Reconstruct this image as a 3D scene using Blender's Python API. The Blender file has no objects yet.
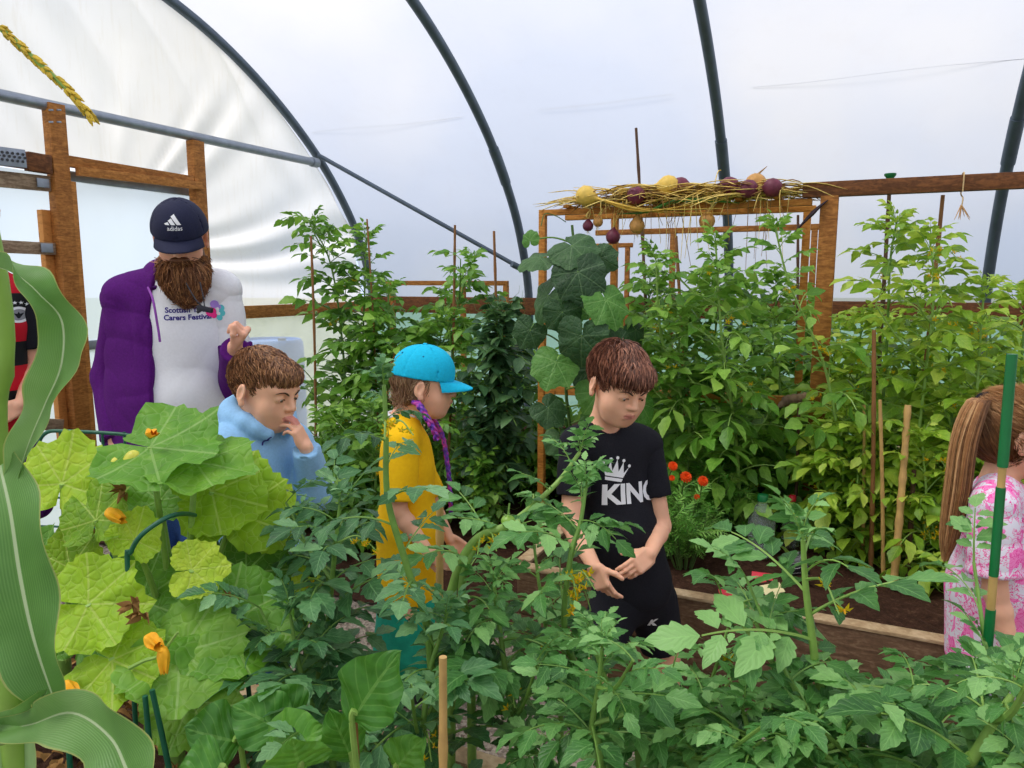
import bpy, bmesh, math, random
import numpy as np
from mathutils import Vector, Matrix
from mathutils.bvhtree import BVHTree

rng = np.random.default_rng(11)
random.seed(5)
SC = bpy.context.scene
COL = SC.collection

# ------------------------------------------------------------------ camera frame
F_PX = 740.0
PITCH = math.radians(8.0)
CAM_Z = 1.40
CP, SP = math.cos(PITCH), math.sin(PITCH)

def at(px, py, Y):
    """world point seen at photo pixel (px, py) at distance Y in front of the camera"""
    u = (px - 512.0) / F_PX
    v = (384.0 - py) / F_PX
    d = np.array([u, CP + v * SP, -SP + v * CP])
    p = d * (Y / d[1])
    return np.array([p[0], p[1], CAM_Z + p[2]])

# tunnel axes: s runs along the long side wall, t runs away from it
ANG = math.radians(24.9)
AX = np.array([math.cos(ANG), -math.sin(ANG)])
NX = np.array([-math.sin(ANG), -math.cos(ANG)])
B0 = np.array([-1.256, 6.325])

def T(s, t, z=0.0):
    p = B0 + AX * s + NX * t
    return np.array([p[0], p[1], z])

def st(p):
    q = np.array(p[:2]) - B0
    return float(AX @ q), float(NX @ q)

def at_t(px, py, t):
    """point seen at the pixel on the upright plane at distance t from the side wall"""
    a = at(px, py, 1.0)
    d = a - np.array([0, 0, CAM_Z])
    den = NX @ d[:2]
    lam = (t + NX @ B0) / den
    return np.array([0, 0, CAM_Z]) + d * lam

def at_s(px, py, s):
    a = at(px, py, 1.0)
    d = a - np.array([0, 0, CAM_Z])
    lam = (s + AX @ B0) / (AX @ d[:2])
    return np.array([0, 0, CAM_Z]) + d * lam

def at_z(px, py, z):
    a = at(px, py, 1.0)
    d = a - np.array([0, 0, CAM_Z])
    return np.array([0, 0, CAM_Z]) + d * ((z - CAM_Z) / d[2])

def V(*a):
    return np.array(a, float)

def nrm(v):
    v = np.asarray(v, float)
    n = np.linalg.norm(v)
    return v / n if n > 1e-12 else v

# ------------------------------------------------------------------ mesh builder
class MB:
    def __init__(self):
        self.v, self.f, self.m, self.uv, self.tint, self.n = [], [], [], [], [], 0

    def add(self, verts, faces, mat=0, uv=None, tint=0.5):
        verts = np.asarray(verts, float).reshape(-1, 3)
        base = self.n
        self.v.append(verts)
        self.uv.append(np.zeros((len(verts), 2)) if uv is None else np.asarray(uv, float))
        t = np.asarray(tint, float)
        self.tint.append(np.full(len(verts), float(t)) if t.ndim == 0 else t)
        self.f.extend([tuple(i + base for i in f) for f in faces])
        if isinstance(mat, int):
            self.m.extend([mat] * len(faces))
        else:
            self.m.extend(mat)
        self.n += len(verts)
        return base

    def box(self, c, half, R=None, mat=0, bevel=0.0, tint=0.5):
        bm = bmesh.new()
        bmesh.ops.create_cube(bm, size=2.0)
        for v in bm.verts:
            v.co = Vector((v.co.x * half[0], v.co.y * half[1], v.co.z * half[2]))
        if bevel > 0:
            bmesh.ops.bevel(bm, geom=list(bm.edges), offset=bevel, segments=2, affect='EDGES', profile=0.6)
        vs = np.array([v.co[:] for v in bm.verts])
        uv = np.stack([vs[:, 0] + vs[:, 2], vs[:, 1] + vs[:, 2]], 1)
        fs = [[v.index for v in f.verts] for f in bm.faces]
        bm.free()
        if R is not None:
            vs = vs @ np.asarray(R).T
        self.add(vs + np.asarray(c), fs, mat, uv, tint)

    def beam(self, a, b, w, h, up=(0, 0, 1), mat=0, bevel=0.003, tint=0.5, over=0.0):
        """squared timber from a to b; w across, h along 'up'"""
        a, b = np.asarray(a, float), np.asarray(b, float)
        d = nrm(b - a)
        a, b = a - d * over, b + d * over
        x = nrm(np.cross(d, up))
        z = np.cross(x, d)
        R = np.stack([d, x, z], 1)
        self.box((a + b) / 2, (np.linalg.norm(b - a) / 2, w / 2, h / 2), R, mat, bevel, tint)

    def tube(self, pts, rad, n=8, mat=0, cap=True, tint=0.5, flat=None):
        pts = np.asarray(pts, float)
        k = len(pts)
        rad = np.full(k, rad, float) if np.ndim(rad) == 0 else np.asarray(rad, float)
        tan = np.gradient(pts, axis=0)
        tan = tan / np.maximum(np.linalg.norm(tan, axis=1, keepdims=True), 1e-9)
        ref = V(0, 0, 1) if abs(tan[0][2]) < 0.9 else V(1, 0, 0)
        x = nrm(np.cross(tan[0], ref))
        vs, uvs = [], []
        ang = np.arange(n) * 2 * math.pi / n
        L = 0.0
        for i in range(k):
            x = nrm(x - tan[i] * (x @ tan[i]))
            y = np.cross(tan[i], x)
            fl = 1.0 if flat is None else flat
            vs.append(pts[i] + rad[i] * (np.cos(ang)[:, None] * x + fl * np.sin(ang)[:, None] * y))
            if i:
                L += np.linalg.norm(pts[i] - pts[i - 1])
            uvs.append(np.stack([ang / 6.283, np.full(n, L)], 1))
        fs = []
        for i in range(k - 1):
            for j in range(n):
                q = (j + 1) % n
                fs.append((i * n + j, i * n + q, (i + 1) * n + q, (i + 1) * n + j))
        if cap:
            fs.append(tuple(range(n - 1, -1, -1)))
            fs.append(tuple((k - 1) * n + j for j in range(n)))
        self.add(np.concatenate(vs), fs, mat, np.concatenate(uvs), tint)

    def lathe(self, c, prof, R=None, n=16, mat=0, tint=0.5):
        """prof: list of (radius, height) along local z"""
        ang = np.arange(n) * 2 * math.pi / n
        vs = [np.stack([r * np.cos(ang), r * np.sin(ang), np.full(n, z)], 1) for r, z in prof]
        k = len(prof)
        vs = np.concatenate(vs)
        fs = [(i * n + j, i * n + (j + 1) % n, (i + 1) * n + (j + 1) % n, (i + 1) * n + j) for i in range(k - 1) for j in range(n)]
        if prof[0][0] > 1e-4:
            fs.append(tuple(range(n - 1, -1, -1)))
        if prof[-1][0] > 1e-4:
            fs.append(tuple((k - 1) * n + j for j in range(n)))
        if R is not None:
            vs = vs @ np.asarray(R).T
        self.add(vs + np.asarray(c), fs, mat, None, tint)

    def ball(self, c, r, R=None, n=12, m=8, mat=0, tint=0.5):
        r = (r, r, r) if np.ndim(r) == 0 else r
        vs, fs = [], []
        for i in range(m + 1):
            th = math.pi * i / m
            for j in range(n):
                ph = 2 * math.pi * j / n
                vs.append((r[0] * math.sin(th) * math.cos(ph), r[1] * math.sin(th) * math.sin(ph), -r[2] * math.cos(th)))
        for i in range(m):
            for j in range(n):
                q = (j + 1) % n
                fs.append((i * n + j, i * n + q, (i + 1) * n + q, (i + 1) * n + j))
        vs = np.array(vs)
        if R is not None:
            vs = vs @ np.asarray(R).T
        self.add(vs + np.asarray(c), fs, mat, None, tint)

    def build(self, name, mats, parent=None, smooth=True, origin=None):
        me = bpy.data.meshes.new(name)
        if self.n == 0:
            print('EMPTY MESH', name); self.add([(0,0,-5),(.001,0,-5),(0,.001,-5)],[(0,1,2)])
        vs = np.concatenate(self.v)
        o0 = np.zeros(3)
        if parent is not None:
            o0 = worg(parent)
        elif origin is not None:
            o0 = np.asarray(origin, float)
        me.from_pydata((vs - o0).tolist(), [], self.f)
        mats = mats if isinstance(mats, (list, tuple)) else [mats]
        for m in mats:
            me.materials.append(m)
        me.polygons.foreach_set('material_index', np.array(self.m, dtype=np.int32))
        me.polygons.foreach_set('use_smooth', np.full(len(self.f), bool(smooth)))
        loops = np.empty(len(me.loops), dtype=np.int32)
        me.loops.foreach_get('vertex_index', loops)
        uvl = me.uv_layers.new(name='UVMap')
        uvl.data.foreach_set('uv', np.concatenate(self.uv)[loops].astype(np.float32).ravel())
        at_ = me.attributes.new('tint', 'FLOAT', 'POINT')
        at_.data.foreach_set('value', np.concatenate(self.tint).astype(np.float32))
        me.update()
        o = bpy.data.objects.new(name, me)
        COL.objects.link(o)
        if parent is not None:
            o.parent = parent
        else:
            o.location = o0
        if smooth:
            try:
                me.set_sharp_from_angle(angle=math.radians(50))
            except Exception:
                pass
        return o

def worg(o):
    p = np.zeros(3)
    while o is not None:
        p = p + np.array(o.location)
        o = o.parent
    return p

def tag(o, label=None, cat=None, group=None, kind=None):
    if label: o['label'] = label
    if cat: o['category'] = cat
    if group: o['group'] = group
    if kind: o['kind'] = kind
    return o

def thing(name, loc, label, cat, group=None):
    o = bpy.data.objects.new(name, None)
    o.location = tuple(float(x) for x in loc)
    o.empty_display_size = 0.05
    COL.objects.link(o)
    return tag(o, label, cat, group)

def struct(o, label=None):
    o['kind'] = 'structure'
    if label: o['label'] = label
    return o

def spline(pts, n=8):
    """Catmull-Rom through the points"""
    P = np.asarray(pts, float)
    if len(P) < 3:
        return np.array([P[0] + (P[-1] - P[0]) * i / n for i in range(n + 1)])
    Q = np.vstack([2 * P[0] - P[1], P, 2 * P[-1] - P[-2]])
    out = []
    for i in range(1, len(Q) - 2):
        for j in range(n):
            t = j / n
            a, b, c, d = Q[i - 1], Q[i], Q[i + 1], Q[i + 2]
            out.append(0.5 * ((2 * b) + (-a + c) * t + (2 * a - 5 * b + 4 * c - d) * t * t + (-a + 3 * b - 3 * c + d) * t ** 3))
    out.append(P[-1])
    return np.array(out)

# ------------------------------------------------------------------ materials
class NT:
    def __init__(self, name):
        self.mat = bpy.data.materials.new(name)
        self.mat.use_nodes = True
        self.t = self.mat.node_tree
        self.t.nodes.clear()
        self.out = self.t.nodes.new('ShaderNodeOutputMaterial')

    def n(self, typ, **kw):
        nd = self.t.nodes.new(typ)
        for k, v in kw.items():
            if k.startswith('_'):
                setattr(nd, k[1:], v)
            else:
                key = int(k[1:]) if k[0] == 'i' and k[1:].isdigit() else k
                if isinstance(v, (bpy.types.NodeSocket,)):
                    self.t.links.new(v, nd.inputs[key])
                else:
                    nd.inputs[key].default_value = v
        return nd

    def l(self, a, b):
        self.t.links.new(a, b)

    def math(self, op, a, b=0.0, c=None):
        nd = self.t.nodes.new('ShaderNodeMath')
        nd.operation = op
        for i, x in enumerate([a, b] + ([c] if c is not None else [])):
            if isinstance(x, bpy.types.NodeSocket):
                self.t.links.new(x, nd.inputs[i])
            else:
                nd.inputs[i].default_value = x
        return nd.outputs[0]

    def ramp(self, fac, stops, interp='LINEAR'):
        nd = self.t.nodes.new('ShaderNodeValToRGB')
        cr = nd.color_ramp
        cr.interpolation = interp
        while len(cr.elements) < len(stops):
            cr.elements.new(0.5)
        for e, (p, c) in zip(cr.elements, stops):
            e.position = p
            e.color = tuple(c) + (1.0,) if len(c) == 3 else tuple(c)
        self.t.links.new(fac, nd.inputs[0])
        return nd.outputs[0]

    def mix(self, fac, a, b, mode='MIX'):
        nd = self.t.nodes.new('ShaderNodeMix')
        nd.data_type = 'RGBA'
        nd.blend_type = mode
        for k, x in ((0, fac), (6, a), (7, b)):
            if isinstance(x, bpy.types.NodeSocket):
                self.t.links.new(x, nd.inputs[k])
            else:
                nd.inputs[k].default_value = (tuple(x) + (1.0,) if (k and len(x) == 3) else x)
        return nd.outputs[2]

    def noise(self, scale, detail=3.0, rough=0.55, vec=None, dist=0.0, what=0):
        nd = self.n('ShaderNodeTexNoise', Scale=scale, Detail=detail, Roughness=rough, Distortion=dist)
        if vec is not None:
            self.l(vec, nd.inputs['Vector'])
        return nd.outputs[what]

    def coord(self, scale=(1, 1, 1), which='Object'):
        tc = self.n('ShaderNodeTexCoord')
        mp = self.n('ShaderNodeMapping', Vector=tc.outputs[which])
        mp.inputs['Scale'].default_value = scale
        return mp.outputs[0]

    def bump(self, h, strength=0.3, dist=0.01):
        return self.n('ShaderNodeBump', Height=h, Strength=strength, Distance=dist).outputs[0]

    def done(self, col, rough=0.6, normal=None, metal=0.0, spec=0.5, **kw):
        b = self.n('ShaderNodeBsdfPrincipled', Roughness=rough, Metallic=metal)
        b.inputs['Specular IOR Level'].default_value = spec
        if isinstance(col, bpy.types.NodeSocket):
            self.l(col, b.inputs['Base Color'])
        else:
            b.inputs['Base Color'].default_value = tuple(col) + (1.0,) if len(col) == 3 else col
        if normal is not None:
            self.l(normal, b.inputs['Normal'])
        for k, v in kw.items():
            b.inputs[k.replace('_', ' ')].default_value = v
        self.l(b.outputs[0], self.out.inputs[0])
        self.b = b
        return self.mat

def srgb(r, g, b):
    f = lambda c: ((c / 255 + 0.055) / 1.055) ** 2.4 if c > 10 else c / 255 / 12.92
    return (f(r), f(g), f(b))

def mul(c, k):
    return tuple(min(1.0, x * k) for x in c)

def plain(name, col, rough=0.6, spec=0.4, var=0.12, scale=30.0, metal=0.0, bump=0.0, **kw):
    m = NT(name)
    ns = m.noise(scale, vec=m.coord())
    c = m.ramp(ns, [(0.3, mul(col, 1 - var)), (0.7, mul(col, 1 + var))])
    nm = m.bump(ns, bump, 0.004) if bump else None
    return m.done(c, rough, nm, metal, spec, **kw)

def leaf_mat(name, c_dark, c_mid, c_light, vein=None, vein_amt=0.35, rough=0.42, trans=0.3, veins=7.0, bump=0.25, spec=0.45):
    """leaf surface: per-leaf tint, mottling, midrib and side veins from the leaf's own UV (u across -1..1, v along 0..1)"""
    m = NT(name)
    tint = m.n('ShaderNodeAttribute', _attribute_name='tint').outputs['Fac']
    uv = m.n('ShaderNodeUVMap').outputs[0]
    sep = m.n('ShaderNodeSeparateXYZ', Vector=uv)
    au = m.math('ABSOLUTE', sep.outputs[0])
    ns = m.noise(60.0, 3.0, vec=m.coord())
    f = m.math('ADD', tint, m.math('MULTIPLY', m.math('SUBTRACT', ns, 0.5), 0.45))
    col = m.ramp(f, [(0.1, c_dark), (0.5, c_mid), (0.92, c_light)])
    # side veins sweep forward: phase = v*k - |u|*k2
    ph = m.math('SUBTRACT', m.math('MULTIPLY', sep.outputs[1], veins), m.math('MULTIPLY', au, veins * 0.35))
    tri = m.math('ABSOLUTE', m.math('SUBTRACT', m.math('FRACT', ph), 0.5))
    side = m.math('LESS_THAN', tri, 0.06)
    mid = m.math('LESS_THAN', au, 0.05)
    vn = m.math('MAXIMUM', m.math('MULTIPLY', side, 0.6), mid)
    col = m.mix(m.math('MULTIPLY', vn, vein_amt), col, vein or mul(c_light, 1.35))
    nm = m.bump(m.math('ADD', m.math('MULTIPLY', tri, 1.2), m.math('MULTIPLY', ns, 0.6)), bump, 0.004)
    b = m.n('ShaderNodeBsdfPrincipled', Roughness=rough)
    b.inputs['Specular IOR Level'].default_value = spec
    m.l(col, b.inputs['Base Color'])
    m.l(nm, b.inputs['Normal'])
    tr = m.n('ShaderNodeBsdfTranslucent')
    m.l(m.mix(0.35, col, mul(c_light, 1.3)), tr.inputs['Color'])
    mx = m.n('ShaderNodeMixShader')
    mx.inputs[0].default_value = trans
    m.l(b.outputs[0], mx.inputs[1])
    m.l(tr.outputs[0], mx.inputs[2])
    m.l(mx.outputs[0], m.out.inputs[0])
    return m.mat

def wood_mat(name, c1, c2, rough=0.65, scale=1.0):
    m = NT(name)
    vec = m.coord((1, 1, 1))
    tint = m.n('ShaderNodeAttribute', _attribute_name='tint').outputs['Fac']
    g = m.noise(5.0 * scale, 4.0, 0.6, vec=m.coord((3, 3, 14)), dist=1.2)
    g2 = m.noise(70.0 * scale, 2.0, vec=m.coord((1, 1, 1)))
    f = m.math('ADD', m.math('MULTIPLY', g, 0.75), m.math('MULTIPLY', g2, 0.25))
    f = m.math('ADD', f, m.math('MULTIPLY', m.math('SUBTRACT', tint, 0.5), 0.4))
    col = m.ramp(f, [(0.25, mul(c1, 0.55)), (0.45, c1), (0.7, c2)])
    kn = m.n('ShaderNodeTexVoronoi', Scale=4.0)
    m.l(m.coord((2.0, 2.0, 1.2)), kn.inputs['Vector'])
    k = m.math('LESS_THAN', kn.outputs['Distance'], 0.07)
    col = m.mix(m.math('MULTIPLY', k, 0.6), col, mul(c1, 0.35))
    return m.done(col, rough, m.bump(f, 0.35, 0.004), spec=0.25)

# ------------------------------------------------------------------ implicit modelling (bodies, clothes)
class Fr:
    """a placed frame with uniform scale: local point -> world"""
    def __init__(self, o, R=np.eye(3), s=1.0):
        self.o, self.R, self.s = np.asarray(o, float), np.asarray(R, float), s
    def p(self, x, y, z):
        return self.o + self.R @ (np.array([x, y, z]) * self.s)
    def d(self, x, y, z):
        return self.R @ np.array([x, y, z], float)

def facing(dx, dy, pitch_down=0.0, roll=0.0):
    """columns right, forward, up for something that looks along (dx, dy), tipped down"""
    h = nrm(V(dx, dy, 0))
    a = math.radians(pitch_down)
    fwd = h * math.cos(a) + V(0, 0, -math.sin(a))
    right = nrm(np.cross(fwd, V(0, 0, 1)))
    up = np.cross(right, fwd)
    r = math.radians(roll)
    right, up = right * math.cos(r) + up * math.sin(r), up * math.cos(r) - right * math.sin(r)
    return np.stack([right, fwd, up], 1)

def rc(a, b, r1, r2=None):
    a, b = np.asarray(a, float), np.asarray(b, float)
    r2 = r1 if r2 is None else r2
    ab = b - a
    L2 = max(float(ab @ ab), 1e-12)
    def fn(P):
        t = np.clip(((P - a.astype(np.float32)) @ ab.astype(np.float32)) / L2, 0, 1)
        d = P - (a.astype(np.float32) + t[..., None] * ab.astype(np.float32))
        return np.sqrt((d * d).sum(-1)) - (r1 + (r2 - r1) * t)
    m = max(r1, r2)
    return fn, np.minimum(a, b) - m, np.maximum(a, b) + m

def el(c, r, R=None):
    c, r = np.asarray(c, float), np.asarray(r, float)
    R = np.eye(3) if R is None else np.asarray(R, float)
    Rf, cf, rf = R.astype(np.float32), c.astype(np.float32), r.astype(np.float32)
    def fn(P):
        q = (P - cf) @ Rf
        k0 = np.sqrt(((q / rf) ** 2).sum(-1))
        k1 = np.sqrt(((q / (rf * rf)) ** 2).sum(-1))
        return k0 * (k0 - 1.0) / np.maximum(k1, 1e-6)
    e = np.sqrt(((R * r) ** 2).sum(1))
    return fn, c - e, c + e

def bx(c, half, R=None, rd=0.005):
    c, half = np.asarray(c, float), np.asarray(half, float)
    R = np.eye(3) if R is None else np.asarray(R, float)
    Rf, cf = R.astype(np.float32), c.astype(np.float32)
    hf = (half - rd).astype(np.float32)
    def fn(P):
        q = np.abs((P - cf) @ Rf) - hf
        return np.sqrt((np.maximum(q, 0) ** 2).sum(-1)) + np.minimum(q.max(-1), 0) - rd
    e = np.abs(R) @ half
    return fn, c - e, c + e

def chain(pts, rads, k=0.01, op='u'):
    return [(rc(pts[i], pts[i + 1], rads[i], rads[i + 1]), k, op) for i in range(len(pts) - 1)]

def sdf_mesh(ops, h, pad=0.02):
    lo = np.min([o[0][1] for o in ops if o[2] == 'u'], axis=0) - pad
    hi = np.max([o[0][2] for o in ops if o[2] == 'u'], axis=0) + pad
    n = np.ceil((hi - lo) / h).astype(int) + 1
    F = np.full(tuple(n), 0.06, np.float32)
    ax = [(lo[i] + h * np.arange(n[i])).astype(np.float32) for i in range(3)]
    for (fn, a, b), k, op in ops:
        m = max(k * 1.5, 2 * h) + 0.004
        i0 = np.clip(np.floor((a - m - lo) / h).astype(int), 0, n - 1)
        i1 = np.clip(np.ceil((b + m - lo) / h).astype(int) + 1, 1, n)
        if np.any(i1 <= i0):
            continue
        sl = tuple(slice(i0[i], i1[i]) for i in range(3))
        P = np.stack(np.meshgrid(*[ax[i][sl[i]] for i in range(3)], indexing='ij'), -1)
        d = fn(P)
        G = F[sl]
        if op == 'u':
            if k > 0:
                hh = np.maximum(k - np.abs(G - d), 0) / k
                F[sl] = np.minimum(G, d) - hh * hh * k * 0.25
            else:
                F[sl] = np.minimum(G, d)
        else:
            d = -d
            if k > 0:
                hh = np.maximum(k - np.abs(G - d), 0) / k
                F[sl] = np.maximum(G, d) + hh * hh * k * 0.25
            else:
                F[sl] = np.maximum(G, d)
    S = F < 0
    nx, ny, nz = n
    cs = np.zeros((nx - 1, ny - 1, nz - 1), np.int8)
    for dx in (0, 1):
        for dy in (0, 1):
            for dz in (0, 1):
                cs += S[dx:nx - 1 + dx, dy:ny - 1 + dy, dz:nz - 1 + dz]
    act = (cs > 0) & (cs < 8)
    ii, jj, kk = np.nonzero(act)
    idx = np.full(act.shape, -1, np.int64)
    idx[ii, jj, kk] = np.arange(len(ii))
    acc = np.zeros((len(ii), 3))
    cnt = np.zeros(len(ii))
    corners = [(0, 0, 0), (1, 0, 0), (0, 1, 0), (1, 1, 0), (0, 0, 1), (1, 0, 1), (0, 1, 1), (1, 1, 1)]
    for a, b in ((0, 1), (2, 3), (4, 5), (6, 7), (0, 2), (1, 3), (4, 6), (5, 7), (0, 4), (1, 5), (2, 6), (3, 7)):
        ca, cb = corners[a], corners[b]
        fa = F[ii + ca[0], jj + ca[1], kk + ca[2]]
        fb = F[ii + cb[0], jj + cb[1], kk + cb[2]]
        w = (fa < 0) != (fb < 0)
        t = np.where(w, fa / np.where(w, fa - fb, 1.0), 0.0)
        pa, pb = np.array(ca), np.array(cb)
        acc += w[:, None] * (pa + (pb - pa) * t[:, None])
        cnt += w
    pos = (np.stack([ii, jj, kk], 1) + acc / np.maximum(cnt, 1)[:, None]) * h + lo
    faces = []
    for axis in range(3):
        sl0 = [slice(None)] * 3; sl1 = [slice(None)] * 3
        sl0[axis] = slice(0, -1); sl1[axis] = slice(1, None)
        A, B = S[tuple(sl0)], S[tuple(sl1)]
        e = np.argwhere(A != B)
        o1, o2 = [(1, 2), (2, 0), (0, 1)][axis]
        ok = (e[:, o1] > 0) & (e[:, o2] > 0) & (e[:, o1] < n[o1] - 1) & (e[:, o2] < n[o2] - 1)
        e = e[ok]
        d1 = np.zeros(3, int); d1[o1] = 1
        d2 = np.zeros(3, int); d2[o2] = 1
        q = [idx[tuple((e - d1 - d2).T)], idx[tuple((e - d2).T)], idx[tuple(e.T)], idx[tuple((e - d1).T)]]
        flip = ~A[tuple(e.T)]
        Q = np.stack(q, 1)
        Q[flip] = Q[flip][:, ::-1]
        faces.append(Q)
    Q = np.concatenate(faces)
    Q = Q[(Q >= 0).all(1)]
    return pos, Q

def vnormals(v, q):
    a, b, c, d = v[q[:, 0]], v[q[:, 1]], v[q[:, 2]], v[q[:, 3]]
    fn = np.cross(c - a, d - b)
    n = np.zeros_like(v)
    for i in range(4):
        np.add.at(n, q[:, i], fn)
    return n / np.maximum(np.linalg.norm(n, axis=1, keepdims=True), 1e-12)

def relax(v, q, it=1, lam=0.5):
    for _ in range(it):
        s = np.zeros_like(v); c = np.zeros(len(v))
        for i in range(4):
            for j in ((i + 1) % 4, (i + 3) % 4):
                np.add.at(s, q[:, i], v[q[:, j]])
                np.add.at(c, q[:, i], 1)
        v = v + lam * (s / np.maximum(c, 1)[:, None] - v)
    return v

def folds(v, n, amp, freq, dirs, seed=0):
    """cloth creases: a few warped sine ridges pushed along the normals"""
    r = np.random.default_rng(seed)
    out = np.zeros(len(v))
    for d in dirs:
        d = nrm(d)
        w = sum(np.sin(v @ (r.normal(size=3) * 9) + r.uniform(0, 6)) for _ in range(3)) * 0.9
        ph = (v @ d) * freq + w + r.uniform(0, 6)
        m = 0.5 + 0.5 * np.sin(v @ (r.normal(size=3) * 7) + r.uniform(0, 6))
        out += (np.abs(np.sin(ph)) ** 0.6 - 0.6) * m
    return v + n * (out * amp / max(1, len(dirs)) ** 0.5)[:, None]

def qmesh(name, v, q, mats, parent, mi=None):
    me = bpy.data.meshes.new(name)
    o0 = worg(parent) if parent is not None else np.zeros(3)
    v = np.asarray(v) - o0
    q = np.asarray(q)
    me.vertices.add(len(v)); me.vertices.foreach_set('co', v.astype(np.float32).ravel())
    me.loops.add(q.size); me.loops.foreach_set('vertex_index', q.astype(np.int32).ravel())
    me.polygons.add(len(q))
    me.polygons.foreach_set('loop_start', (np.arange(len(q)) * 4).astype(np.int32))
    me.polygons.foreach_set('use_smooth', np.ones(len(q), bool))
    for m in (mats if isinstance(mats, (list, tuple)) else [mats]):
        me.materials.append(m)
    if mi is not None:
        me.polygons.foreach_set('material_index', np.asarray(mi, np.int32))
    me.update(calc_edges=True)
    me.validate()
    o = bpy.data.objects.new(name, me)
    COL.objects.link(o)
    if parent is not None:
        o.parent = parent
    return o

def bvh_of(v, q):
    return BVHTree.FromPolygons([tuple(x) for x in v], [tuple(int(i) for i in f) for f in q])

def text_flat(txt, size, bold=0.0, shear=0.0, align='CENTER', spacing=1.0):
    cu = bpy.data.curves.new('lettering', 'FONT')
    cu.body = txt
    cu.size = size
    cu.offset = bold
    cu.shear = shear
    cu.align_x = align
    cu.space_character = spacing
    cu.resolution_u = 3
    o = bpy.data.objects.new('lettering', cu)
    COL.objects.link(o)
    bpy.context.view_layer.update()
    dg = bpy.context.evaluated_depsgraph_get()
    me = bpy.data.meshes.new_from_object(o.evaluated_get(dg))
    bm = bmesh.new(); bm.from_mesh(me)
    bmesh.ops.remove_doubles(bm, verts=list(bm.verts), dist=1e-5)
    r = bm_flat(bm, size * 0.09)
    bm.free()
    bpy.data.objects.remove(o); bpy.data.curves.remove(cu); bpy.data.meshes.remove(me)
    return r

def bm_flat(bm, step):
    bmesh.ops.triangulate(bm, faces=list(bm.faces))
    for _ in range(5):
        long = [e for e in bm.edges if e.calc_length() > step]
        if not long:
            break
        bmesh.ops.subdivide_edges(bm, edges=long, cuts=1)
        bmesh.ops.triangulate(bm, faces=list(bm.faces))
    bm.verts.index_update()
    return np.array([v.co[:2] for v in bm.verts]), [tuple(v.index for v in f.verts) for f in bm.faces]

def poly_flat(loops, step=0.006):
    """flat filled polygons (list of 2-D point lists)"""
    bm = bmesh.new()
    for lp in loops:
        bm.faces.new([bm.verts.new((x, y, 0)) for x, y in lp])
    bm.normal_update()
    r = bm_flat(bm, step)
    bm.free()
    return r

def decal(mb, flat, bvh, o, xdir, ydir, off=0.0015, mat=0, reach=0.7):
    """lay a flat drawing onto a surface: cast from the plane (o, xdir, ydir) against its normal"""
    P, fs = flat
    xdir, ydir = nrm(xdir), nrm(ydir)
    nd = np.cross(xdir, ydir)
    vs, ok = [], []
    for x, y in P:
        p = np.asarray(o) + xdir * x + ydir * y + nd * reach * 0.5
        loc, nn, ix, dist = bvh.ray_cast(Vector(p), Vector(-nd), reach)
        if loc is None:
            vs.append(p); ok.append(False)
        else:
            vs.append(np.array(loc) + nd * off); ok.append(True)
    fs = [f for f in fs if all(ok[i] for i in f)]
    if not fs:
        return
    # keep the winding outward
    mb.add(vs, fs, mat)
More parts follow.
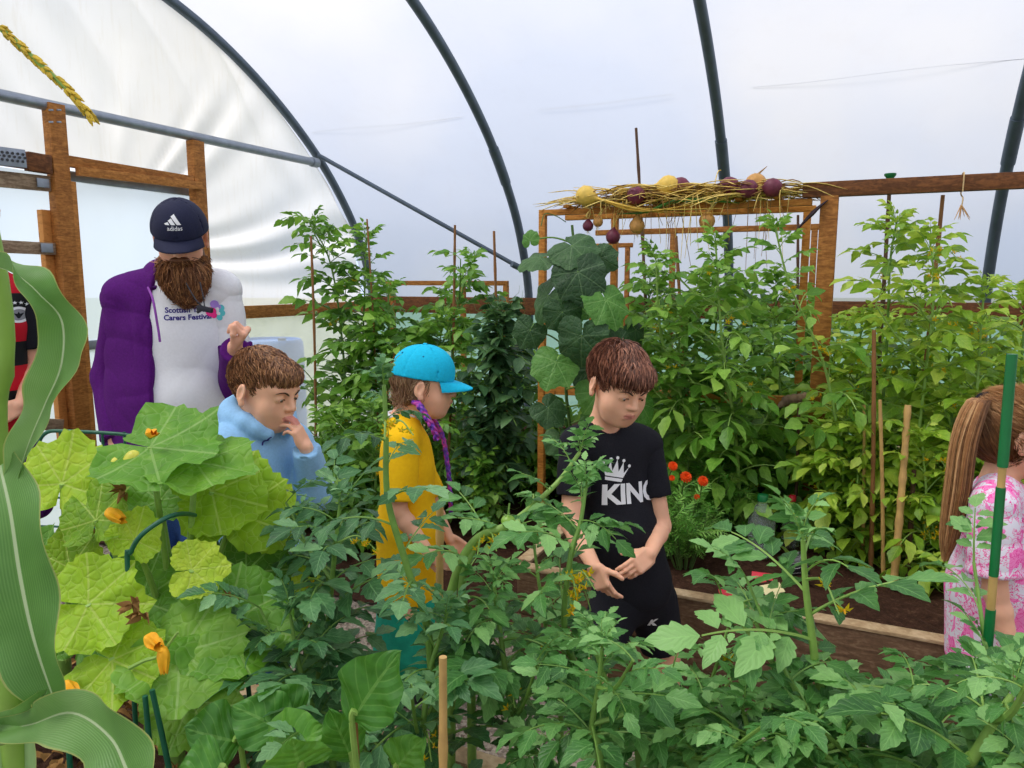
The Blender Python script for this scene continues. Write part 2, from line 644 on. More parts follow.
# ------------------------------------------------------------------ people: shared anatomy
def head_ops(f, age=1.0):
    """head in a frame: +Y face, +Z up, origin between the ears; about 0.205 tall at scale 1"""
    s = f.s
    P, R = f.p, f.R
    E = lambda c, r, k, op='u', RR=None: (el(P(*c), np.array(r) * s, R if RR is None else R @ RR), k * s, op)
    C = lambda a, b, r1, r2, k, op='u': (rc(P(*a), P(*b), r1 * s, r2 * s), k * s, op)
    o = [E((0, -.012, .032), (.073, .090, .078), .0),
         E((0, .022, -.030), (.060, .064, .070), .03),
         E((0, .045, .028), (.057, .044, .045), .03),
         C((-.028, .046, -.072), (.028, .046, -.072), .024, .024, .03),
         C((-.008, .062, -.080), (.008, .062, -.080), .019, .019, .02),
         E((.038, .050, -.032), (.026, .024, .028), .025),
         E((-.038, .050, -.032), (.026, .024, .028), .025),
         E((0, .072, -.047), (.026, .020, .022), .02)]
    # eye hollows, lids, brow, nose
    for x in (-1, 1):
        o.append(E((x * .031, .097, .004), (.020, .018, .013), .014, 's'))
    for x in (-1, 1):
        o.append(E((x * .030, .0735, .004), (.0165, .0150, .0135), .004))
        o.append(E((x * .0305, .0905, .0005), (.0125, .0070, .0010 + .0034 * age), .0015, 's'))
        o.append(C((x * .012, .0835, .022), (x * .044, .073, .023), .007, .006, .012))
    o += [C((0, .086, .014), (0, .1005, -.018), .0065, .0095, .012),
          E((0, .101, -.0215), (.0105, .0105, .009), .006),
          E((.0105, .0925, -.024), (.0075, .0085, .0065), .005),
          E((-.0105, .0925, -.024), (.0075, .0085, .0065), .005),
          C((-.016, .0855, -.0475), (0, .0935, -.0455), .0045, .0058, .006),
          C((.016, .0855, -.0475), (0, .0935, -.0455), .0045, .0058, .006),
          C((-.013, .0855, -.0565), (.013, .0855, -.0565), .0060, .0060, .007),
          C((-.019, .091, -.0515), (.019, .091, -.0515), .0016, .0016, .003, 's'),
          E((.0055, .0985, -.0285), (.0033, .004, .003), .002, 's'),
          E((-.0055, .0985, -.0285), (.0033, .004, .003), .002, 's')]
    for x in (-1, 1):
        a = math.radians(22) * x
        RR = np.array([[math.cos(a), math.sin(a), 0], [-math.sin(a), math.cos(a), 0], [0, 0, 1]])
        t = math.radians(-14)
        R2 = RR @ np.array([[1, 0, 0], [0, math.cos(t), -math.sin(t)], [0, math.sin(t), math.cos(t)]])
        o += [E((x * .078, -.010, .000), (.0090, .0175, .0275), .006, 'u', R2),
              E((x * .078, -.004, -.027), (.007, .010, .011), .006, 'u', R2),
              E((x * .0875, -.006, .002), (.006, .010, .018), .004, 's', R2)]
    return o

def face_parts(f, parent, M, look_down=0.5, lid=0.0, iris=(.10, .06, .03), brow=(.10, .05, .025), lash=True):
    """eyes (with iris sub-part), brows and lash line as parts of the person"""
    s = f.s
    wh, ir, pu = M['eye_white'], plain('iris_colour', iris, .25, .5), M['black']
    for x in (-1, 1):
        c = f.p(x * .030, .0765, .0035)
        mb = MB(); mb.ball(c, .0110 * s, f.R, 16, 12)
        e = mb.build('eye', wh, parent)
        d = nrm(f.R @ V(0.04 * x, 1.0, -look_down))
        mb = MB()
        mb.ball(c + d * .0078 * s, .0052 * s, None, 14, 10, 0)
        mb.ball(c + d * .0108 * s, .0030 * s, None, 10, 8, 1)
        mb.build('iris', [ir, pu], e)
        # upper lid margin (dark lash line) a little above the open slit
        mb = MB()
        pts = [f.p(x * (.0165 + .0275 * t), .0862 + .0030 * math.sin(math.pi * t) - .0075 * t, .0005 + (.0042 - lid) * math.sin(math.pi * t) - .001 * t) for t in np.linspace(0, 1, 9)]
        mb.tube(pts, [.0009 * s] + [.0016 * s] * 7 + [.0009 * s], 6)
        mb.build('eyelash', plain('lash_colour', mul(brow, .5), .7), parent)
        mb = MB()
        pts = [f.p(x * (.013 + .036 * t), .0935 - .016 * t * t, .0185 + .007 * math.sin(math.pi * min(1, t * 1.05)) - .004 * (1 - t)) for t in np.linspace(0, 1, 9)]
        mb.tube(pts, [.0022 * s, .0034 * s, .0036 * s, .0036 * s, .0034 * s, .003 * s, .0026 * s, .002 * s, .001 * s], 6, flat=.6)
        mb.build('eyebrow', plain('brow_colour', brow, .8), parent)

def hand_ops(f, curls=((20, 30, 20),) * 4, thumb=((.72, .62, -.30), (.45, .85, -.25)), k=.004, spread=1.0):
    s = f.s
    P = f.p
    o = [(bx(P(0, .046, 0), V(.037, .046, .0125) * s, f.R, .011 * s), .012 * s, 'u'),
         (el(P(.026, .034, -.008), V(.015, .028, .013) * s, f.R), .012 * s, 'u'),
         (el(P(-.026, .034, -.006), V(.013, .030, .012) * s, f.R), .012 * s, 'u')]
    xs, ys = (.0285, .0095, -.0095, -.0275), (.088, .092, .088, .080)
    ln, rd = (.070, .078, .072, .056), (.0090, .0092, .0088, .0078)
    for i in range(4):
        c = curls[i] if np.ndim(curls[0]) else curls
        a, p = 0.0, V(xs[i] * 1.0, ys[i] - .012, 0)
        sx = (xs[i]) * .16 * spread / .03 * .03
        r = rd[i]
        for j, fr in enumerate((.46, .30, .24)):
            a += math.radians(c[j])
            d = nrm(V(sx * 2.2, math.cos(a), -math.sin(a)))
            q = p + d * (ln[i] * fr + (.012 if j == 0 else 0))
            r2 = rd[i] * (.93, .86, .76)[j]
            o.append((rc(P(*p), P(*q), r * s, r2 * s), (k if j else .006) * s, 'u'))
            p, r = q, r2
    p = V(.022, .020, -.006)
    r = .0125
    for j, (d, L) in enumerate(zip((thumb[0], thumb[0], thumb[1]), (.026, .030, .030))):
        q = p + nrm(V(*d)) * L
        r2 = (.0115, .0100, .0085)[j]
        o.append((rc(P(*p), P(*q), r * s, r2 * s), .007 * s, 'u'))
        p, r = q, r2
    return o

def frame_to(o, fwd, palm, s=1.0, mirror=False):
    """hand frame: +Y along fwd, -Z towards palm; thumb on +X (mirror flips it)"""
    y = nrm(fwd)
    z = -nrm(palm)
    z = nrm(z - y * (z @ y))
    x = np.cross(y, z)
    if mirror:
        x = -x
    return Fr(o, np.stack([x, y, z], 1), s)

def skin_mat(name, base, dark):
    m = NT(name)
    n1 = m.noise(18.0, 3.0, vec=m.coord())
    col = m.ramp(n1, [(.3, mul(base, .92)), (.7, mul(base, 1.06))])
    b = m.done(col, .48, None, spec=.35)
    m.b.inputs['Subsurface Weight'].default_value = .12
    m.b.inputs['Subsurface Radius'].default_value = (.012, .004, .002)
    m.b.inputs['Subsurface Scale'].default_value = .5
    return b

def strands(mb, roots, nrmls, dirs, L, w, lift=.004, K=5, seed=0, droop=0.0, wob=.25, mat=0, tints=None):
    """many tapered hair locks as 3-sided tubes: roots, outward normals, tangent directions"""
    r = np.random.default_rng(seed)
    N = len(roots)
    L = np.broadcast_to(L, N) * r.uniform(.75, 1.2, N)
    t = np.linspace(0, 1, K)
    d = dirs + r.normal(size=(N, 3)) * wob
    d -= nrmls * (d * nrmls).sum(1, keepdims=True)
    d /= np.maximum(np.linalg.norm(d, axis=1, keepdims=True), 1e-9)
    pts = roots[:, None, :] + d[:, None, :] * (L[:, None] * t)[..., None] + nrmls[:, None, :] * (lift * np.sin(np.pi * np.minimum(t * .9 + .05, 1)) * r.uniform(.5, 1.3, N)[:, None])[..., None]
    pts[..., 2] -= droop * (t ** 2)
    side = np.cross(d, nrmls)
    rad = w * np.array([.7] + [1.0] * (K - 3) + [.75, .12])
    vs = []
    for a in (0, 2.094, 4.189):
        vs.append(pts + rad[None, :, None] * (math.cos(a) * side[:, None, :] + math.sin(a) * nrmls[:, None, :]))
    vs = np.stack(vs, 2)                       # N,K,3,3
    fs = []
    for j in range(N):
        b = j * K * 3
        for i in range(K - 1):
            for q in range(3):
                q2 = (q + 1) % 3
                fs.append((b + i * 3 + q, b + i * 3 + q2, b + i * 3 + 3 + q2, b + i * 3 + 3 + q))
    tn = np.repeat(r.uniform(0, 1, N) if tints is None else tints, K * 3)
    uv = np.zeros((N * K * 3, 2)); uv[:, 1] = np.tile(np.repeat(t, 3), N)
    mb.add(vs.reshape(-1, 3), fs, mat, uv, tn)

def hair_mat(name, dark, mid, light):
    m = NT(name)
    tint = m.n('ShaderNodeAttribute', _attribute_name='tint').outputs['Fac']
    ns = m.noise(55.0, 3.0, vec=m.coord())
    f = m.math('ADD', m.math('MULTIPLY', tint, .6), m.math('MULTIPLY', ns, .4))
    return m.done(m.ramp(f, [(.15, dark), (.5, mid), (.85, light)]), .5, spec=.3)

def pick(v, n, N, cond, seed):
    r = np.random.default_rng(seed)
    i = np.nonzero(cond)[0]
    i = r.choice(i, N, replace=len(i) < N)
    return v[i] + r.normal(size=(N, 3)) * .0012, n[i]

def local(f, v):
    return ((v - f.o) @ f.R) / f.s

def short_hair(f, name, parent, mat, N=2600, fringe=True, seed=1, thick=.012, length=.034, whorl=(0.0, -.06, .10), side_low=-.035, fr_z=.040, nape=-.055):
    """cropped boy's hair: a close cap with thousands of locks combed away from the crown"""
    s, P, R = f.s, f.p, f.R
    E = lambda c, r, k, op='u': (el(P(*c), np.array(r) * s, R), k * s, op)
    o = [E((0, -.014, .036), (.073 + thick * .75, .090 + thick, .078 + thick), 0),
         E((0, .052, .062), (.056, .038, .030), .02),
         # clear the face, the ears, the nape
         (bx(P(0, .100, -.06), V(.075, .062, .06 + fr_z) * s, R, .02 * s), .008 * s, 's'),
         (bx(P(0, .02, side_low - .10), V(.12, .040, .10) * s, R, .012 * s), .008 * s, 's'),
         (bx(P(0, -.06, nape - .10), V(.12, .12, .10) * s, R, .012 * s), .008 * s, 's')]
    for x in (-1, 1):
        o.append(E((x * .080, -.006, -.010), (.020, .028, .037), .004, 's'))
    v, q = sdf_mesh(o, .0035 * s)
    n = vnormals(v, q)
    mb = MB()
    mb.add(v, [tuple(x) for x in q], 0, None, .32)
    lv = local(f, v); ln = n @ R
    top = (np.linalg.norm((lv - V(0, -.014, .036)) / V(.075, .092, .080), axis=1) > .98)
    rt, rn = pick(v, n, N, top, seed)
    w = P(*whorl)
    d = rt - w
    d = d - rn * (d * rn).sum(1, keepdims=True)
    d /= np.maximum(np.linalg.norm(d, axis=1, keepdims=True), 1e-9)
    d = d + R @ V(0, .25, -.05)
    Lh = length * s * np.clip((local(f, rt)[:, 2] + .03) / .09, .28, 1)
    strands(mb, rt, rn, d, Lh, .0016 * s, .0045 * s, 5, seed, wob=.30)
    if fringe:
        rt2, rn2 = pick(v, n, N // 5, top & (lv[:, 1] > .035) & (lv[:, 2] > fr_z + .004), seed + 1)
        d2 = np.tile(R @ V(.25, .6, -1.0), (len(rt2), 1))
        strands(mb, rt2, rn2, d2, length * 1.05 * s, .0018 * s, .006 * s, 5, seed + 2, wob=.22)
    return mb.build(name, mat, parent)

def rcs(a, b, r1, r2, R, ratio):
    """tapered column of flattened section: r across, r*ratio front to back"""
    a, b, R = np.asarray(a, float), np.asarray(b, float), np.asarray(R, float)
    R = np.stack([nrm(V(R[0, 0], R[1, 0], 0)), nrm(V(-R[1, 0], R[0, 0], 0)), V(0, 0, 1)], 1)
    S = np.array([1, 1 / ratio, 1.0])
    fn0, _, _ = rc((a @ R) * S, (b @ R) * S, r1, r2)
    Rf, Sf = R.astype(np.float32), S.astype(np.float32)
    m = max(r1, r2)
    return (lambda P: fn0((P @ Rf) * Sf) * (.5 + .5 * ratio)), np.minimum(a, b) - m, np.maximum(a, b) + m

def torso_ops(J, R, sc=1.0, w=0.0, grow=0.0):
    """pelvis, waist, chest, shoulders as blended volumes (grow = cloth thickness, w = extra looseness low down)"""
    wx = J.get('wx', 1.0)
    g = grow
    rt = .80 / wx ** .6
    a, b, c, n = J['pelvis'], J['waist'], J['chest'], J['neck']
    up = c * .45 + n * .55
    ra, rb, rc_, ru = .100 * sc * wx + g + w, .095 * sc * wx + g + w, .104 * sc * wx + g, .098 * sc * wx + g
    o = [(rcs(a, b, ra, rb, R, rt), 0, 'u'),
         (rcs(b, c, rb, rc_, R, rt), .02 * sc, 'u'),
         (rcs(c, c * .6 + up * .4, rc_, ru, R, rt), .02 * sc, 'u'),
         (rc(J['shR'], J['shL'], .042 * sc + g, .042 * sc + g), .05 * sc, 'u'),
         (rc(n - V(0, 0, .008), J['shR'] * .75 + n * .25, .036 * sc + g * .5, .038 * sc + g), .03 * sc, 'u'),
         (rc(n - V(0, 0, .008), J['shL'] * .75 + n * .25, .036 * sc + g * .5, .038 * sc + g), .03 * sc, 'u')]
    return o

def body_mesh(J, R, hf, sc, hands, h, parent, skin, lips, lip_on=True, eye=1.0):
    o = torso_ops(J, R, sc)
    o += head_ops(hf, eye)
    o += [(rc(J['neck'] - R @ V(0, .01, .02), hf.p(0, -.018, -.055), .040 * sc, .041 * hf.s), .02, 'u')]
    for q in 'RL':
        o += chain([J['sh' + q], J['el' + q]], [.037 * sc, .030 * sc], .02)
        mid = J['el' + q] * .7 + J['wr' + q] * .3
        o += chain([J['el' + q], mid, J['wr' + q]], [.029 * sc, .0285 * sc, .0195 * sc], .012)
        o += chain([J['hip' + q], J['kn' + q]], [.064 * sc, .045 * sc], .03)
        mid = J['kn' + q] * .68 + J['an' + q] * .32
        o += chain([J['kn' + q], mid, J['an' + q]], [.043 * sc, .044 * sc, .029 * sc], .02)
        o += chain([J['an' + q], J['an' + q] + V(*(J['foot'] * .09 * sc), -.03 * sc)], [.026 * sc, .020 * sc], .02)
    for hd in hands:
        o += hd
    v, q = sdf_mesh(o, h)
    mi = np.zeros(len(q), int)
    if lip_on:
        c = local(hf, v[q].mean(1))
        lip = (((c[:, 0] / .020) ** 2 + ((c[:, 2] + .0515) / .0095) ** 2) < 1) & (c[:, 1] > .080)
        mi[lip] = 1
    b = qmesh('body', v, q, [skin, lips], parent, mi)
    return b, (v, q)

def sleeve(J, q, frac, r1, r2, arm_r):
    a, b = J['sh' + q], J['el' + q]
    if frac <= 1:
        e = a + (b - a) * frac
        o = [(rc(a, e, r1, r2), .03, 'u')]
        d = nrm(b - a)
        # flat open cuff
        o.append((bx(e + d * (.05 + r2 * .15), V(r2 * 2.2, r2 * 2.2, .05), basis(d), .002), .004, 's'))
        o.append((rc(e - d * .03, e + d * .06, arm_r, arm_r + .004), .004, 's'))
        return o

def basis(d):
    d = nrm(d)
    r = V(0, 0, 1) if abs(d[2]) < .9 else V(1, 0, 0)
    x = nrm(np.cross(r, d))
    return np.stack([x, np.cross(d, x), d], 1)

def shoe(parent, ankle, foot, sc, mat, sole):
    f = V(foot[0], foot[1], 0)
    r = np.cross(f, V(0, 0, 1))
    R = np.stack([r, f, V(0, 0, 1)], 1)
    g = V(ankle[0], ankle[1], 0)
    o = [(el(g + f * .045 * sc + V(0, 0, .034 * sc), V(.040, .105, .036) * sc, R), 0, 'u'),
         (rc(g + V(0, 0, .04 * sc), g + V(0, 0, .085 * sc), .042 * sc, .040 * sc), .03, 'u'),
         (bx(g + V(0, 0, -.05), V(.3, .3, .062), None, .002), .002, 's')]
    v, q = sdf_mesh(o, .006)
    s_ = qmesh('shoe', v, q, mat, parent)
    o = [(el(g + f * .045 * sc + V(0, 0, .012 * sc), V(.043, .110, .022) * sc, R), 0, 'u'),
         (bx(g + V(0, 0, -.049), V(.3, .3, .05), None, .001), .002, 's'),
         (bx(g + V(0, 0, .07), V(.3, .3, .05), None, .001), .002, 's')]
    v, q = sdf_mesh(o, .006)
    qmesh('sole', v, q, sole, s_)

def cap(hf, parent, mat, brim_mat, h_low=.030, brim_len=.075, tilt=0.0, button=True, seam=None, strap_gap=False, grow=.012, dome=.02):
    """baseball cap: six-panel crown shell and a curved stiff peak"""
    s, P = hf.s, hf.p
    a = math.radians(tilt)
    R = hf.R @ np.array([[1, 0, 0], [0, math.cos(a), -math.sin(a)], [0, math.sin(a), math.cos(a)]])
    f = Fr(P(0, -.010, h_low), R, s)
    rx, ry, rz = .075 + grow, .094 + grow, .082 + dome
    o = [(el(f.p(0, 0, 0), V(rx, ry, rz) * s, R), 0, 'u'),
         (el(f.p(0, .035, .032), V(.058, .062, .060) * s, R), .04 * s, 'u'),
         (el(f.p(0, 0, -.004), V(rx - .006, ry - .006, rz - .010) * s, R), .004 * s, 's'),
         (bx(f.p(0, 0, -.10), V(.2, .2, .10) * s, R, .002), .004 * s, 's')]
    if strap_gap:
        o.append((el(f.p(0, -ry, .016), V(.034, .045, .036) * s, R), .004 * s, 's'))
        o.append((rc(f.p(-.040, -ry * .86, .006), f.p(0, -ry * .995, .005), .0052 * s, .0052 * s), .003 * s, 'u'))
        o.append((rc(f.p(.040, -ry * .86, .006), f.p(0, -ry * .995, .005), .0052 * s, .0052 * s), .003 * s, 'u'))
    # shallow stitched seams between the panels
    for k in range(6):
        th = math.radians(90 + 60 * k)
        pts = [f.p(rx * 1.003 * math.cos(th) * math.cos(e), ry * 1.003 * math.sin(th) * math.cos(e), rz * 1.003 * math.sin(e)) for e in np.linspace(.1, 1.5, 9)]
        o += chain(pts, [.0018 * s] * 9, .004 * s, 's')
    v, q = sdf_mesh(o, .0035 * s)
    n = vnormals(v, q)
    v = folds(v, n, .0014 * s, 40, [(1, .3, .4), (.2, 1, .5)], 3)
    crown = qmesh('cap_crown', v, q, mat, parent)
    # peak
    mb = MB()
    nu, nv = 17, 7
    vs = []
    for layer in (0, 1):
        for j in range(nv):
            t = j / (nv - 1)
            for i in range(nu):
                u = -1 + 2 * i / (nu - 1)
                th = math.radians(90 - u * 54)
                x0, y0 = rx * .97 * math.cos(th), ry * .985 * math.sin(th)
                L = brim_len * (1 - abs(u) ** 2.4 * .82) * t
                x = x0 * (1 + .10 * t)
                y = y0 + L
                z = .004 - .014 * t * t - .016 * (abs(u) ** 2) * t - .004 + (.0022 if layer == 0 else -.0022)
                vs.append(f.p(x, y, z))
    N = nu * nv
    fs = []
    for j in range(nv - 1):
        for i in range(nu - 1):
            a_, b_, c_, d_ = j * nu + i, j * nu + i + 1, (j + 1) * nu + i + 1, (j + 1) * nu + i
            fs.append((a_, b_, c_, d_)); fs.append((N + d_, N + c_, N + b_, N + a_))
    for i in range(nu - 1):
        a_ = (nv - 1) * nu + i
        fs.append((a_, a_ + 1, N + a_ + 1, N + a_))
        fs.append((i + 1, i, N + i, N + i + 1))
    for j in range(nv - 1):
        a_ = j * nu; b_ = j * nu + nu - 1
        fs.append((a_ + nu, a_, N + a_, N + a_ + nu)); fs.append((b_, b_ + nu, N + b_ + nu, N + b_))
    mb.add(vs, fs)
    mb.build('cap_peak', brim_mat, parent)
    if button:
        mb = MB(); mb.ball(f.p(0, 0, rz + .002), V(.008, .008, .004) * s, R, 12, 6)
        mb.build('cap_button', mat, parent)
    return f, (v, q), crown

def eyelets(): pass
M = {}
M['black'] = plain('black_gloss', (.006, .006, .007), .25, .6, 0)
M['eye_white'] = plain('eye_white', (.72, .70, .67), .3, .5, .03)
M['skin_boy'] = skin_mat('skin_fair', (.88, .47, .30), (.5, .25, .17))
M['skin_man'] = skin_mat('skin_ruddy', (.80, .41, .27), (.5, .25, .17))
M['lips'] = plain('lips', (.68, .26, .20), .45, .4, .08)
M['black_cotton'] = plain('black_cotton', (.012, .012, .017), .85, .2, .25, 250, bump=.1)
M['white_print'] = plain('white_print', (.85, .85, .87), .6, .3, .02)
M['navy_cap'] = plain('navy_cap_cotton', srgb(34, 37, 62), .8, .25, .15, 200, bump=.1)
M['purple'] = plain('purple_fleece', srgb(82, 18, 106), .88, .2, .16, 120, bump=.25)
M['purple_dark'] = plain('purple_dark', srgb(66, 14, 88), .8, .2, .1, 120)
M['white_cotton'] = plain('white_cotton', (.82, .82, .85), .85, .2, .03, 100, bump=.1)
M['denim'] = plain('denim', srgb(52, 84, 140), .85, .2, .22, 200, bump=.2)
M['sky_fleece'] = plain('pale_blue_fleece', srgb(150, 196, 236), .9, .15, .06, 140, bump=.25)
M['maroon'] = plain('maroon_lining', srgb(110, 28, 58), .85, .2, .1)
M['turquoise'] = plain('turquoise_cotton', srgb(22, 188, 226), .8, .25, .08, 160, bump=.1)
M['yellow_cotton'] = plain('yellow_cotton', srgb(255, 196, 22), .85, .2, .06, 100, bump=.1)
M['teal_cloth'] = plain('teal_cloth', srgb(32, 160, 130), .7, .3, .15)
M['grey_sole'] = plain('grey_sole', (.35, .35, .36), .7)
M['dark_shoe'] = plain('dark_shoe', (.03, .03, .035), .6)
M['red_stripe'] = None
def _stripe():
    m = NT('red_black_striped_jersey')
    tc = m.n('ShaderNodeTexCoord')
    sp = m.n('ShaderNodeSeparateXYZ', Vector=tc.outputs['Object'])
    fr = m.math('FRACT', m.math('MULTIPLY', m.math('ADD', sp.outputs[2], .055), 1 / .215))
    col = m.mix(m.math('GREATER_THAN', fr, .5), (.010, .010, .012), srgb(196, 18, 40))
    return m.done(col, .7, spec=.25)
M['red_stripe'] = _stripe()
def _graffiti():
    m = NT('pink_graffiti_print')
    vec = m.coord()
    n1 = m.noise(9.0, 1.0, .4, vec, 1.2)
    n2 = m.noise(24.0, 2.0, .5, vec, 2.2)
    n3 = m.noise(16.0, 0.0, .4, m.coord((1.3, 1.3, .8)), 1.6)
    n4 = m.noise(46.0, 1.0, .5, vec, 2.5)
    zone = m.math('GREATER_THAN', n1, .54)
    patch = m.math('GREATER_THAN', n3, .61)
    line = m.math('LESS_THAN', m.math('ABSOLUTE', m.math('SUBTRACT', n2, .5)), .022)
    line2 = m.math('MULTIPLY', m.math('LESS_THAN', m.math('ABSOLUTE', m.math('SUBTRACT', n4, .5)), .03), zone)
    base = m.mix(m.math('MULTIPLY', m.math('GREATER_THAN', n1, .60), .5), (.80, .76, .84), srgb(250, 190, 226))
    col = m.mix(m.math('MULTIPLY', patch, .85), base, srgb(252, 112, 190))
    col = m.mix(m.math('MAXIMUM', m.math('MULTIPLY', line, .8), line2), col, srgb(240, 70, 160))
    return m.done(col, .85, spec=.2)
M['graffiti'] = _graffiti()
M['pink_cloth'] = plain('pink_cloth', srgb(240, 120, 190), .85, .2, .15)
M['hair_brown'] = hair_mat('hair_brown', srgb(62, 38, 24), srgb(124, 82, 52), srgb(180, 132, 90))
M['hair_auburn'] = hair_mat('hair_auburn', srgb(52, 28, 21), srgb(112, 68, 50), srgb(168, 114, 88))
M['hair_blonde'] = hair_mat('hair_dark_blonde', srgb(86, 54, 30), srgb(156, 108, 66), srgb(212, 168, 116))
M['hair_fair'] = hair_mat('hair_fair_brown', srgb(104, 74, 56), srgb(152, 116, 86), srgb(196, 162, 124))
M['beard'] = hair_mat('beard_ginger', srgb(56, 32, 20), srgb(124, 78, 48), srgb(192, 138, 90))
def _braid():
    m = NT('dyed_purple_braid')
    ns = m.noise(45.0, 2.0, vec=m.coord())
    return m.done(m.ramp(ns, [(.3, srgb(60, 40, 140)), (.45, srgb(112, 50, 170)), (.58, srgb(196, 60, 150)), (.75, srgb(90, 70, 190))]), .55)
M['braid'] = _braid()
M['steel_dark'] = plain('dark_clip', (.03, .03, .04), .4, .5, .1, metal=.6)
M['logo_pink'] = plain('print_pink', srgb(244, 52, 140), .7, .3, .02)
M['logo_lilac'] = plain('print_lilac', srgb(176, 140, 226), .7, .3, .02)
M['logo_teal'] = plain('print_teal', srgb(96, 200, 206), .7, .3, .02)
M['print_navy'] = plain('print_navy', srgb(52, 40, 130), .7, .3, .02)
# ------------------------------------------------------------------ materials of the place
def film_mat(name, tr=.16, col=(.90, .91, .94), dirt=.25, streak=(1, 1, 1), gloss=.05):
    """weathered polythene: lets daylight through diffusely, a little of it straight"""
    m = NT(name)
    vec = m.coord()
    n1 = m.noise(1.3, 4.0, .6, vec)
    n2 = m.noise(7.0, 5.0, .65, m.coord(streak))
    c = m.mix(m.math('MULTIPLY', m.ramp(n1, [(.45, (0, 0, 0)), (.75, (1, 1, 1))]), dirt), col, mul(col, .88))
    c = m.mix(m.math('MULTIPLY', m.ramp(n2, [(.52, (0, 0, 0)), (.80, (1, 1, 1))]), dirt * .9), c, (col[0] * .90, col[1] * .86, col[2] * .78))
    t = m.n('ShaderNodeBsdfTranslucent'); m.l(c, t.inputs['Color'])
    d = m.n('ShaderNodeBsdfDiffuse'); m.l(c, d.inputs['Color'])
    x = m.n('ShaderNodeBsdfTransparent')
    a = m.n('ShaderNodeMixShader'); a.inputs[0].default_value = .22
    m.l(t.outputs[0], a.inputs[1]); m.l(d.outputs[0], a.inputs[2])
    b = m.n('ShaderNodeMixShader'); b.inputs[0].default_value = tr
    m.l(a.outputs[0], b.inputs[1]); m.l(x.outputs[0], b.inputs[2])
    m.l(b.outputs[0], m.out.inputs[0])
    return m.mat

M['film'] = film_mat('polythene_cover', .26, (.44, .445, .48), .22)
M['film_gable'] = film_mat('polythene_gable', .18, (.62, .605, .60), .8, (5, 5, .6))
M['film_clear'] = film_mat('polythene_clear', .48, (.50, .53, .56), .3)
M['door_sheet'] = film_mat('door_sheet', .24, (.56, .64, .72), .2)
M['net'] = film_mat('green_side_net', .22, (.24, .50, .46), .3)
M['steel'] = plain('galvanised_steel', srgb(92, 104, 118), .5, .5, .12, 12, metal=.55)
M['steel_lt'] = plain('bright_galvanised', srgb(150, 158, 170), .45, .5, .12, 20, metal=.6)
M['timber'] = wood_mat('stained_timber', srgb(146, 92, 40), srgb(196, 132, 66))
M['timber_or'] = wood_mat('orange_batten', srgb(176, 112, 44), srgb(214, 150, 70))
M['timber_dk'] = wood_mat('dark_timber', srgb(96, 58, 32), srgb(140, 88, 48))
M['timber_grey'] = wood_mat('weathered_timber', srgb(138, 116, 92), srgb(182, 160, 132))
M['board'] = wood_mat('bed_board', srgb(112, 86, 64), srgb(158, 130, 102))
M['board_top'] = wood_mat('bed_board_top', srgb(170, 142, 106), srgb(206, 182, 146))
def _soil():
    m = NT('dark_soil')
    v = m.coord()
    n = m.noise(38.0, 6.0, .7, v); n2 = m.noise(140.0, 3.0, .7, v)
    f = m.math('ADD', m.math('MULTIPLY', n, .6), m.math('MULTIPLY', n2, .4))
    return m.done(m.ramp(f, [(.3, srgb(34, 22, 16)), (.55, srgb(74, 50, 38)), (.75, srgb(120, 90, 70))]), .95, m.bump(f, .9, .02), spec=.1)
M['soil'] = _soil()
def _gravel():
    m = NT('path_gravel')
    v = m.coord()
    vo = m.n('ShaderNodeTexVoronoi', Scale=75.0); m.l(v, vo.inputs['Vector'])
    n = m.noise(6.0, 4.0, .6, v)
    c = m.mix(.5, m.ramp(n, [(.3, srgb(96, 84, 72)), (.7, srgb(150, 136, 120))]), m.ramp(vo.outputs['Color'], [(.2, srgb(84, 74, 64)), (.8, srgb(186, 174, 160))]))
    return m.done(c, .95, m.bump(vo.outputs['Distance'], .8, .012), spec=.1)
M['gravel'] = _gravel()
M['grass'] = plain('outside_grass', srgb(126, 132, 104), .95, .1, .3, 6, bump=.5)

# ------------------------------------------------------------------ tunnel shell
W = 6.0
PROF = [(-.02, 0), (-.07, .5), (-.11, .95), (-.08, 1.36), (.08, 1.76), (.28, 2.05), (.58, 2.36), (.97, 2.65), (1.40, 2.89), (1.82, 3.05), (2.4, 3.19), (3.0, 3.24)]
PROF = PROF + [(W - t, z) for t, z in PROF[-2::-1]]
PS = spline(np.array([(t, z, 0) for t, z in PROF]), 6)[:, :2]
S_END = 10.5

def shrink(P, d):
    tan = np.gradient(P, axis=0); tan /= np.linalg.norm(tan, axis=1, keepdims=True)
    return P + np.stack([tan[:, 1], -tan[:, 0]], 1) * d

fl = MB()
a = [T(-.1, -.15), T(S_END, -.15), T(S_END, W + .15), T(-.1, W + .15)]
fl.add(a, [(0, 1, 2, 3)][::1])
fo = fl.build('floor', M['gravel'], smooth=False)
if fo.data.polygons[0].normal.z < 0: fo.data.flip_normals()
struct(fo)
g = MB(); g.add([(-60, -60, -.03), (60, -60, -.03), (60, 60, -.03), (-60, 60, -.03)], [(0, 1, 2, 3)])
struct(g.build('ground', M['grass'], smooth=False))

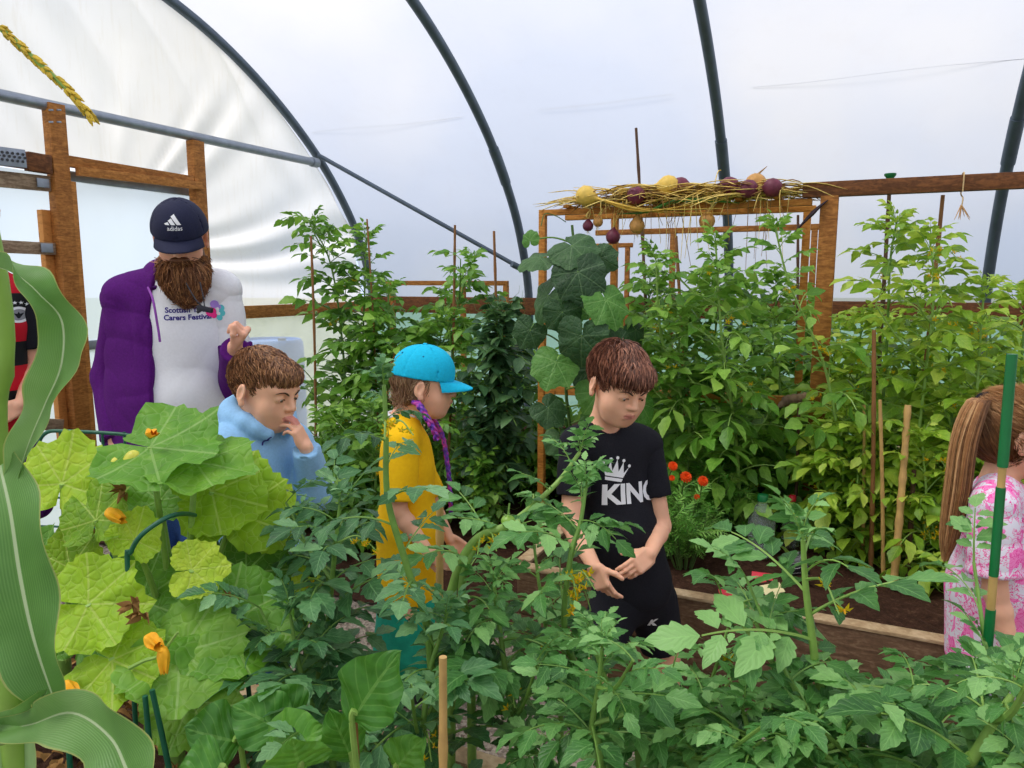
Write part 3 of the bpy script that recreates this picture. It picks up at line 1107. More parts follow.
z_rail = 1.20
up = PS[(PS[:, 1] > z_rail)]
def shell(name, prof, s0, s1, ns, mat, wob=.006, kind=True):
    mb = MB()
    k = len(prof)
    r = np.random.default_rng(3)
    vs, uv = [], []
    for i in range(ns + 1):
        s = s0 + (s1 - s0) * i / ns
        sag = .022 * math.sin(math.pi * ((s / 1.5) % 1.0)) ** 2
        P = shrink(prof, sag)
        for j in range(k):
            w = wob * (math.sin(s * 5.1 + j * .7) + math.sin(s * 2.3 - j * .43 + 1) + math.sin(s * 9 + j * 1.7)) / 2
            vs.append(T(s, P[j][0] , P[j][1] + w * .5))
            uv.append((s, j / k))
    fs = [(i * k + j, (i + 1) * k + j, (i + 1) * k + j + 1, i * k + j + 1) for i in range(ns) for j in range(k - 1)]
    mb.add(vs, fs, 0, uv)
    return mb.build(name, mat)
struct(shell('ceiling', up, -.07, S_END, 84, M['film']), 'translucent polythene cover of the growing tunnel')
lo_far = np.array([(-.03, .02), (-.07, .5), (-.11, .95), (-.10, z_rail)])
struct(shell('wall_back', lo_far, 0.0, S_END, 84, M['net'], .0), 'green net skirt along the tunnel side')
struct(shell('wall_front', np.array([(W - t, z) for t, z in lo_far[::-1]]), 0.0, S_END, 84, M['film'], .0))  # unseen near skirt, given film instead of net to brighten what faces it

def prof_z(t):
    i = np.argsort(PS[:, 0])
    return float(np.interp(t, PS[i, 0], PS[i, 1]))

# gable: pleated film above and beside the doorway, one sheet with the opening left out
def gable(name, s, mat, holes, pleat=True):
    mb = MB()
    nt, nz = 240, 130
    ts = np.linspace(-.10, W + .10, nt + 1)
    vs = np.zeros((nt + 1, nz + 1, 3))
    r = np.random.default_rng(8)
    for i, t in enumerate(ts):
        zt = max(.02, prof_z(min(max(t, -.1), W + .1))) if 0 < t < W else 1.2
        for j in range(nz + 1):
            z = zt * j / nz
            d = 0.0
            if pleat:
                # fan of folds drawn from the door head towards the hoop
                a = math.atan2(z - 1.55, 2.35 - t)
                rr = math.hypot(z - 1.55, 2.35 - t)
                fan = math.sin(a * 26 + 2.2 * math.sin(rr * 2.1) + 1.5 * math.sin(a * 7)) * (.5 + .5 * math.sin(a * 9 + 1.0))
                d += .026 * fan * min(1, max(0, (rr - .25) / .5)) * (1 if t < 2.2 else .25) * min(1, max(0, (2.75 - z) / .5))
                b = t * .92 - (z - 2.2) * .62
                d += .018 * (abs(math.sin(b * 6.5 + .8 * math.sin(z * 3))) ** .35 - .8) * min(1, max(0, (z - 1.9) / .4))
                d += .010 * math.sin(b * 23 + math.sin(t * 4) * 2) * min(1, max(0, (z - 1.9) / .4)) * (.5 + .5 * math.sin(b * 3.1))
            vs[i, j] = T(s - .05 + d, t, z)
    fs = []
    for i in range(nt):
        for j in range(nz):
            tc = (ts[i] + ts[i + 1]) / 2
            zc = (vs[i, j, 2] + vs[i + 1, j + 1, 2]) / 2
            if any(t0 < tc < t1 and z0 < zc < z1 for t0, t1, z0, z1 in holes):
                continue
            q = i * (nz + 1) + j
            fs.append((q, q + 1, q + nz + 2, q + nz + 1))
    mb.add(vs.reshape(-1, 3), fs)
    return mb.build(name, mat)

def tz(px, py, s=0.0):
    p = at_s(px, py, s)
    return st(p)[1], p[2]
tA, _ = tz(54, 180); tB, _ = tz(198, 180)
tL = tA + (tA - tB) * 1.02
zlint = tz(130, 176)[1]
zrail_g = tz(285, 313)[1]
print('gable: tA %.2f tB %.2f tL %.2f lintel %.2f rail %.2f' % (tA, tB, tL, zlint, zrail_g))
struct(gable('wall_left', 0.0, M['film_gable'], [(tB, tL, 0, zlint), (-.2, tB - .02, 0, zrail_g), (tL, W + .2, 0, zrail_g)]), 'pleated polythene end wall')
struct(gable('wall_right', S_END + .05, M['film'], [], False))
# clearer lower sheets either side of the doorway
def sheet(name, t0, t1, z0, z1, mat, s=-.02, n=24):
    mb = MB()
    vs = [T(s + .004 * math.sin(i * 1.3 + j * .5) , t0 + (t1 - t0) * i / n, z0 + (z1 - z0) * j / n) for i in range(n + 1) for j in range(n + 1)]
    fs = [(i * (n + 1) + j, i * (n + 1) + j + 1, (i + 1) * (n + 1) + j + 1, (i + 1) * (n + 1) + j) for i in range(n) for j in range(n)]
    mb.add(vs, fs)
    return mb.build(name, mat)
struct(sheet('wall_left_lower', -.10, tB - .03, .02, zrail_g, M['film_clear']))
struct(sheet('wall_left_far', tL + .03, W + .1, .02, zrail_g, M['film_clear']))

# hoops
for k in range(8):
    mb = MB()
    P = shrink(PS, .036)
    mb.tube([T(1.5 * k + (.04 if k == 0 else 0), t, z) for t, z in P], .031, 12)
    if k in (1, 2, 3):
        # sleeve joint with clamp
        i0 = int(len(P) * (.24 if k == 1 else .23))
        mb.tube([T(1.5 * k, t, z) for t, z in P[i0:i0 + 5]], .036, 12)
    struct(mb.build('steel_hoop', M['steel']), 'curved steel hoop of the tunnel frame')
# faint crease running along the cover
mb = MB()
zc = 2.47
for s0, s1 in ((.1, 1.35), (1.9, 2.75), (3.2, 4.6)):
    tc_ = .70
    mb.tube([T(s, tc_ + .012, zc + .006 * math.sin(s * 5) - .0) for s in np.linspace(s0, s1, 24)], 0.0014, 4)
cr_ = mb.build('cover_crease', plain('crease_grey', (.42, .43, .46), .8), bpy.data.objects['ceiling'])
# cross tube on the gable and the corner brace
mb = MB()
p0, p1 = at_s(0, 95, .09), at_s(317, 163, .09)
d = nrm(p1 - p0)
mb.tube([p0 - d * 2.2, p0, p1], .029, 12)
mb.tube([p1 - d * .06, p1], .036, 12)
struct(mb.build('cross_tube', M['steel_lt']), 'horizontal steel tube across the end wall')
mb = MB()
mb.tube([at_s(318, 155, .08), at_s(524, 270, 1.5)], .017, 10)
mb.tube([at_s(512, 264, 1.44), at_s(524, 270, 1.5)], .024, 10)
struct(mb.build('corner_brace', M['steel']), 'thin steel brace between the first two hoops')
# side rails and gable rail
for nm, t in (('trim_1', -.02), ('trim_2', W + .02)):
    mb = MB(); mb.beam(T(.0, t, z_rail), T(S_END, t, z_rail), .05, .13, bevel=.004)
    struct(mb.build(nm, M['timber_dk']), 'timber side rail of the tunnel')
mb = MB(); mb.beam(at_s(170, 316, .06), at_s(372, 306, .06), .045, .085)
struct(mb.build('trim_3', M['timber']), 'timber rail along the end wall')

# doorway: posts, head, leaves
def gpt(px, py, s=.06): return at_s(px, py, s)
mb = MB()
a_, b_ = gpt(53, 104, .10), gpt(70, 430, .10)
b_ = a_ + (b_ - a_) * ((a_[2] - .0) / (a_[2] - b_[2])) if a_[2] > b_[2] else b_
b_ = V(a_[0], a_[1], 0.0)
mb.beam(a_, b_, .085, .06, up=(AX[0], AX[1], 0), tint=.5)
mb.beam(V(a_[0], a_[1], 1.9) + np.r_[NX * -.055, 0] , b_ + np.r_[NX * -.055, 0], .035, .05, up=(AX[0], AX[1], 0), tint=.75)
mb.beam(V(a_[0], a_[1], 1.75) + np.r_[NX * .06, 0] + np.r_[AX * -.05, 0], b_ + np.r_[NX * .06, 0] + np.r_[AX * -.05, 0], .05, .04, up=(AX[0], AX[1], 0), tint=1.0)
postA = struct(mb.build('door_post', M['timber']), 'stained timber door post')
mb = MB()
for q in (110, 122):
    for w in (-5, 3):
        mb.box(gpt(56 + w, q, .14), (.010, .004, .004), None, 0, .001)
mb.build('staple', M['steel_lt'], postA)
mb = MB()
a_ = gpt(195, 141, .10)
mb.beam(a_, V(a_[0], a_[1], 0), .085, .06, up=(AX[0], AX[1], 0))
struct(mb.build('door_post', M['timber']), 'stained timber door post')
mb = MB()
mb.beam(gpt(66, 161, .11), gpt(192, 181, .11), .04, .055)
mb.beam(gpt(77, 171, .14), gpt(201, 186, .14), .03, .045, tint=.7)
struct(mb.build('door_lintel', M['timber']), 'timber head over the doorway')
mb = MB()
mb.beam(gpt(26, 161, .11), gpt(50, 165, .11), .04, .09)
mb.beam(gpt(-60, 148, .11), gpt(26, 161, .11), .04, .075)
struct(mb.build('door_lintel', M['timber_dk']), 'timber head over the left leaf')
mb = MB()
mb.beam(gpt(-8, 155, .145), gpt(26, 159, .145), .004, .085)
pl = struct(mb.build('bracket_plate', M['steel_lt']), 'perforated steel bracket')
mb = MB()
for i in range(6):
    for j in range(3):
        c = gpt(-3 + i * 5.2 + (j % 2) * 2, 151.5 + j * 3.6 + i * .6, .149)
        mb.tube([c, c + np.r_[AX * .002, 0]], .007, 8)
mb.build('bracket_hole', M['black'], pl)
# right leaf: pale sheet in a slim frame
d1 = sheet('door_1', tB + .04, tA - .05, .05, zlint - .02, M['door_sheet'], .03, 10)
struct(d1, 'closed door leaf of pale translucent sheet')
mb = MB()
for z in (.07, 1.05, zlint - .05):
    mb.beam(T(.035, tB + .05, z), T(.035, tA - .06, z), .02, .05)
mb.build('door_frame', M['steel_lt'], d1)
d2 = sheet('door_2', tA + .05, tL - .03, .05, zlint - .05, M['door_sheet'], .03, 10)
struct(d2, 'door leaf with grey cross braces')
mb = MB()
mb.beam(gpt(-70, 172, .08), gpt(50, 184, .08), .03, .075)
mb.beam(gpt(-70, 243, .08), gpt(54, 249, .08), .03, .06)
mb.beam(gpt(-70, 420, .08), gpt(62, 425, .08), .03, .06)
db = mb.build('door_brace', M['timber_grey'], d2)
mb = MB()
for q in ((43, 183), (47, 248)):
    mb.box(gpt(*q, .105), (.03, .003, .022), np.stack([np.r_[NX, 0], np.r_[AX, 0], V(0, 0, 1)], 1), 0, .001)
mb.build('brace_plate', M['steel_lt'], db)

# things beyond the clear sheet
def barrel(c, label):
    t = thing('water_barrel', c, label, 'barrel')
    mb = MB()
    mb.lathe(c, [(.27, .0), (.29, .03), (.30, .30), (.285, .32), (.30, .34), (.30, .60), (.285, .62), (.30, .64), (.29, .90), (.27, .93), (.255, .93), (.25, .91), (0, .91)], None, 28)
    mb.build('drum', plain('blue_plastic', srgb(52, 104, 168), .4, .5, .1), t)
    mb = MB(); mb.lathe(c + V(.12, 0, .91), [(.035, 0), (.035, .03), (0, .03)], None, 14)
    mb.build('bung', M['black'], t)
pb = at_s(270, 385, -.75)
barrel(V(pb[0], pb[1], -.03), 'blue plastic barrel standing outside behind the clear sheet')

# ------------------------------------------------------------------ raised beds
def bed(name, s0, s1, t0, t1, h, label, soil_h, mats=('board', 'board_top'), cat='raised bed', ends=(1, 1)):
    c = T((s0 + s1) / 2, (t0 + t1) / 2, 0)
    root = thing(name, c, label, cat, None)
    th = .042
    def wall(a, b, nm):
        L = np.linalg.norm(b - a)
        d = (b - a) / L
        nseg = max(1, int(round(L / 2.4)))
        mb = MB()
        for k in range(2):
            z = h * (k + .5) / 2
            for i in range(nseg):
                q0, q1 = a + (b - a) * (i / nseg), a + (b - a) * ((i + 1) / nseg)
                mb.beam(q0 + V(0, 0, z) + d * .001, q1 + V(0, 0, z) - d * .001, th, h / 2 - .004, bevel=.004, tint=.35 + .3 * ((i * 2 + k * 3) % 3) / 2)
        o = mb.build(nm, M[mats[0]], root)
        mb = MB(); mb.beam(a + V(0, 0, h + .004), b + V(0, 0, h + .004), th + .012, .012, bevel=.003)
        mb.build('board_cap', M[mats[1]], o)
        return o
    wall(T(s0, t1), T(s1, t1), 'front_board')
    wall(T(s0, t0), T(s1, t0), 'back_board')
    wall(T(s0, t0 + th), T(s0, t1 - th), 'end_board')
    wall(T(s1, t0 + th), T(s1, t1 - th), 'end_board')
    mb = MB()
    n, m2 = int((s1 - s0) / .06), int((t1 - t0) / .06)
    r = np.random.default_rng(2)
    vs = [T(s0 + .02 + (s1 - s0 - .04) * i / n, t0 + .02 + (t1 - t0 - .04) * j / m2, soil_h + r.normal() * .008 + .012 * math.sin(i * .6) * math.sin(j * .9)) for i in range(n + 1) for j in range(m2 + 1)]
    fs = [(i * (m2 + 1) + j, i * (m2 + 1) + j + 1, (i + 1) * (m2 + 1) + j + 1, (i + 1) * (m2 + 1) + j) for i in range(n) for j in range(m2)]
    mb.add(vs, fs)
    so = mb.build('soil', M['soil'], root)
    if so.data.polygons[0].normal.z < 0: so.data.flip_normals()
    return root
s_mid, t_mid = st(at_z(519, 566, .35))
BED_T1 = t_mid
bed_c = bed('raised_bed', s_mid, 8.2, 1.45, BED_T1, .35, 'timber raised bed holding the tomato frame and marigolds, in front of the boy in black', .31)
bed_n = bed('raised_bed', 1.55, 6.6, 3.86, 4.95, .33, 'timber raised bed nearest, full of tomato plants, courgette and sweetcorn', .30)
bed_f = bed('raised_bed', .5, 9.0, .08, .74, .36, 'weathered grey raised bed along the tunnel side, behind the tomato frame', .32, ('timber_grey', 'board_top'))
mb = MB()
for px, py, a in ((797, 478, .030), (757, 483, .034)):
    c = at_t(px, py, .74 + .024)
    P = [c + np.r_[AX * (a * .9 * math.cos(q)), a * 1.9 * math.sin(q)] for q in np.linspace(0, 6.283, 19)[:-1]]
    mb2 = MB(); mb2.add(P + [p + np.r_[NX * .002, 0] for p in P], [tuple(range(18)), tuple(range(35, 17, -1))] + [(i, (i + 1) % 18, 18 + (i + 1) % 18, 18 + i) for i in range(18)])
    mb2.build('paint_mark', plain('lime_paint', srgb(168, 204, 92), .7, .3, .06), bed_f)
# bare soil between the beds
mb = MB()
n = 40
r = np.random.default_rng(5)
vs = [T(-.0 + (s_mid - .08) * i / n, .80 + (2.70 - .80) * j / n, .012 + r.normal() * .006) for i in range(n + 1) for j in range(n + 1)]
mb.add(vs, [(i * (n + 1) + j, i * (n + 1) + j + 1, (i + 1) * (n + 1) + j + 1, (i + 1) * (n + 1) + j) for i in range(n) for j in range(n)])
so = mb.build('soil_patch', M['soil'])
if so.data.polygons[0].normal.z < 0: so.data.flip_normals()
tag(so, 'dark bare soil between the path and the side bed', 'soil', None, 'stuff')

# ------------------------------------------------------------------ timber crop frames
TF = 1.74
up_s = (AX[0], AX[1], 0)
big = thing('crop_frame', at_t(828, 540, TF) * V(1, 1, 0), 'heavy brown timber post and beam frame with a string loop', 'frame', None)
pt = at_t(830, 196, TF)
mb = MB(); mb.beam(V(pt[0], pt[1], pt[2]), V(pt[0], pt[1], 0), .070, .070, up=up_s); mb.build('post', M['timber'], big)
pa = at_t(803, 191, TF - .06 + .06)
mb = MB()
e = T(st(pa)[0] + 4.2, TF + .012, pa[2])
mb.beam(T(st(pa)[0], TF + .012, pa[2]), e, .045, .062); mb.build('beam', M['timber_dk'], big)
mb = MB(); q = T(st(e)[0] - .4, TF - .045, e[2]); mb.beam(q, V(q[0], q[1], 0), .07, .07, up=up_s); mb.build('post', M['timber'], big)

sm = thing('crop_frame', at_t(541, 520, TF) * V(1, 1, 0), 'slim orange batten frame carrying the drying onions and cucumber plant', 'frame', None)
pl_, pr_ = at_t(543, 213, TF), at_t(826, 208, TF)
pr_[2] = pl_[2]
sR = st(pr_)[0] - .055
mb = MB(); mb.beam(pl_ + V(0, 0, .015), V(pl_[0], pl_[1], 0), .034, .034, up=up_s); mb.build('post', M['timber_or'], sm)
mb = MB(); mb.beam(pl_, T(sR, TF, pl_[2]), .034, .028); mb.build('top_rail', M['timber_or'], sm)
mb = MB(); mb.beam(T(st(pl_)[0], TF - .32, pl_[2]), T(sR, TF - .32, pl_[2]), .034, .028); mb.build('top_rail', M['timber_or'], sm)
lr = at_t(556, 390, TF)
mb = MB(); mb.beam(T(st(pl_)[0] + .02, TF, lr[2]), T(sR, TF, lr[2] + .02), .034, .045); mb.build('lower_rail', M['timber_or'], sm)
for k, f_ in enumerate((.22, .97)):
    s_ = st(pl_)[0] + (sR - st(pl_)[0]) * f_
    mb = MB(); mb.beam(T(s_, TF - .32, pl_[2] - .014), T(s_, TF - .32, 0), .034, .034, up=up_s); mb.build('post', M['timber_or'], sm)
for k in range(7):
    s_ = st(pl_)[0] + .14 + k * (sR - st(pl_)[0] - .2) / 6.5
    mb = MB(); mb.beam(T(s_, TF + .05, pl_[2] + .022), T(s_, TF - .38, pl_[2] + .022), .03, .014); mb.build('slat', M['timber_or'], sm)
ONION_Z = pl_[2] + .030

def gantry(label, pxl, pxr, py_l, t, posts, mat='timber', th=.034):
    a, b = at_t(pxl, py_l, t), at_t(pxr, py_l, t)
    b[2] = a[2]
    b = T(st(at_t(pxr, 280, t))[0], t, a[2])
    root = thing('crop_frame', V(a[0], a[1], 0), label, 'frame', None)
    mb = MB(); mb.beam(a, b, th, th); mb.build('top_rail', M[mat], root)
    for px in posts:
        q = T(st(at_t(px, 280, t))[0], t, a[2] - th / 2)
        mb = MB(); mb.beam(q, V(q[0], q[1], 0), th, th, up=up_s); mb.build('post', M[mat], root)
    return root
gantry('brown batten frame in the far bed seen below the hanging onions', 596, 822, 233, .55, (672, 812))
gantry('brown batten frame in the far bed behind the girl in the turquoise cap', 386, 508, 283, .50, (392, 463, 506))
g3 = gantry('short low batten frame in the far bed behind the cucumber leaves', 590, 632, 246, 1.0, (592, 627), th=.026)
# ------------------------------------------------------------------ plant materials
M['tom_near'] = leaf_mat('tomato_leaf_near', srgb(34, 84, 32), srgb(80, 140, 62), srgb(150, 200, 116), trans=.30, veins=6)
M['tom_dark'] = leaf_mat('tomato_leaf_bluish', srgb(30, 72, 36), srgb(68, 122, 68), srgb(136, 182, 120), trans=.25, veins=6)  # darker, bluer green than the other near-bed tomato leaves
M['tom_back'] = leaf_mat('tomato_leaf_back', srgb(46, 90, 24), srgb(98, 152, 48), srgb(170, 210, 92), trans=.34, veins=5, vein_amt=.2)
M['tom_right'] = leaf_mat('tomato_leaf_pale', srgb(74, 116, 24), srgb(138, 182, 50), srgb(210, 226, 96), trans=.38, veins=5, vein_amt=.2)
M['tom_left'] = leaf_mat('tomato_leaf_left', srgb(42, 88, 22), srgb(88, 142, 42), srgb(156, 200, 80), trans=.32, veins=5, vein_amt=.2)
M['pea'] = leaf_mat('pea_leaf', srgb(40, 74, 48), srgb(72, 114, 70), srgb(112, 152, 92), trans=.22, veins=5, vein_amt=.25)
M['chard'] = leaf_mat('chard_leaf', srgb(34, 84, 22), srgb(72, 134, 40), srgb(130, 186, 66), vein=srgb(150, 196, 100), vein_amt=.30, trans=.25, veins=6, bump=.5)
M['stem_green'] = plain('green_stem', srgb(112, 150, 66), .5, .4, .16, 40)
M['stem_pale'] = plain('pale_stem', srgb(140, 176, 84), .5, .4, .14, 40)
M['stem_dark'] = plain('dark_stem', srgb(84, 112, 56), .6, .3, .2, 40)
M['flower_yellow'] = plain('yellow_petal', srgb(250, 214, 30), .6, .3, .08, 60)
M['flower_orange'] = plain('courgette_petal', srgb(250, 176, 34), .6, .3, .14, 50)
M['marigold'] = plain('marigold_petal', srgb(224, 74, 14), .7, .2, .25, 60)
M['tom_green'] = plain('unripe_tomato', srgb(136, 178, 66), .3, .5, .10, 14)
M['bamboo'] = plain('bamboo_cane', srgb(196, 158, 96), .5, .4, .16, 22, bump=.2)
M['bamboo_br'] = plain('brown_cane', srgb(142, 98, 58), .6, .3, .2, 22, bump=.2)
M['bamboo_dk'] = plain('dark_cane', srgb(98, 72, 56), .7, .3, .2, 22, bump=.2)
M['green_coat'] = plain('green_plastic_coating', srgb(18, 112, 58), .35, .5, .1, 30)
M['green_wire'] = plain('green_wire', srgb(24, 92, 66), .4, .5, .1, 30)
M['dry_leaf'] = plain('dried_leaf', srgb(150, 112, 66), .9, .1, .35, 30)

def palmate_mat(name, c1, c2, c3, vein, amt, trans=.3, rough=.5, crinkle=26.0):
    """lobed leaf seen from its petiole joint: UV holds the leaf plane, main veins fan out from (0,0)"""
    m = NT(name)
    tint = m.n('ShaderNodeAttribute', _attribute_name='tint').outputs['Fac']
    uv = m.n('ShaderNodeUVMap').outputs[0]
    sp = m.n('ShaderNodeSeparateXYZ', Vector=uv)
    x, y = sp.outputs[0], sp.outputs[1]
    best = None
    for a in (0, 46, -46, 100, -100):
        c, s = math.cos(math.radians(a)), math.sin(math.radians(a))
        along = m.math('ADD', m.math('MULTIPLY', x, s), m.math('MULTIPLY', y, c))
        per = m.math('ABSOLUTE', m.math('SUBTRACT', m.math('MULTIPLY', x, c), m.math('MULTIPLY', y, s)))
        per = m.math('ADD', per, m.math('MULTIPLY', m.math('LESS_THAN', along, 0.0), 1.0))
        # side veins off the main one
        best = per if best is None else m.math('MINIMUM', best, per)
    main = m.math('LESS_THAN', best, .016)
    vo = m.n('ShaderNodeTexVoronoi', Scale=7.0, _feature='DISTANCE_TO_EDGE')
    nv = m.noise(3.0, 2.0, vec=uv, what=1)
    m.l(m.mix(.12, uv, nv), vo.inputs['Vector'])
    net = m.math('LESS_THAN', vo.outputs['Distance'], .035)
    ns = m.noise(crinkle, 3.0, vec=m.coord())
    f = m.math('ADD', tint, m.math('MULTIPLY', m.math('SUBTRACT', ns, .5), .5))
    col = m.ramp(f, [(.1, c1), (.5, c2), (.92, c3)])
    vn = m.math('MAXIMUM', main, m.math('MULTIPLY', net, .45))
    col = m.mix(m.math('MULTIPLY', vn, amt), col, vein)
    h = m.math('ADD', m.math('MINIMUM', m.math('MULTIPLY', vo.outputs['Distance'], 2.2), .5), m.math('MULTIPLY', m.math('MINIMUM', best, .08), 4.0))
    nm = m.bump(h, .55, .006)
    b = m.n('ShaderNodeBsdfPrincipled', Roughness=rough)
    b.inputs['Specular IOR Level'].default_value = .4
    m.l(col, b.inputs['Base Color']); m.l(nm, b.inputs['Normal'])
    tr = m.n('ShaderNodeBsdfTranslucent'); m.l(m.mix(.3, col, mul(c3, 1.2)), tr.inputs['Color'])
    mx = m.n('ShaderNodeMixShader'); mx.inputs[0].default_value = trans
    m.l(b.outputs[0], mx.inputs[1]); m.l(tr.outputs[0], mx.inputs[2]); m.l(mx.outputs[0], m.out.inputs[0])
    return m.mat
M['courgette'] = palmate_mat('courgette_leaf', srgb(96, 146, 20), srgb(166, 208, 42), srgb(222, 234, 76), srgb(214, 230, 124), .5, .36)
M['courgette_dk'] = palmate_mat('courgette_leaf_deep', srgb(54, 108, 22), srgb(100, 158, 40), srgb(156, 200, 70), srgb(170, 204, 120), .5, .3)
M['cucumber'] = palmate_mat('cucumber_leaf', srgb(26, 52, 28), srgb(48, 84, 44), srgb(84, 124, 66), srgb(112, 144, 96), .4, .2, .55)

M['cucumber_lt'] = palmate_mat('cucumber_leaf_young', srgb(44, 92, 28), srgb(82, 136, 52), srgb(130, 178, 84), srgb(150, 190, 110), .4, .26, .5)

# ------------------------------------------------------------------ leaf shapes
def blade(l, w, n=9, lobes=4, depth=.22, fold=.22, curl=.25, seed=0, ruffle=0.0, peak=.72, cols=1, tip=1.0):
    """one leaf blade along +Y: rows of left edge .. midrib .. right edge"""
    r = np.random.default_rng(seed)
    vs, uv = [], []
    side = r.normal() * .10
    ncol = 2 * cols + 1
    for i in range(n + 1):
        s = i / n
        base = math.sin(math.pi * min(1, s) ** peak) ** .85 if 0 < s < 1 else 0.0
        base = max(base, .03 if s < .5 else 0.0)
        y = s * l
        zc = -curl * l * s * s
        xc = side * l * s * s
        for c in range(ncol):
            u = (c - cols) / cols
            e = abs(u)
            saw = 1.0
            if lobes:
                ph = (s * lobes + (.25 if u > 0 else 0)) % 1.0
                saw = 1.0 - depth * (1.0 - ph) ** 1.4 * (e if cols > 1 else 1)
            ww = w * .5 * base * saw
            z = zc + fold * ww * e + (ruffle * l * math.sin(s * 17 + u * 2 + seed) * e)
            fw = .10 * l * e * base * (1 if lobes else .4)       # edges lie a little ahead
            vs.append((xc + u * ww, y + fw * (1 - s), z))
            uv.append((u, s))
    fs = [(i * ncol + c, i * ncol + c + 1, (i + 1) * ncol + c + 1, (i + 1) * ncol + c) for i in range(n) for c in range(ncol - 1)]
    return np.array(vs), fs, np.array(uv)

class Tpl:
    def __init__(self):
        self.v, self.f, self.m, self.uv, self.t, self.n = [], [], [], [], [], 0
    def put(self, v, f, uv=None, mat=0, tint=.5):
        self.v.append(np.asarray(v)); self.uv.append(np.zeros((len(v), 2)) if uv is None else uv)
        self.f += [tuple(i + self.n for i in q) for q in f]
        self.m += [mat] * len(f); self.t.append(np.full(len(v), tint)); self.n += len(v)
    def close(self):
        self.v = np.concatenate(self.v); self.uv = np.concatenate(self.uv); self.t = np.concatenate(self.t)
        return self

def rot(ax, a):
    c, s = math.cos(a), math.sin(a)
    return {'x': np.array([[1, 0, 0], [0, c, -s], [0, s, c]]), 'y': np.array([[c, 0, s], [0, 1, 0], [-s, 0, c]]), 'z': np.array([[c, -s, 0], [s, c, 0], [0, 0, 1]])}[ax]

def tube_arr(pts, rad, n=4):
    mb = MB(); mb.tube(pts, rad, n)
    return np.concatenate(mb.v), mb.f

def tomato_leaf(seed, pairs=3, n=7, detail=True, droop=.9, narrow=1.0):
    """pinnate tomato leaf, unit length along +Y; material 0 blade, 1 stalk"""
    r = np.random.default_rng(seed)
    T_ = Tpl()
    a0 = .38 + r.normal() * .12
    P, a, p = [V(0, 0, 0)], a0, V(0, 0, 0)
    K = 10
    for i in range(K):
        p = p + V(r.normal() * .006, math.cos(a), math.sin(a)) * (.72 / K)
        a -= droop / K * (1 + .6 * i / K)
        P.append(p)
    P = np.array(P)
    v, f = tube_arr(P[::2] if not detail else P, np.linspace(.013, .006, len(P[::2] if not detail else P)), 4 if detail else 3)
    T_.put(v, f, None, 1)
    def pos(t):
        i = min(K - 1, int(t * K)); q = t * K - i
        return P[i] * (1 - q) + P[i + 1] * q, nrm(P[i + 1] - P[i])
    def leaflet(t, sgn, L, Wd, sd, stalk=.05):
        c, d = pos(t)
        pitch = math.asin(max(-1, min(1, d[2])))
        yaw = sgn * (1.05 + r.normal() * .15) if sgn else r.normal() * .1
        v, f, uv = blade(L, Wd * narrow, n, 4 if detail else 3, .30 if detail else .30, .26 + r.normal() * .08, .12 + r.uniform(0, .30), sd)
        v = v + V(0, stalk * .5, 0)
        R = rot('x', pitch * .7 - r.uniform(-.15, .35)) @ rot('y', r.normal() * .25)
        v = (v @ R.T) @ rot('z', -yaw).T + c
        T_.put(v, f, uv, 0, float(np.clip(.5 + r.normal() * .16, 0, 1)))
    ts = np.linspace(.24, .84, pairs)
    for i, t in enumerate(ts):
        L = (.25, .31, .30, .25)[min(i, 3)] * r.uniform(.85, 1.12)
        for sg in (-1, 1):
            leaflet(t + r.normal() * .015, sg, L, L * .56, seed * 31 + i * 7 + sg)
        if detail and i < pairs - 1:
            for sg in (-1, 1):
                l2 = .09 * r.uniform(.7, 1.3)
                leaflet(t + .10, sg, l2, l2 * .7, seed * 13 + i + sg + 5)
    leaflet(1.0, 0, .30 * r.uniform(.9, 1.1), .19, seed * 17 + 3, .02)
    return T_.close()

TOM_HI = [tomato_leaf(i + 1, 3 + i % 2, 15, True, droop=.35 + .22 * (i % 4), narrow=1.08) for i in range(8)]
TOM_LO = [tomato_leaf(i + 40, 3 + i % 2, 7, False, droop=.55 + .28 * (i % 4), narrow=1.08) for i in range(10)]
def pea_leaf(seed):
    r = np.random.default_rng(seed)
    T_ = Tpl()
    P = np.array([V(0, 0, 0), V(0, .3, .10), V(0, .6, .12), V(.05, .9, .02), V(.1, 1.05, .12)])
    v, f = tube_arr(P, [.012, .01, .008, .005, .003], 3); T_.put(v, f, None, 1)
    for t in (.06, .32, .6):
        for sg in (-1, 1):
            L = (.42 if t < .1 else .36) * r.uniform(.85, 1.1)
            v, f, uv = blade(L, L * .62, 5, 0, 0, .15, .3, seed + int(t * 10) + sg)
            v = v @ rot('x', -.1 - r.uniform(0, .5)).T @ rot('z', -sg * (1.1 + r.normal() * .2)).T + V(0, t, .11 * min(1, t * 3))
            T_.put(v, f, uv, 0, float(np.clip(.5 + r.normal() * .2, 0, 1)))
    return T_.close()
PEA = [pea_leaf(i + 90) for i in range(5)]
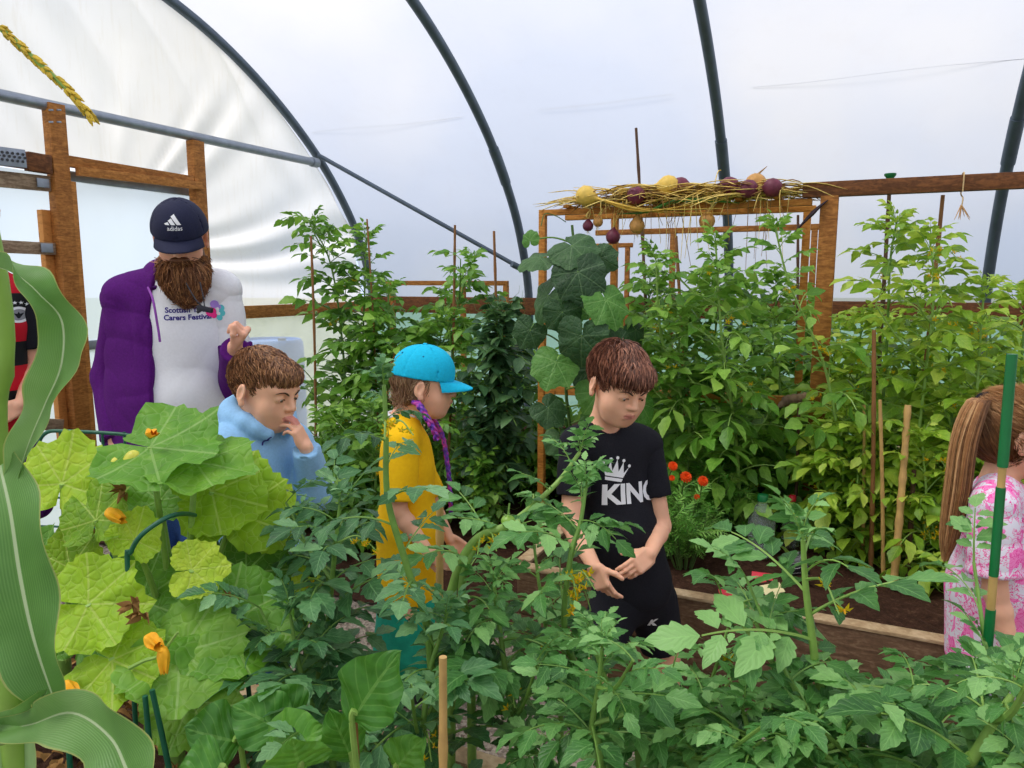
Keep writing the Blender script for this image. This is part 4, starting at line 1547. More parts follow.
def fern_leaf(seed, pairs=9):
    r = np.random.default_rng(seed)
    T_ = Tpl()
    P = np.array([V(0, t, .45 * t - .55 * t * t) for t in np.linspace(0, 1, 6)])
    v, f = tube_arr(P, np.linspace(.012, .004, 6), 3); T_.put(v, f, None, 1)
    for i in range(pairs):
        t = .15 + .85 * i / pairs
        c = V(0, t, .45 * t - .55 * t * t)
        for sg in (-1, 1):
            L = .26 * math.sin(math.pi * (.25 + .7 * t)) * r.uniform(.8, 1.2)
            v, f, uv = blade(L, L * .20, 3, 0, 0, .2, .25, seed + i)
            v = v @ rot('x', r.normal() * .3).T @ rot('z', -sg * (.85 + r.normal() * .15)).T + c
            T_.put(v, f, uv, 0, float(np.clip(.5 + r.normal() * .2, 0, 1)))
    return T_.close()
FERN = [fern_leaf(i + 300) for i in range(5)]

def place(mb, tpl, p, az, tilt, size, roll=0.0, tint=0.0):
    """template leaf to world: tilt>0 lifts it, az is the compass heading of its length"""
    R = rot('z', az) @ rot('x', tilt) @ rot('y', roll)
    mb.add(tpl.v * size @ R.T + np.asarray(p), tpl.f, tpl.m, tpl.uv, np.clip(tpl.t + tint, 0, 1))

def palm_leaf(seed, lobes=.28, ragged=.05, n=56, rings=6, cup=.10, point=.0, ruffle=.05, notch=.75):
    """palmate leaf of radius about 1, petiole joint at the origin, tip along +Y, surface facing +Z"""
    r = np.random.default_rng(seed)
    ph = r.uniform(0, 6.28, 4)
    vs, uv = [(0, 0, 0)], [(0, 0)]
    outl = []
    for j in range(n):
        th = -math.pi + 2 * math.pi * (j + .5) / n           # angle from the tip axis
        lob = 0.0
        for a, wgt in ((0, 1.0), (46, .92), (-46, .92), (100, .80), (-100, .80)):
            dd = abs((math.degrees(th) - a + 180) % 360 - 180)
            lob = max(lob, wgt * (1 - lobes * min(1, (dd / 27.0)) ** (1.5 if not point else 1.05)))
        back = abs(math.degrees(th))
        if back > 128:
            lob *= 1 - notch * ((back - 128) / 52) ** 1.2
        lob *= 1 + ragged * math.sin(th * 23 + ph[0]) * .6 + ragged * (((th * 8.5 + ph[1]) % 1.0) - .5)
        outl.append((th, lob))
    for k in range(1, rings + 1):
        q = k / rings
        for th, R_ in outl:
            rr = R_ * q
            x, y = math.sin(th) * rr, math.cos(th) * rr
            z = cup * rr * rr * 1.2 + ruffle * q ** 2 * (math.sin(th * 5 + ph[2]) + .6 * math.sin(th * 9 + ph[3])) - .10 * max(0, y) ** 2
            vs.append((x, y, z)); uv.append((x, y))
    fs = [(0, 1 + (j + 1) % n, 1 + j) for j in range(n - 1)]
    for k in range(rings - 1):
        for j in range(n - 1):
            a = 1 + k * n + j
            fs.append((a, a + 1, a + n + 1, a + n))
    return np.array(vs), fs, np.array(uv)

# ------------------------------------------------------------------ plant builders
def star_flower(mb, c, nd, size, mat=0, matc=1, seed=0, reflex=.5):
    """small five-petalled tomato flower with a pointed cone"""
    B = basis(nd)
    r = np.random.default_rng(seed)
    for k in range(5):
        a = k * 1.2566 + r.normal() * .1
        d = B[:, 0] * math.cos(a) + B[:, 1] * math.sin(a)
        s = np.cross(B[:, 2], d)
        tip = c + d * size + B[:, 2] * (-reflex * size)
        m1 = c + d * size * .5 + s * size * .22 + B[:, 2] * size * .06
        m2 = c + d * size * .5 - s * size * .22 + B[:, 2] * size * .06
        mb.add([c, m1, tip, m2, c - B[:, 2] * size * .08], [(0, 1, 2, 3), (4, 3, 2, 1)], mat)
    mb.tube([c, c + B[:, 2] * size * .55], [size * .16, size * .05], 5, matc)

def truss(root, p, out, n, length, fl_size=.010, seed=0, mats=None):
    r = np.random.default_rng(seed)
    mb = MB()
    out = nrm(out)
    end = p + out * length + V(0, 0, -length * .35)
    mid = p + out * length * .55 + V(0, 0, length * .10)
    sp = spline([p, mid, end], 5)
    mb.tube(sp, np.linspace(.0022, .0012, len(sp)), 4, 2)
    for k in range(n):
        q = sp[int(len(sp) * (.35 + .6 * k / max(1, n)))]
        e = q + nrm(V(r.normal(), r.normal(), -.4)) * length * .22
        mb.tube([q, e], .0009, 3, 2)
        star_flower(mb, e, nrm(V(r.normal() * .6, -1 + r.normal() * .3, -.5)), fl_size * r.uniform(.8, 1.2), 0, 1, seed * 7 + k, .3)
    return mb.build('flower_truss', [M['flower_yellow'], M['flower_orange'], M['stem_pale']], root)

def fruit(root, p, r_, mat='tom_green', hang=.02):
    mb = MB()
    mb.ball(p, (r_, r_, r_ * .88), None, 16, 11, 0)
    for k in range(5):
        a = k * 1.2566
        d = V(math.cos(a), math.sin(a), 0)
        mb.add([p + V(0, 0, r_ * .86) + d * .001, p + d * r_ * .45 + V(0, 0, r_ * .88) + V(-d[1], d[0], 0) * r_ * .12, p + d * r_ * .95 + V(0, 0, r_ * .95), p + d * r_ * .45 + V(0, 0, r_ * .88) - V(-d[1], d[0], 0) * r_ * .12], [(0, 1, 2, 3)], 1)
    mb.tube([p + V(0, 0, r_ * .8), p + V(.003, .004, r_ + hang)], .0018, 5, 1)
    return mb.build('tomato', [M[mat], M['stem_green']], root)

def tomato(label, path, leaf, nleaf, mat, hi=False, r0=.009, start=.12, stem='stem_green', trusses=0, fruits=0, seed=0, shoots=0, top_k=.45, tilt=(.15, .5), group=None, fl=.010, tint=0.0, fr=.022, shoot_len=.22, az_bias=None, cat='tomato plant', name='tomato_plant', tpls=None):
    r = np.random.default_rng(seed * 101 + 7)
    tpls = tpls or (TOM_HI if hi else TOM_LO)
    sp = spline(path, 8)
    root = thing(name, sp[0], label, cat, group)
    mb = MB()
    mb.tube(sp, np.linspace(r0, r0 * .42, len(sp)), 8 if hi else 6)
    fol = MB()
    L = len(sp)
    def at_f(f):
        i = min(L - 2, int(f * (L - 1))); q = f * (L - 1) - i
        return sp[i] * (1 - q) + sp[i + 1] * q
    az = r.uniform(0, 6.28)
    for i in range(nleaf):
        f = start + (1 - start) * i / max(1, nleaf - 1)
        az += 2.4 + r.normal() * .35
        a = az
        if az_bias is not None and r.uniform() < .5:
            a = az_bias + r.normal() * .9
        k = leaf * (1.0 - (1 - top_k) * max(0, (f - .55) / .45) ** 1.2) * r.uniform(.8, 1.15) * (.75 + .25 * min(1, f / .3))
        ti = r.uniform(*tilt) + (.55 * max(0, (f - .8) / .2))
        place(fol, tpls[int(r.integers(len(tpls)))], at_f(f), a, ti, k, r.normal() * .25, tint + r.normal() * .12)
    # shoot tip
    for k in range(4):
        place(fol, tpls[k % len(tpls)], sp[-1], az + k * 1.6, .9 + r.normal() * .2, leaf * .38, 0, tint + .15)
    for j in range(shoots):
        f = r.uniform(.2, .85)
        p = at_f(f)
        a = r.uniform(0, 6.28) if az_bias is None else az_bias + r.normal() * 1.0
        e = p + V(math.sin(-a), math.cos(a), 0) * shoot_len * r.uniform(.5, 1.0) + V(0, 0, shoot_len * r.uniform(.3, .9))
        q = spline([p, (p + e) / 2 + V(0, 0, -.02), e], 4)
        mb.tube(q, np.linspace(r0 * .6, r0 * .3, len(q)), 6)
        for m_ in range(4):
            place(fol, tpls[int(r.integers(len(tpls)))], q[2 + m_ * (len(q) - 3) // 3], r.uniform(0, 6.28), r.uniform(.2, .7), leaf * r.uniform(.45, .75), r.normal() * .2, tint + .08)
    mb.build('stem', M[stem], root)
    fo = fol.build('foliage', [M[mat], M[stem]], root)
    for j in range(trusses):
        f = r.uniform(.35, .95)
        a = r.uniform(0, 6.28) if r.uniform() < .4 else math.pi + r.normal() * .9
        truss(root, at_f(f), V(math.sin(-a), math.cos(a), .15), int(r.integers(3, 6)), .09 * leaf / .25, fl, seed * 13 + j)
    for j in range(fruits):
        f = r.uniform(.25, .8)
        a = math.pi + r.normal() * .8
        fruit(root, at_f(f) + V(math.sin(-a), math.cos(a), 0) * r.uniform(.03, .07) + V(0, 0, -.02), fr * r.uniform(.7, 1.15))
    return root, sp

def cane(label, a, b, r_=.006, mat='bamboo', group=None, nodes=5, name='bamboo_cane', cat='cane'):
    a, b = np.asarray(a, float), np.asarray(b, float)
    root = thing(name, b if b[2] < a[2] else a, label, cat, group)
    mb = MB()
    n = 26
    t = np.linspace(0, 1, n)
    rr = np.full(n, r_) * np.linspace(.86, 1.05, n)
    for k in range(nodes):
        i = int((k + .6) * n / nodes)
        if i < n: rr[i] *= 1.22
    bend = np.sin(np.pi * t)[:, None] * V(.006, .004, 0) * np.linalg.norm(b - a)
    mb.tube(a + (b - a) * t[:, None] + bend, rr, 9)
    mb.build('shaft', M[mat], root)
    return root
PX = at
def ground_of(p, z):
    return V(p[0], p[1], z)
SB_N, SB_C, SB_F = .30, .31, .32      # soil heights

# ---------------------------------------------------------------- tomatoes of the near bed (front)
def near(label, pix, leaf, nleaf, mat='tom_near', **kw):
    pts = [PX(x, y, d) for x, y, d in pix]
    b = pts[0]
    pts = [V(b[0] + (b[0] - pts[1][0]) * .15, b[1] + .01, SB_N - .02)] + (pts if b[2] > SB_N + .03 else pts[1:])
    kw.setdefault('tilt', (.0, .45))
    return tomato(label, pts, leaf * .86, int(nleaf * 1.22), mat, hi=True, group='tomato plants in the near bed', **kw)
near('tall tomato plant with pale bare stalk in front of the wooden bed board', [(826, 760, 1.0), (815, 660, 1.0), (806, 590, 1.0), (803, 540, 1.0)], .26, 8, seed=1, r0=.0085, stem='stem_pale', start=.30, top_k=.55, trusses=1, shoots=2, fl=.011)
near('tomato plant with a thick pale stalk before the girl in the pink top', [(950, 800, .80), (972, 760, .80), (992, 725, .80), (1012, 695, .80)], .20, 9, seed=2, r0=.009, stem='stem_pale', start=.05, shoots=2)
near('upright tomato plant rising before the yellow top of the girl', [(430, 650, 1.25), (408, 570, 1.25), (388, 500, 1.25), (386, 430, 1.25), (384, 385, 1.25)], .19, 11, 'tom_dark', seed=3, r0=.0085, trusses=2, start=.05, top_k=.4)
near('arching tomato plant with one small green fruit, right of the girl in yellow', [(470, 650, 1.35), (462, 585, 1.35), (480, 540, 1.37), (515, 520, 1.40), (556, 484, 1.45), (580, 452, 1.48)], .20, 13, 'tom_near', seed=4, r0=.0095, stem='stem_pale', trusses=2, start=.08, top_k=.5)
near('tomato plant reaching in front of the boy in black up to his shirt print', [(600, 720, 1.30), (566, 640, 1.30), (570, 560, 1.32), (580, 525, 1.34), (586, 486, 1.36)], .21, 14, 'tom_near', seed=5, r0=.008, trusses=4, start=.05, top_k=.45, fl=.013)
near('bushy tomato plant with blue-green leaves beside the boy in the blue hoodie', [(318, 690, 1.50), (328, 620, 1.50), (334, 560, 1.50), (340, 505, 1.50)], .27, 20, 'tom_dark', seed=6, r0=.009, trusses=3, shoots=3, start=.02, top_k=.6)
near('low tomato plant at the bottom edge beside the short bamboo stake', [(600, 768, 1.0), (592, 730, 1.0), (598, 690, 1.0), (602, 650, 1.0)], .19, 15, seed=7, r0=.007, start=.0, shoots=2)
near('tomato plant under the hands of the boy in black, hiding his knees', [(640, 775, 1.15), (630, 725, 1.15), (606, 680, 1.16), (592, 640, 1.18)], .22, 14, seed=8, r0=.008, trusses=2, shoots=2, start=.02, fl=.013)
near('small tomato plant with one yellow flower cluster at the bed board', [(690, 778, 1.15), (700, 720, 1.15), (715, 670, 1.16), (728, 628, 1.18)], .15, 8, seed=9, r0=.006, trusses=2, start=.02, fl=.014)
near('spreading tomato plant along the bottom edge right of centre', [(770, 785, .95), (760, 760, .95), (752, 742, .96), (744, 715, .97)], .22, 15, seed=10, r0=.008, shoots=2, start=.0)
near('broad low tomato plant below the pink top of the girl', [(900, 790, .98), (890, 765, .98), (878, 752, .99), (868, 726, 1.0)], .23, 15, seed=11, r0=.008, shoots=2, start=.0)
near('tomato plant with long arching leaf reaching toward the green stake', [(935, 790, 1.15), (930, 755, 1.15), (918, 745, 1.16), (904, 722, 1.2)], .20, 10, seed=12, r0=.008, shoots=1, start=.05)
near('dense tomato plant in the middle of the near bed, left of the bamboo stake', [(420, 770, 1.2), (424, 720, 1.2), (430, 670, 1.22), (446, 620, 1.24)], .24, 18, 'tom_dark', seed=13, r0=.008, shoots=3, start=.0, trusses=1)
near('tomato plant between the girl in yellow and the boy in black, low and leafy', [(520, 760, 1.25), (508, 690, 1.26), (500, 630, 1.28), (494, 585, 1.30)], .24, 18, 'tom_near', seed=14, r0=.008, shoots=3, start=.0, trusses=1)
near('dark-leaved tomato plant behind the big chard leaf', [(330, 740, 1.32), (310, 700, 1.32), (298, 660, 1.33), (290, 615, 1.35)], .24, 18, 'tom_dark', seed=15, r0=.008, shoots=3, start=.0)
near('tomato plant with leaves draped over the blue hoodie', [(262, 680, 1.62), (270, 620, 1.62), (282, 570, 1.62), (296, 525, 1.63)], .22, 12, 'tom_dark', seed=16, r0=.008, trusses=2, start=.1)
near('tomato plant at the far edge of the near bed between the two bed corners', [(560, 700, 1.5), (548, 640, 1.5), (540, 590, 1.52), (534, 545, 1.55)], .22, 14, 'tom_near', seed=17, r0=.007, trusses=2, start=.0)
near('tomato plant in the bottom right corner', [(1015, 790, .88), (1005, 755, .88), (990, 720, .89), (975, 695, .9)], .25, 13, seed=18, r0=.008, shoots=1, start=.0)
near('low tomato plant filling the gap under the tall pale stalk', [(845, 790, .9), (836, 765, .9), (822, 752, .9), (812, 736, .92)], .22, 13, seed=19, r0=.007, shoots=1, start=.0)
near('tomato plant low in front of the legs of the boy in black', [(690, 790, 1.0), (676, 755, 1.0), (668, 755, 1.02), (664, 735, 1.05)], .19, 13, seed=20, r0=.007, shoots=1, start=.0)
rt = thing('tomato_plant', PX(505, 560, 1.36), 'thick curved pale tomato side shoot bearing a single small green fruit', 'tomato plant', 'tomato plants in the near bed')
mb = MB()
q = spline([PX(452, 590, 1.36), PX(462, 560, 1.36), PX(478, 538, 1.36), PX(500, 529, 1.36), PX(520, 522, 1.37)], 6)
mb.tube(np.vstack([[V(q[0][0] - .01, q[0][1], SB_N - .02)], q]), np.r_[.010, np.linspace(.0095, .007, len(q))], 8)
mb.build('stem', M['stem_pale'], rt)
fruit(rt, PX(508, 521, 1.355), .0135)

# ---------------------------------------------------------------- tomatoes behind: far bed left
def back(label, pix, leaf, nleaf, mat, z0, grp, **kw):
    pts = [PX(x, y, d) for x, y, d in pix]
    pts = [V(pts[0][0], pts[0][1], z0 - .02)] + pts
    return tomato(label, pts, leaf * 1.12, int(nleaf * 1.75), mat, hi=False, group=grp, **kw)
G1 = 'tomato plants against the end wall'
kw = dict(r0=.010, start=.02, shoots=7, trusses=3, fl=.016, shoot_len=.30)
back('tall tomato plant with a shoot arching left above the blue hoodie boy', [(338, 500, 4.6), (345, 400, 4.6), (340, 320, 4.6), (330, 262, 4.6), (313, 226, 4.6)], .34, 34, 'tom_left', SB_F, G1, seed=31, **kw)
back('tall leafy tomato plant whose tip stands beside the first hoop', [(352, 500, 4.5), (360, 400, 4.5), (364, 310, 4.5), (366, 240, 4.5)], .36, 38, 'tom_left', SB_F, G1, seed=32, **kw)
back('bushy tomato plant just left of the turquoise cap', [(382, 500, 4.3), (386, 420, 4.3), (390, 350, 4.3), (388, 290, 4.3)], .36, 34, 'tom_left', SB_F, G1, seed=33, **kw)
back('tomato plant leaning right above the turquoise cap with a bare shoot', [(420, 500, 4.4), (432, 380, 4.4), (456, 310, 4.4), (472, 262, 4.4)], .32, 26, 'tom_left', SB_F, G1, seed=34, **kw)
back('low tomato plant at the foot of the end wall behind the boy in blue', [(330, 520, 4.1), (326, 470, 4.1), (328, 420, 4.1)], .34, 22, 'tom_left', .0, G1, seed=35, **kw)
back('tomato plant behind the girl in yellow, level with her shoulders', [(372, 530, 3.7), (376, 470, 3.7), (372, 410, 3.7)], .30, 24, 'tom_left', .0, G1, seed=36, **kw)
back('tomato plant between the cap of the girl and the pea plant', [(452, 500, 4.2), (458, 420, 4.2), (452, 350, 4.2), (446, 318, 4.2)], .30, 24, 'tom_back', SB_F, G1, seed=37, **kw)

G2 = 'tomato plants around the batten frame'
kw2 = dict(r0=.010, start=.0, shoots=4, trusses=3, fl=.014, shoot_len=.28)
back('tall tomato plant under the drying onions, left of centre stem', [(664, 560, 3.15), (690, 440, 3.15), (662, 340, 3.15), (656, 262, 3.15)], .30, 34, 'tom_back', SB_C, G2, seed=41, stem='stem_pale', **kw2)
back('tall tomato plant under the drying onions with a straight pale stem', [(742, 560, 3.05), (736, 440, 3.05), (722, 340, 3.05), (716, 250, 3.05)], .30, 36, 'tom_back', SB_C, G2, seed=42, stem='stem_pale', **kw2)
back('leggy tomato plant with a bare stem curving up beside the timber post', [(812, 560, 2.9), (838, 470, 2.85), (826, 372, 2.85), (790, 285, 2.85), (776, 232, 2.85)], .24, 17, 'tom_back', SB_C, G2, seed=43, r0=.008, start=.1, stem='stem_pale', trusses=4, fl=.012)
back('bushy tomato plant directly right of the head of the boy in black', [(672, 560, 3.3), (680, 470, 3.3), (676, 400, 3.3), (680, 330, 3.3)], .32, 32, 'tom_back', SB_C, G2, seed=44, **kw2)
back('bushy tomato plant left of the heavy timber post', [(790, 560, 3.35), (782, 470, 3.35), (780, 390, 3.35), (774, 320, 3.35)], .32, 32, 'tom_back', SB_C, G2, seed=45, **kw2)
back('tomato plant in the far bed behind the frame, left', [(650, 480, 4.5), (652, 400, 4.5), (648, 320, 4.5), (650, 280, 4.5)], .38, 30, 'tom_back', SB_F, G2, seed=46, **kw2)
back('tomato plant in the far bed behind the frame, middle', [(716, 480, 4.3), (712, 400, 4.3), (716, 320, 4.3), (712, 285, 4.3)], .38, 32, 'tom_back', SB_F, G2, seed=47, **kw2)
back('tomato plant in the far bed behind the frame, beside the heavy post', [(775, 480, 4.2), (780, 400, 4.2), (774, 330, 4.2), (778, 285, 4.2)], .38, 30, 'tom_back', SB_F, G2, seed=48, **kw2)
back('dark leafy tomato plant between the girl in yellow and the cucumber', [(535, 480, 4.6), (540, 420, 4.6), (536, 360, 4.6)], .36, 24, 'tom_left', SB_F, G2, seed=49, **kw2)

G3 = 'tomato plants right of the heavy post'
kw3 = dict(r0=.008, start=.0, shoots=4, trusses=5, fl=.012, shoot_len=.26)
for i, (lb, pix, leaf, n) in enumerate([
    ('tall pale tomato plant climbing the green-capped cane', [(862, 590, 2.95), (876, 480, 2.95), (886, 360, 2.95), (890, 265, 2.95), (896, 225, 2.95)], .26, 34),
    ('tall pale tomato plant with its tip left of the string loop', [(906, 600, 2.75), (914, 480, 2.75), (926, 370, 2.75), (934, 290, 2.75), (930, 240, 2.75)], .25, 32),
    ('pale tomato plant close to the right side of the heavy post', [(846, 590, 3.05), (850, 480, 3.05), (856, 390, 3.05), (862, 320, 3.05)], .28, 32),
    ('pale tomato plant above the ponytail girl with two green fruits', [(966, 560, 2.7), (972, 470, 2.7), (978, 370, 2.7), (984, 290, 2.7)], .26, 28),
    ('pale tomato plant at the right edge behind the ponytail girl', [(1016, 540, 2.8), (1018, 450, 2.8), (1022, 360, 2.8), (1026, 300, 2.8)], .28, 26),
    ('yellowing tomato plant low between the thick bamboo and the pink top', [(918, 610, 2.6), (922, 560, 2.6), (926, 500, 2.6), (922, 440, 2.6)], .24, 30),
    ('yellowing tomato plant at the foot of the dark canes', [(868, 610, 2.8), (862, 560, 2.8), (858, 500, 2.8), (862, 440, 2.8)], .24, 28),
    ('tomato plant in the side bed beyond the dark canes', [(880, 460, 3.9), (884, 400, 3.9), (878, 330, 3.9)], .36, 30),
    ('tomato plant in the side bed beyond the fourth hoop', [(950, 460, 3.7), (946, 400, 3.7), (952, 330, 3.7)], .36, 30),
    ('tomato plant in the side bed at the far right edge', [(1020, 460, 3.5), (1016, 400, 3.5), (1024, 340, 3.5)], .34, 26),
    ('tomato plant in the side bed just right of the heavy post', [(836, 470, 4.0), (832, 400, 4.0), (838, 330, 4.0)], .36, 28),
]):
    z0 = SB_C if pix[0][2] < 3.3 else SB_F
    back(lb, pix, leaf, n, 'tom_right', z0, G3, seed=60 + i, fruits=(2 if i in (3, 5) else 1 if i in (0, 2) else 0), fr=.030, stem='stem_pale' if i % 2 else 'stem_green', **kw3)

for i, (lb, x, d, ytop, z0) in enumerate([
    ('tomato plant filling the side bed behind the cucumber leaves', 600, 4.55, 345, SB_F), ('tomato plant deep behind the head of the boy in black', 636, 4.35, 330, SB_F),
    ('tomato plant in the side bed behind the third hoop', 742, 4.15, 318, SB_F), ('tomato plant low behind the marigolds against the grey board', 712, 3.45, 420, SB_C),
    ('tomato plant low left of the heavy post against the grey board', 764, 3.25, 440, SB_C), ('tomato plant behind the thick bamboo in the side bed', 912, 3.75, 330, SB_F),
    ('tomato plant in the side bed right of the fourth hoop', 990, 3.55, 330, SB_F), ('tomato plant standing between the heavy post and the dark canes', 846, 2.85, 420, SB_C),
    ('tomato plant behind the ponytail, at the height of her hair tie', 948, 2.75, 400, SB_C),
    ('tomato plant deep in the side bed under the left onion bunch', 668, 4.15, 315, SB_F), ('tomato plant deep in the side bed, leaves level with the side rail', 694, 4.4, 318, SB_F),
    ('tomato plant deep in the side bed, right of the third hoop', 758, 4.35, 312, SB_F), ('tomato plant deep in the side bed just left of the heavy post', 804, 4.0, 320, SB_F),
    ('tomato plant in the side bed left of the pea plant', 470, 4.85, 330, SB_F), ('tomato plant in the side bed between pea and cucumber', 520, 4.7, 335, SB_F),
    ('tomato plant in the side bed left of the girl in yellow', 420, 5.0, 330, SB_F)]):
    m_ = 'tom_right' if x > 840 else 'tom_back'
    back(lb, [(x - 4, 500, d), (x + 3, (500 + ytop) / 2, d), (x, ytop, d)], .33 if d > 3.4 else .27, 26, m_, z0, G3 if x > 840 else G2, seed=200 + i, **kw2)

# ---------------------------------------------------------------- pea plant on its cane
pts = [PX(498, 545, 3.95), PX(497, 480, 3.95), PX(496, 420, 3.95), PX(497, 360, 3.95), PX(500, 315, 3.95)]
pts = [V(pts[0][0], pts[0][1], .0)] + pts[1:]
tomato('dark green pea plant bushing round a cane, right of the turquoise cap', pts, .27, 110, 'pea', hi=False, seed=80, r0=.006, start=.22, shoots=9, shoot_len=.20, name='pea_plant', cat='pea plant', tpls=PEA, tilt=(-.3, .6), top_k=.7, tint=-.05)
tomato('lighter young pea plant at the foot of the dark pea plant', [V(PX(488, 540, 3.8)[0], 3.8, .0), PX(486, 500, 3.8), PX(482, 460, 3.8)], .17, 40, 'tom_left', hi=False, seed=81, r0=.005, start=.1, name='pea_plant', cat='pea plant', tpls=PEA, tilt=(-.2, .6), top_k=.8)

# ---------------------------------------------------------------- cucumber on the slim frame
cu = thing('cucumber_plant', V(PX(568, 520, 3.3)[0], 3.3, SB_C), 'cucumber plant with big dark hanging leaves on the slim batten frame', 'cucumber plant')
mb = MB()
cs = spline([V(PX(568, 520, 3.3)[0], 3.3, SB_C - .02), PX(572, 450, 3.3), PX(566, 380, 3.28), PX(578, 300, 3.28), PX(572, 225, 3.28)], 8)
mb.tube(cs, np.linspace(.009, .006, len(cs)), 7)
mb.build('stem', M['stem_dark'], cu)
def big_leaf(root, p, R, size, mat, seed, stem_to=None, name='leaf', stem='stem_green', pr=.006, **kw):
    v, f, uv = palm_leaf(seed, **kw)
    mb = MB()
    r = np.random.default_rng(seed)
    mb.add(v * size @ R.T + p, f, 0, uv, float(np.clip(.5 + r.normal() * .16, .1, .9)))
    o = mb.build(name, M[mat], root)
    if stem_to is not None:
        mb = MB()
        b = np.asarray(stem_to, float)
        q = spline([b, (b + p) / 2 - R[:, 2] * size * .16 + V(0, 0, .02), p], 6)
        mb.tube(q, np.linspace(pr * 1.1, pr * .8, len(q)), 7)
        mb.build('petiole', M[stem], o)
    return o
def leaf_R(face, tip):
    """leaf plane: +Z towards 'face', +Y (tip) as near as possible to 'tip'"""
    z = nrm(face); y = np.asarray(tip, float); y = nrm(y - z * (y @ z))
    return np.stack([np.cross(y, z), y, z], 1)
for i, (x, y, d, s, face, tip) in enumerate([
    (572, 246, 3.05, .155, (-.2, -1, 1.0), (.5, -.3, -.6)), (578, 272, 2.98, .165, (.1, -1, .6), (.2, -.2, -1)),
    (606, 300, 2.95, .145, (.25, -1, .45), (.3, 0, -1)), (562, 312, 3.0, .120, (-.1, -1, .3), (.1, 0, -1)),
    (582, 336, 2.92, .160, (0, -1, .25), (-.1, 0, -1)), (548, 296, 3.08, .150, (-.7, -1, .5), (-.8, 0, -.8)),
    (556, 362, 3.02, .150, (-.4, -1, .3), (-.3, 0, -1)), (614, 348, 3.0, .150, (.5, -1, .5), (.6, 0, -.8)),
    (540, 258, 3.1, .120, (-.5, -.6, 1), (-1, -.2, -.1)), (530, 240, 3.15, .06, (-.2, -1, .4), (-.2, 0, 1)),
    (598, 392, 3.05, .14, (.2, -1, .2), (.2, 0, -1)), (640, 404, 3.0, .12, (.3, -1, .5), (.5, 0, -.7)),
    (548, 408, 3.1, .12, (-.3, -1, .4), (.4, 0, -.6)), (600, 258, 3.1, .10, (.3, -1, .6), (.7, 0, -.4)),
    (572, 300, 3.2, .14, (0, -1, .2), (0, 0, -1)), (590, 370, 3.2, .15, (0, -1, .2), (.2, 0, -1)), (560, 440, 3.15, .11, (-.2, -1, .4), (0, 0, -1)),
    (636, 330, 3.15, .10, (.4, -1, .4), (.5, 0, -.8)), (600, 420, 3.2, .13, (.1, -1, .4), (.2, 0, -1)), (530, 330, 3.15, .11, (-.4, -1, .3), (-.5, 0, -.9))]):
    p = PX(x, y, d)
    k = int(np.argmin(np.linalg.norm(cs - p, axis=1)))
    big_leaf(cu, p, leaf_R(np.array(face) + np.random.default_rng(900 + i).normal(size=3) * V(.35, .1, .35), tip), s * .84, 'cucumber_lt' if i % 4 == 2 or i in (9, 11) else 'cucumber', 500 + i, cs[max(0, k - 1)], lobes=.20, ragged=.03, point=1, cup=-.20, ruffle=.05, notch=.6, pr=.004)
mb = MB()
q = spline([PX(566, 222, 3.26), PX(556, 216, 3.24), PX(545, 214, 3.22), PX(541, 226, 3.2)], 6)
mb.tube(q, .0022, 5); mb.build('tendril', M['stem_dark'], cu)

# ---------------------------------------------------------------- courgette plants by the wire fence
def courgette(label, base, leaves, seed0, group):
    root = thing('courgette_plant', base, label, 'courgette plant', group)
    mb = MB()
    mb.tube(spline([base, base + V(.01, .0, .12), base + V(.03, -.02, .24)], 5), np.linspace(.022, .014, 11), 9)
    mb.build('stem', M['stem_green'], root)
    hub = base + V(.02, -.01, .16)
    for i, (x, y, d, s, face, tip, mt) in enumerate(leaves):
        p = PX(x, y, d)
        big_leaf(root, p, leaf_R(face, tip), s * 1.18, mt, seed0 + i, hub + V(0, 0, .02 * (i % 4)), lobes=.20, ragged=.07, cup=.10, ruffle=.075, notch=.55, pr=.0075, stem='stem_pale')
    return root
c1 = courgette('large yellow-green courgette plant in front of the man, with curled yellow flowers', V(*PX(170, 690, 1.55)[:2], SB_N), [
    (150, 447, 1.52, .140, (-.1, -.5, 1), (1, -.3, .05), 'courgette_dk'), (196, 462, 1.50, .110, (.1, -.4, 1), (1, -.1, -.1), 'courgette_dk'),
    (234, 512, 1.56, .120, (.1, -1, .55), (.2, .3, 1), 'courgette'), (262, 520, 1.62, .085, (.4, -1, .5), (.7, .2, .8), 'courgette'),
    (88, 604, 1.32, .098, (.05, -1, .75), (.75, -.1, .1), 'courgette'), (192, 570, 1.38, .062, (.2, -1, .7), (1, 0, .2), 'courgette'),
    (135, 540, 1.46, .062, (-.1, -1, .3), (.2, 0, 1), 'courgette'), (226, 622, 1.36, .125, (.15, -.7, 1), (1, -.2, .0), 'courgette_dk'),
    (180, 652, 1.30, .120, (.1, -.8, 1), (.9, -.4, -.3), 'courgette_dk'), (112, 660, 1.28, .092, (-.1, -.8, .8), (.7, -.5, .1), 'courgette'),
    (212, 492, 1.56, .115, (.2, -.9, .7), (.7, 0, .5), 'courgette'), (160, 500, 1.60, .095, (-.2, -.9, .7), (-.3, 0, 1), 'courgette_dk'),
    (96, 520, 1.50, .085, (-.3, -1, .7), (-.2, 0, 1), 'courgette'), (246, 572, 1.58, .10, (.3, -.9, .6), (.6, .1, .7), 'courgette_dk'),
    (280, 590, 1.66, .10, (.3, -.9, .5), (.8, 0, -.3), 'courgette'), (140, 600, 1.5, .10, (0, -.9, .7), (.1, -.3, 1), 'courgette_dk'),
    (190, 700, 1.42, .10, (.2, -.8, .8), (.5, -.4, -.5), 'courgette_dk')], 700, 'courgette plants')
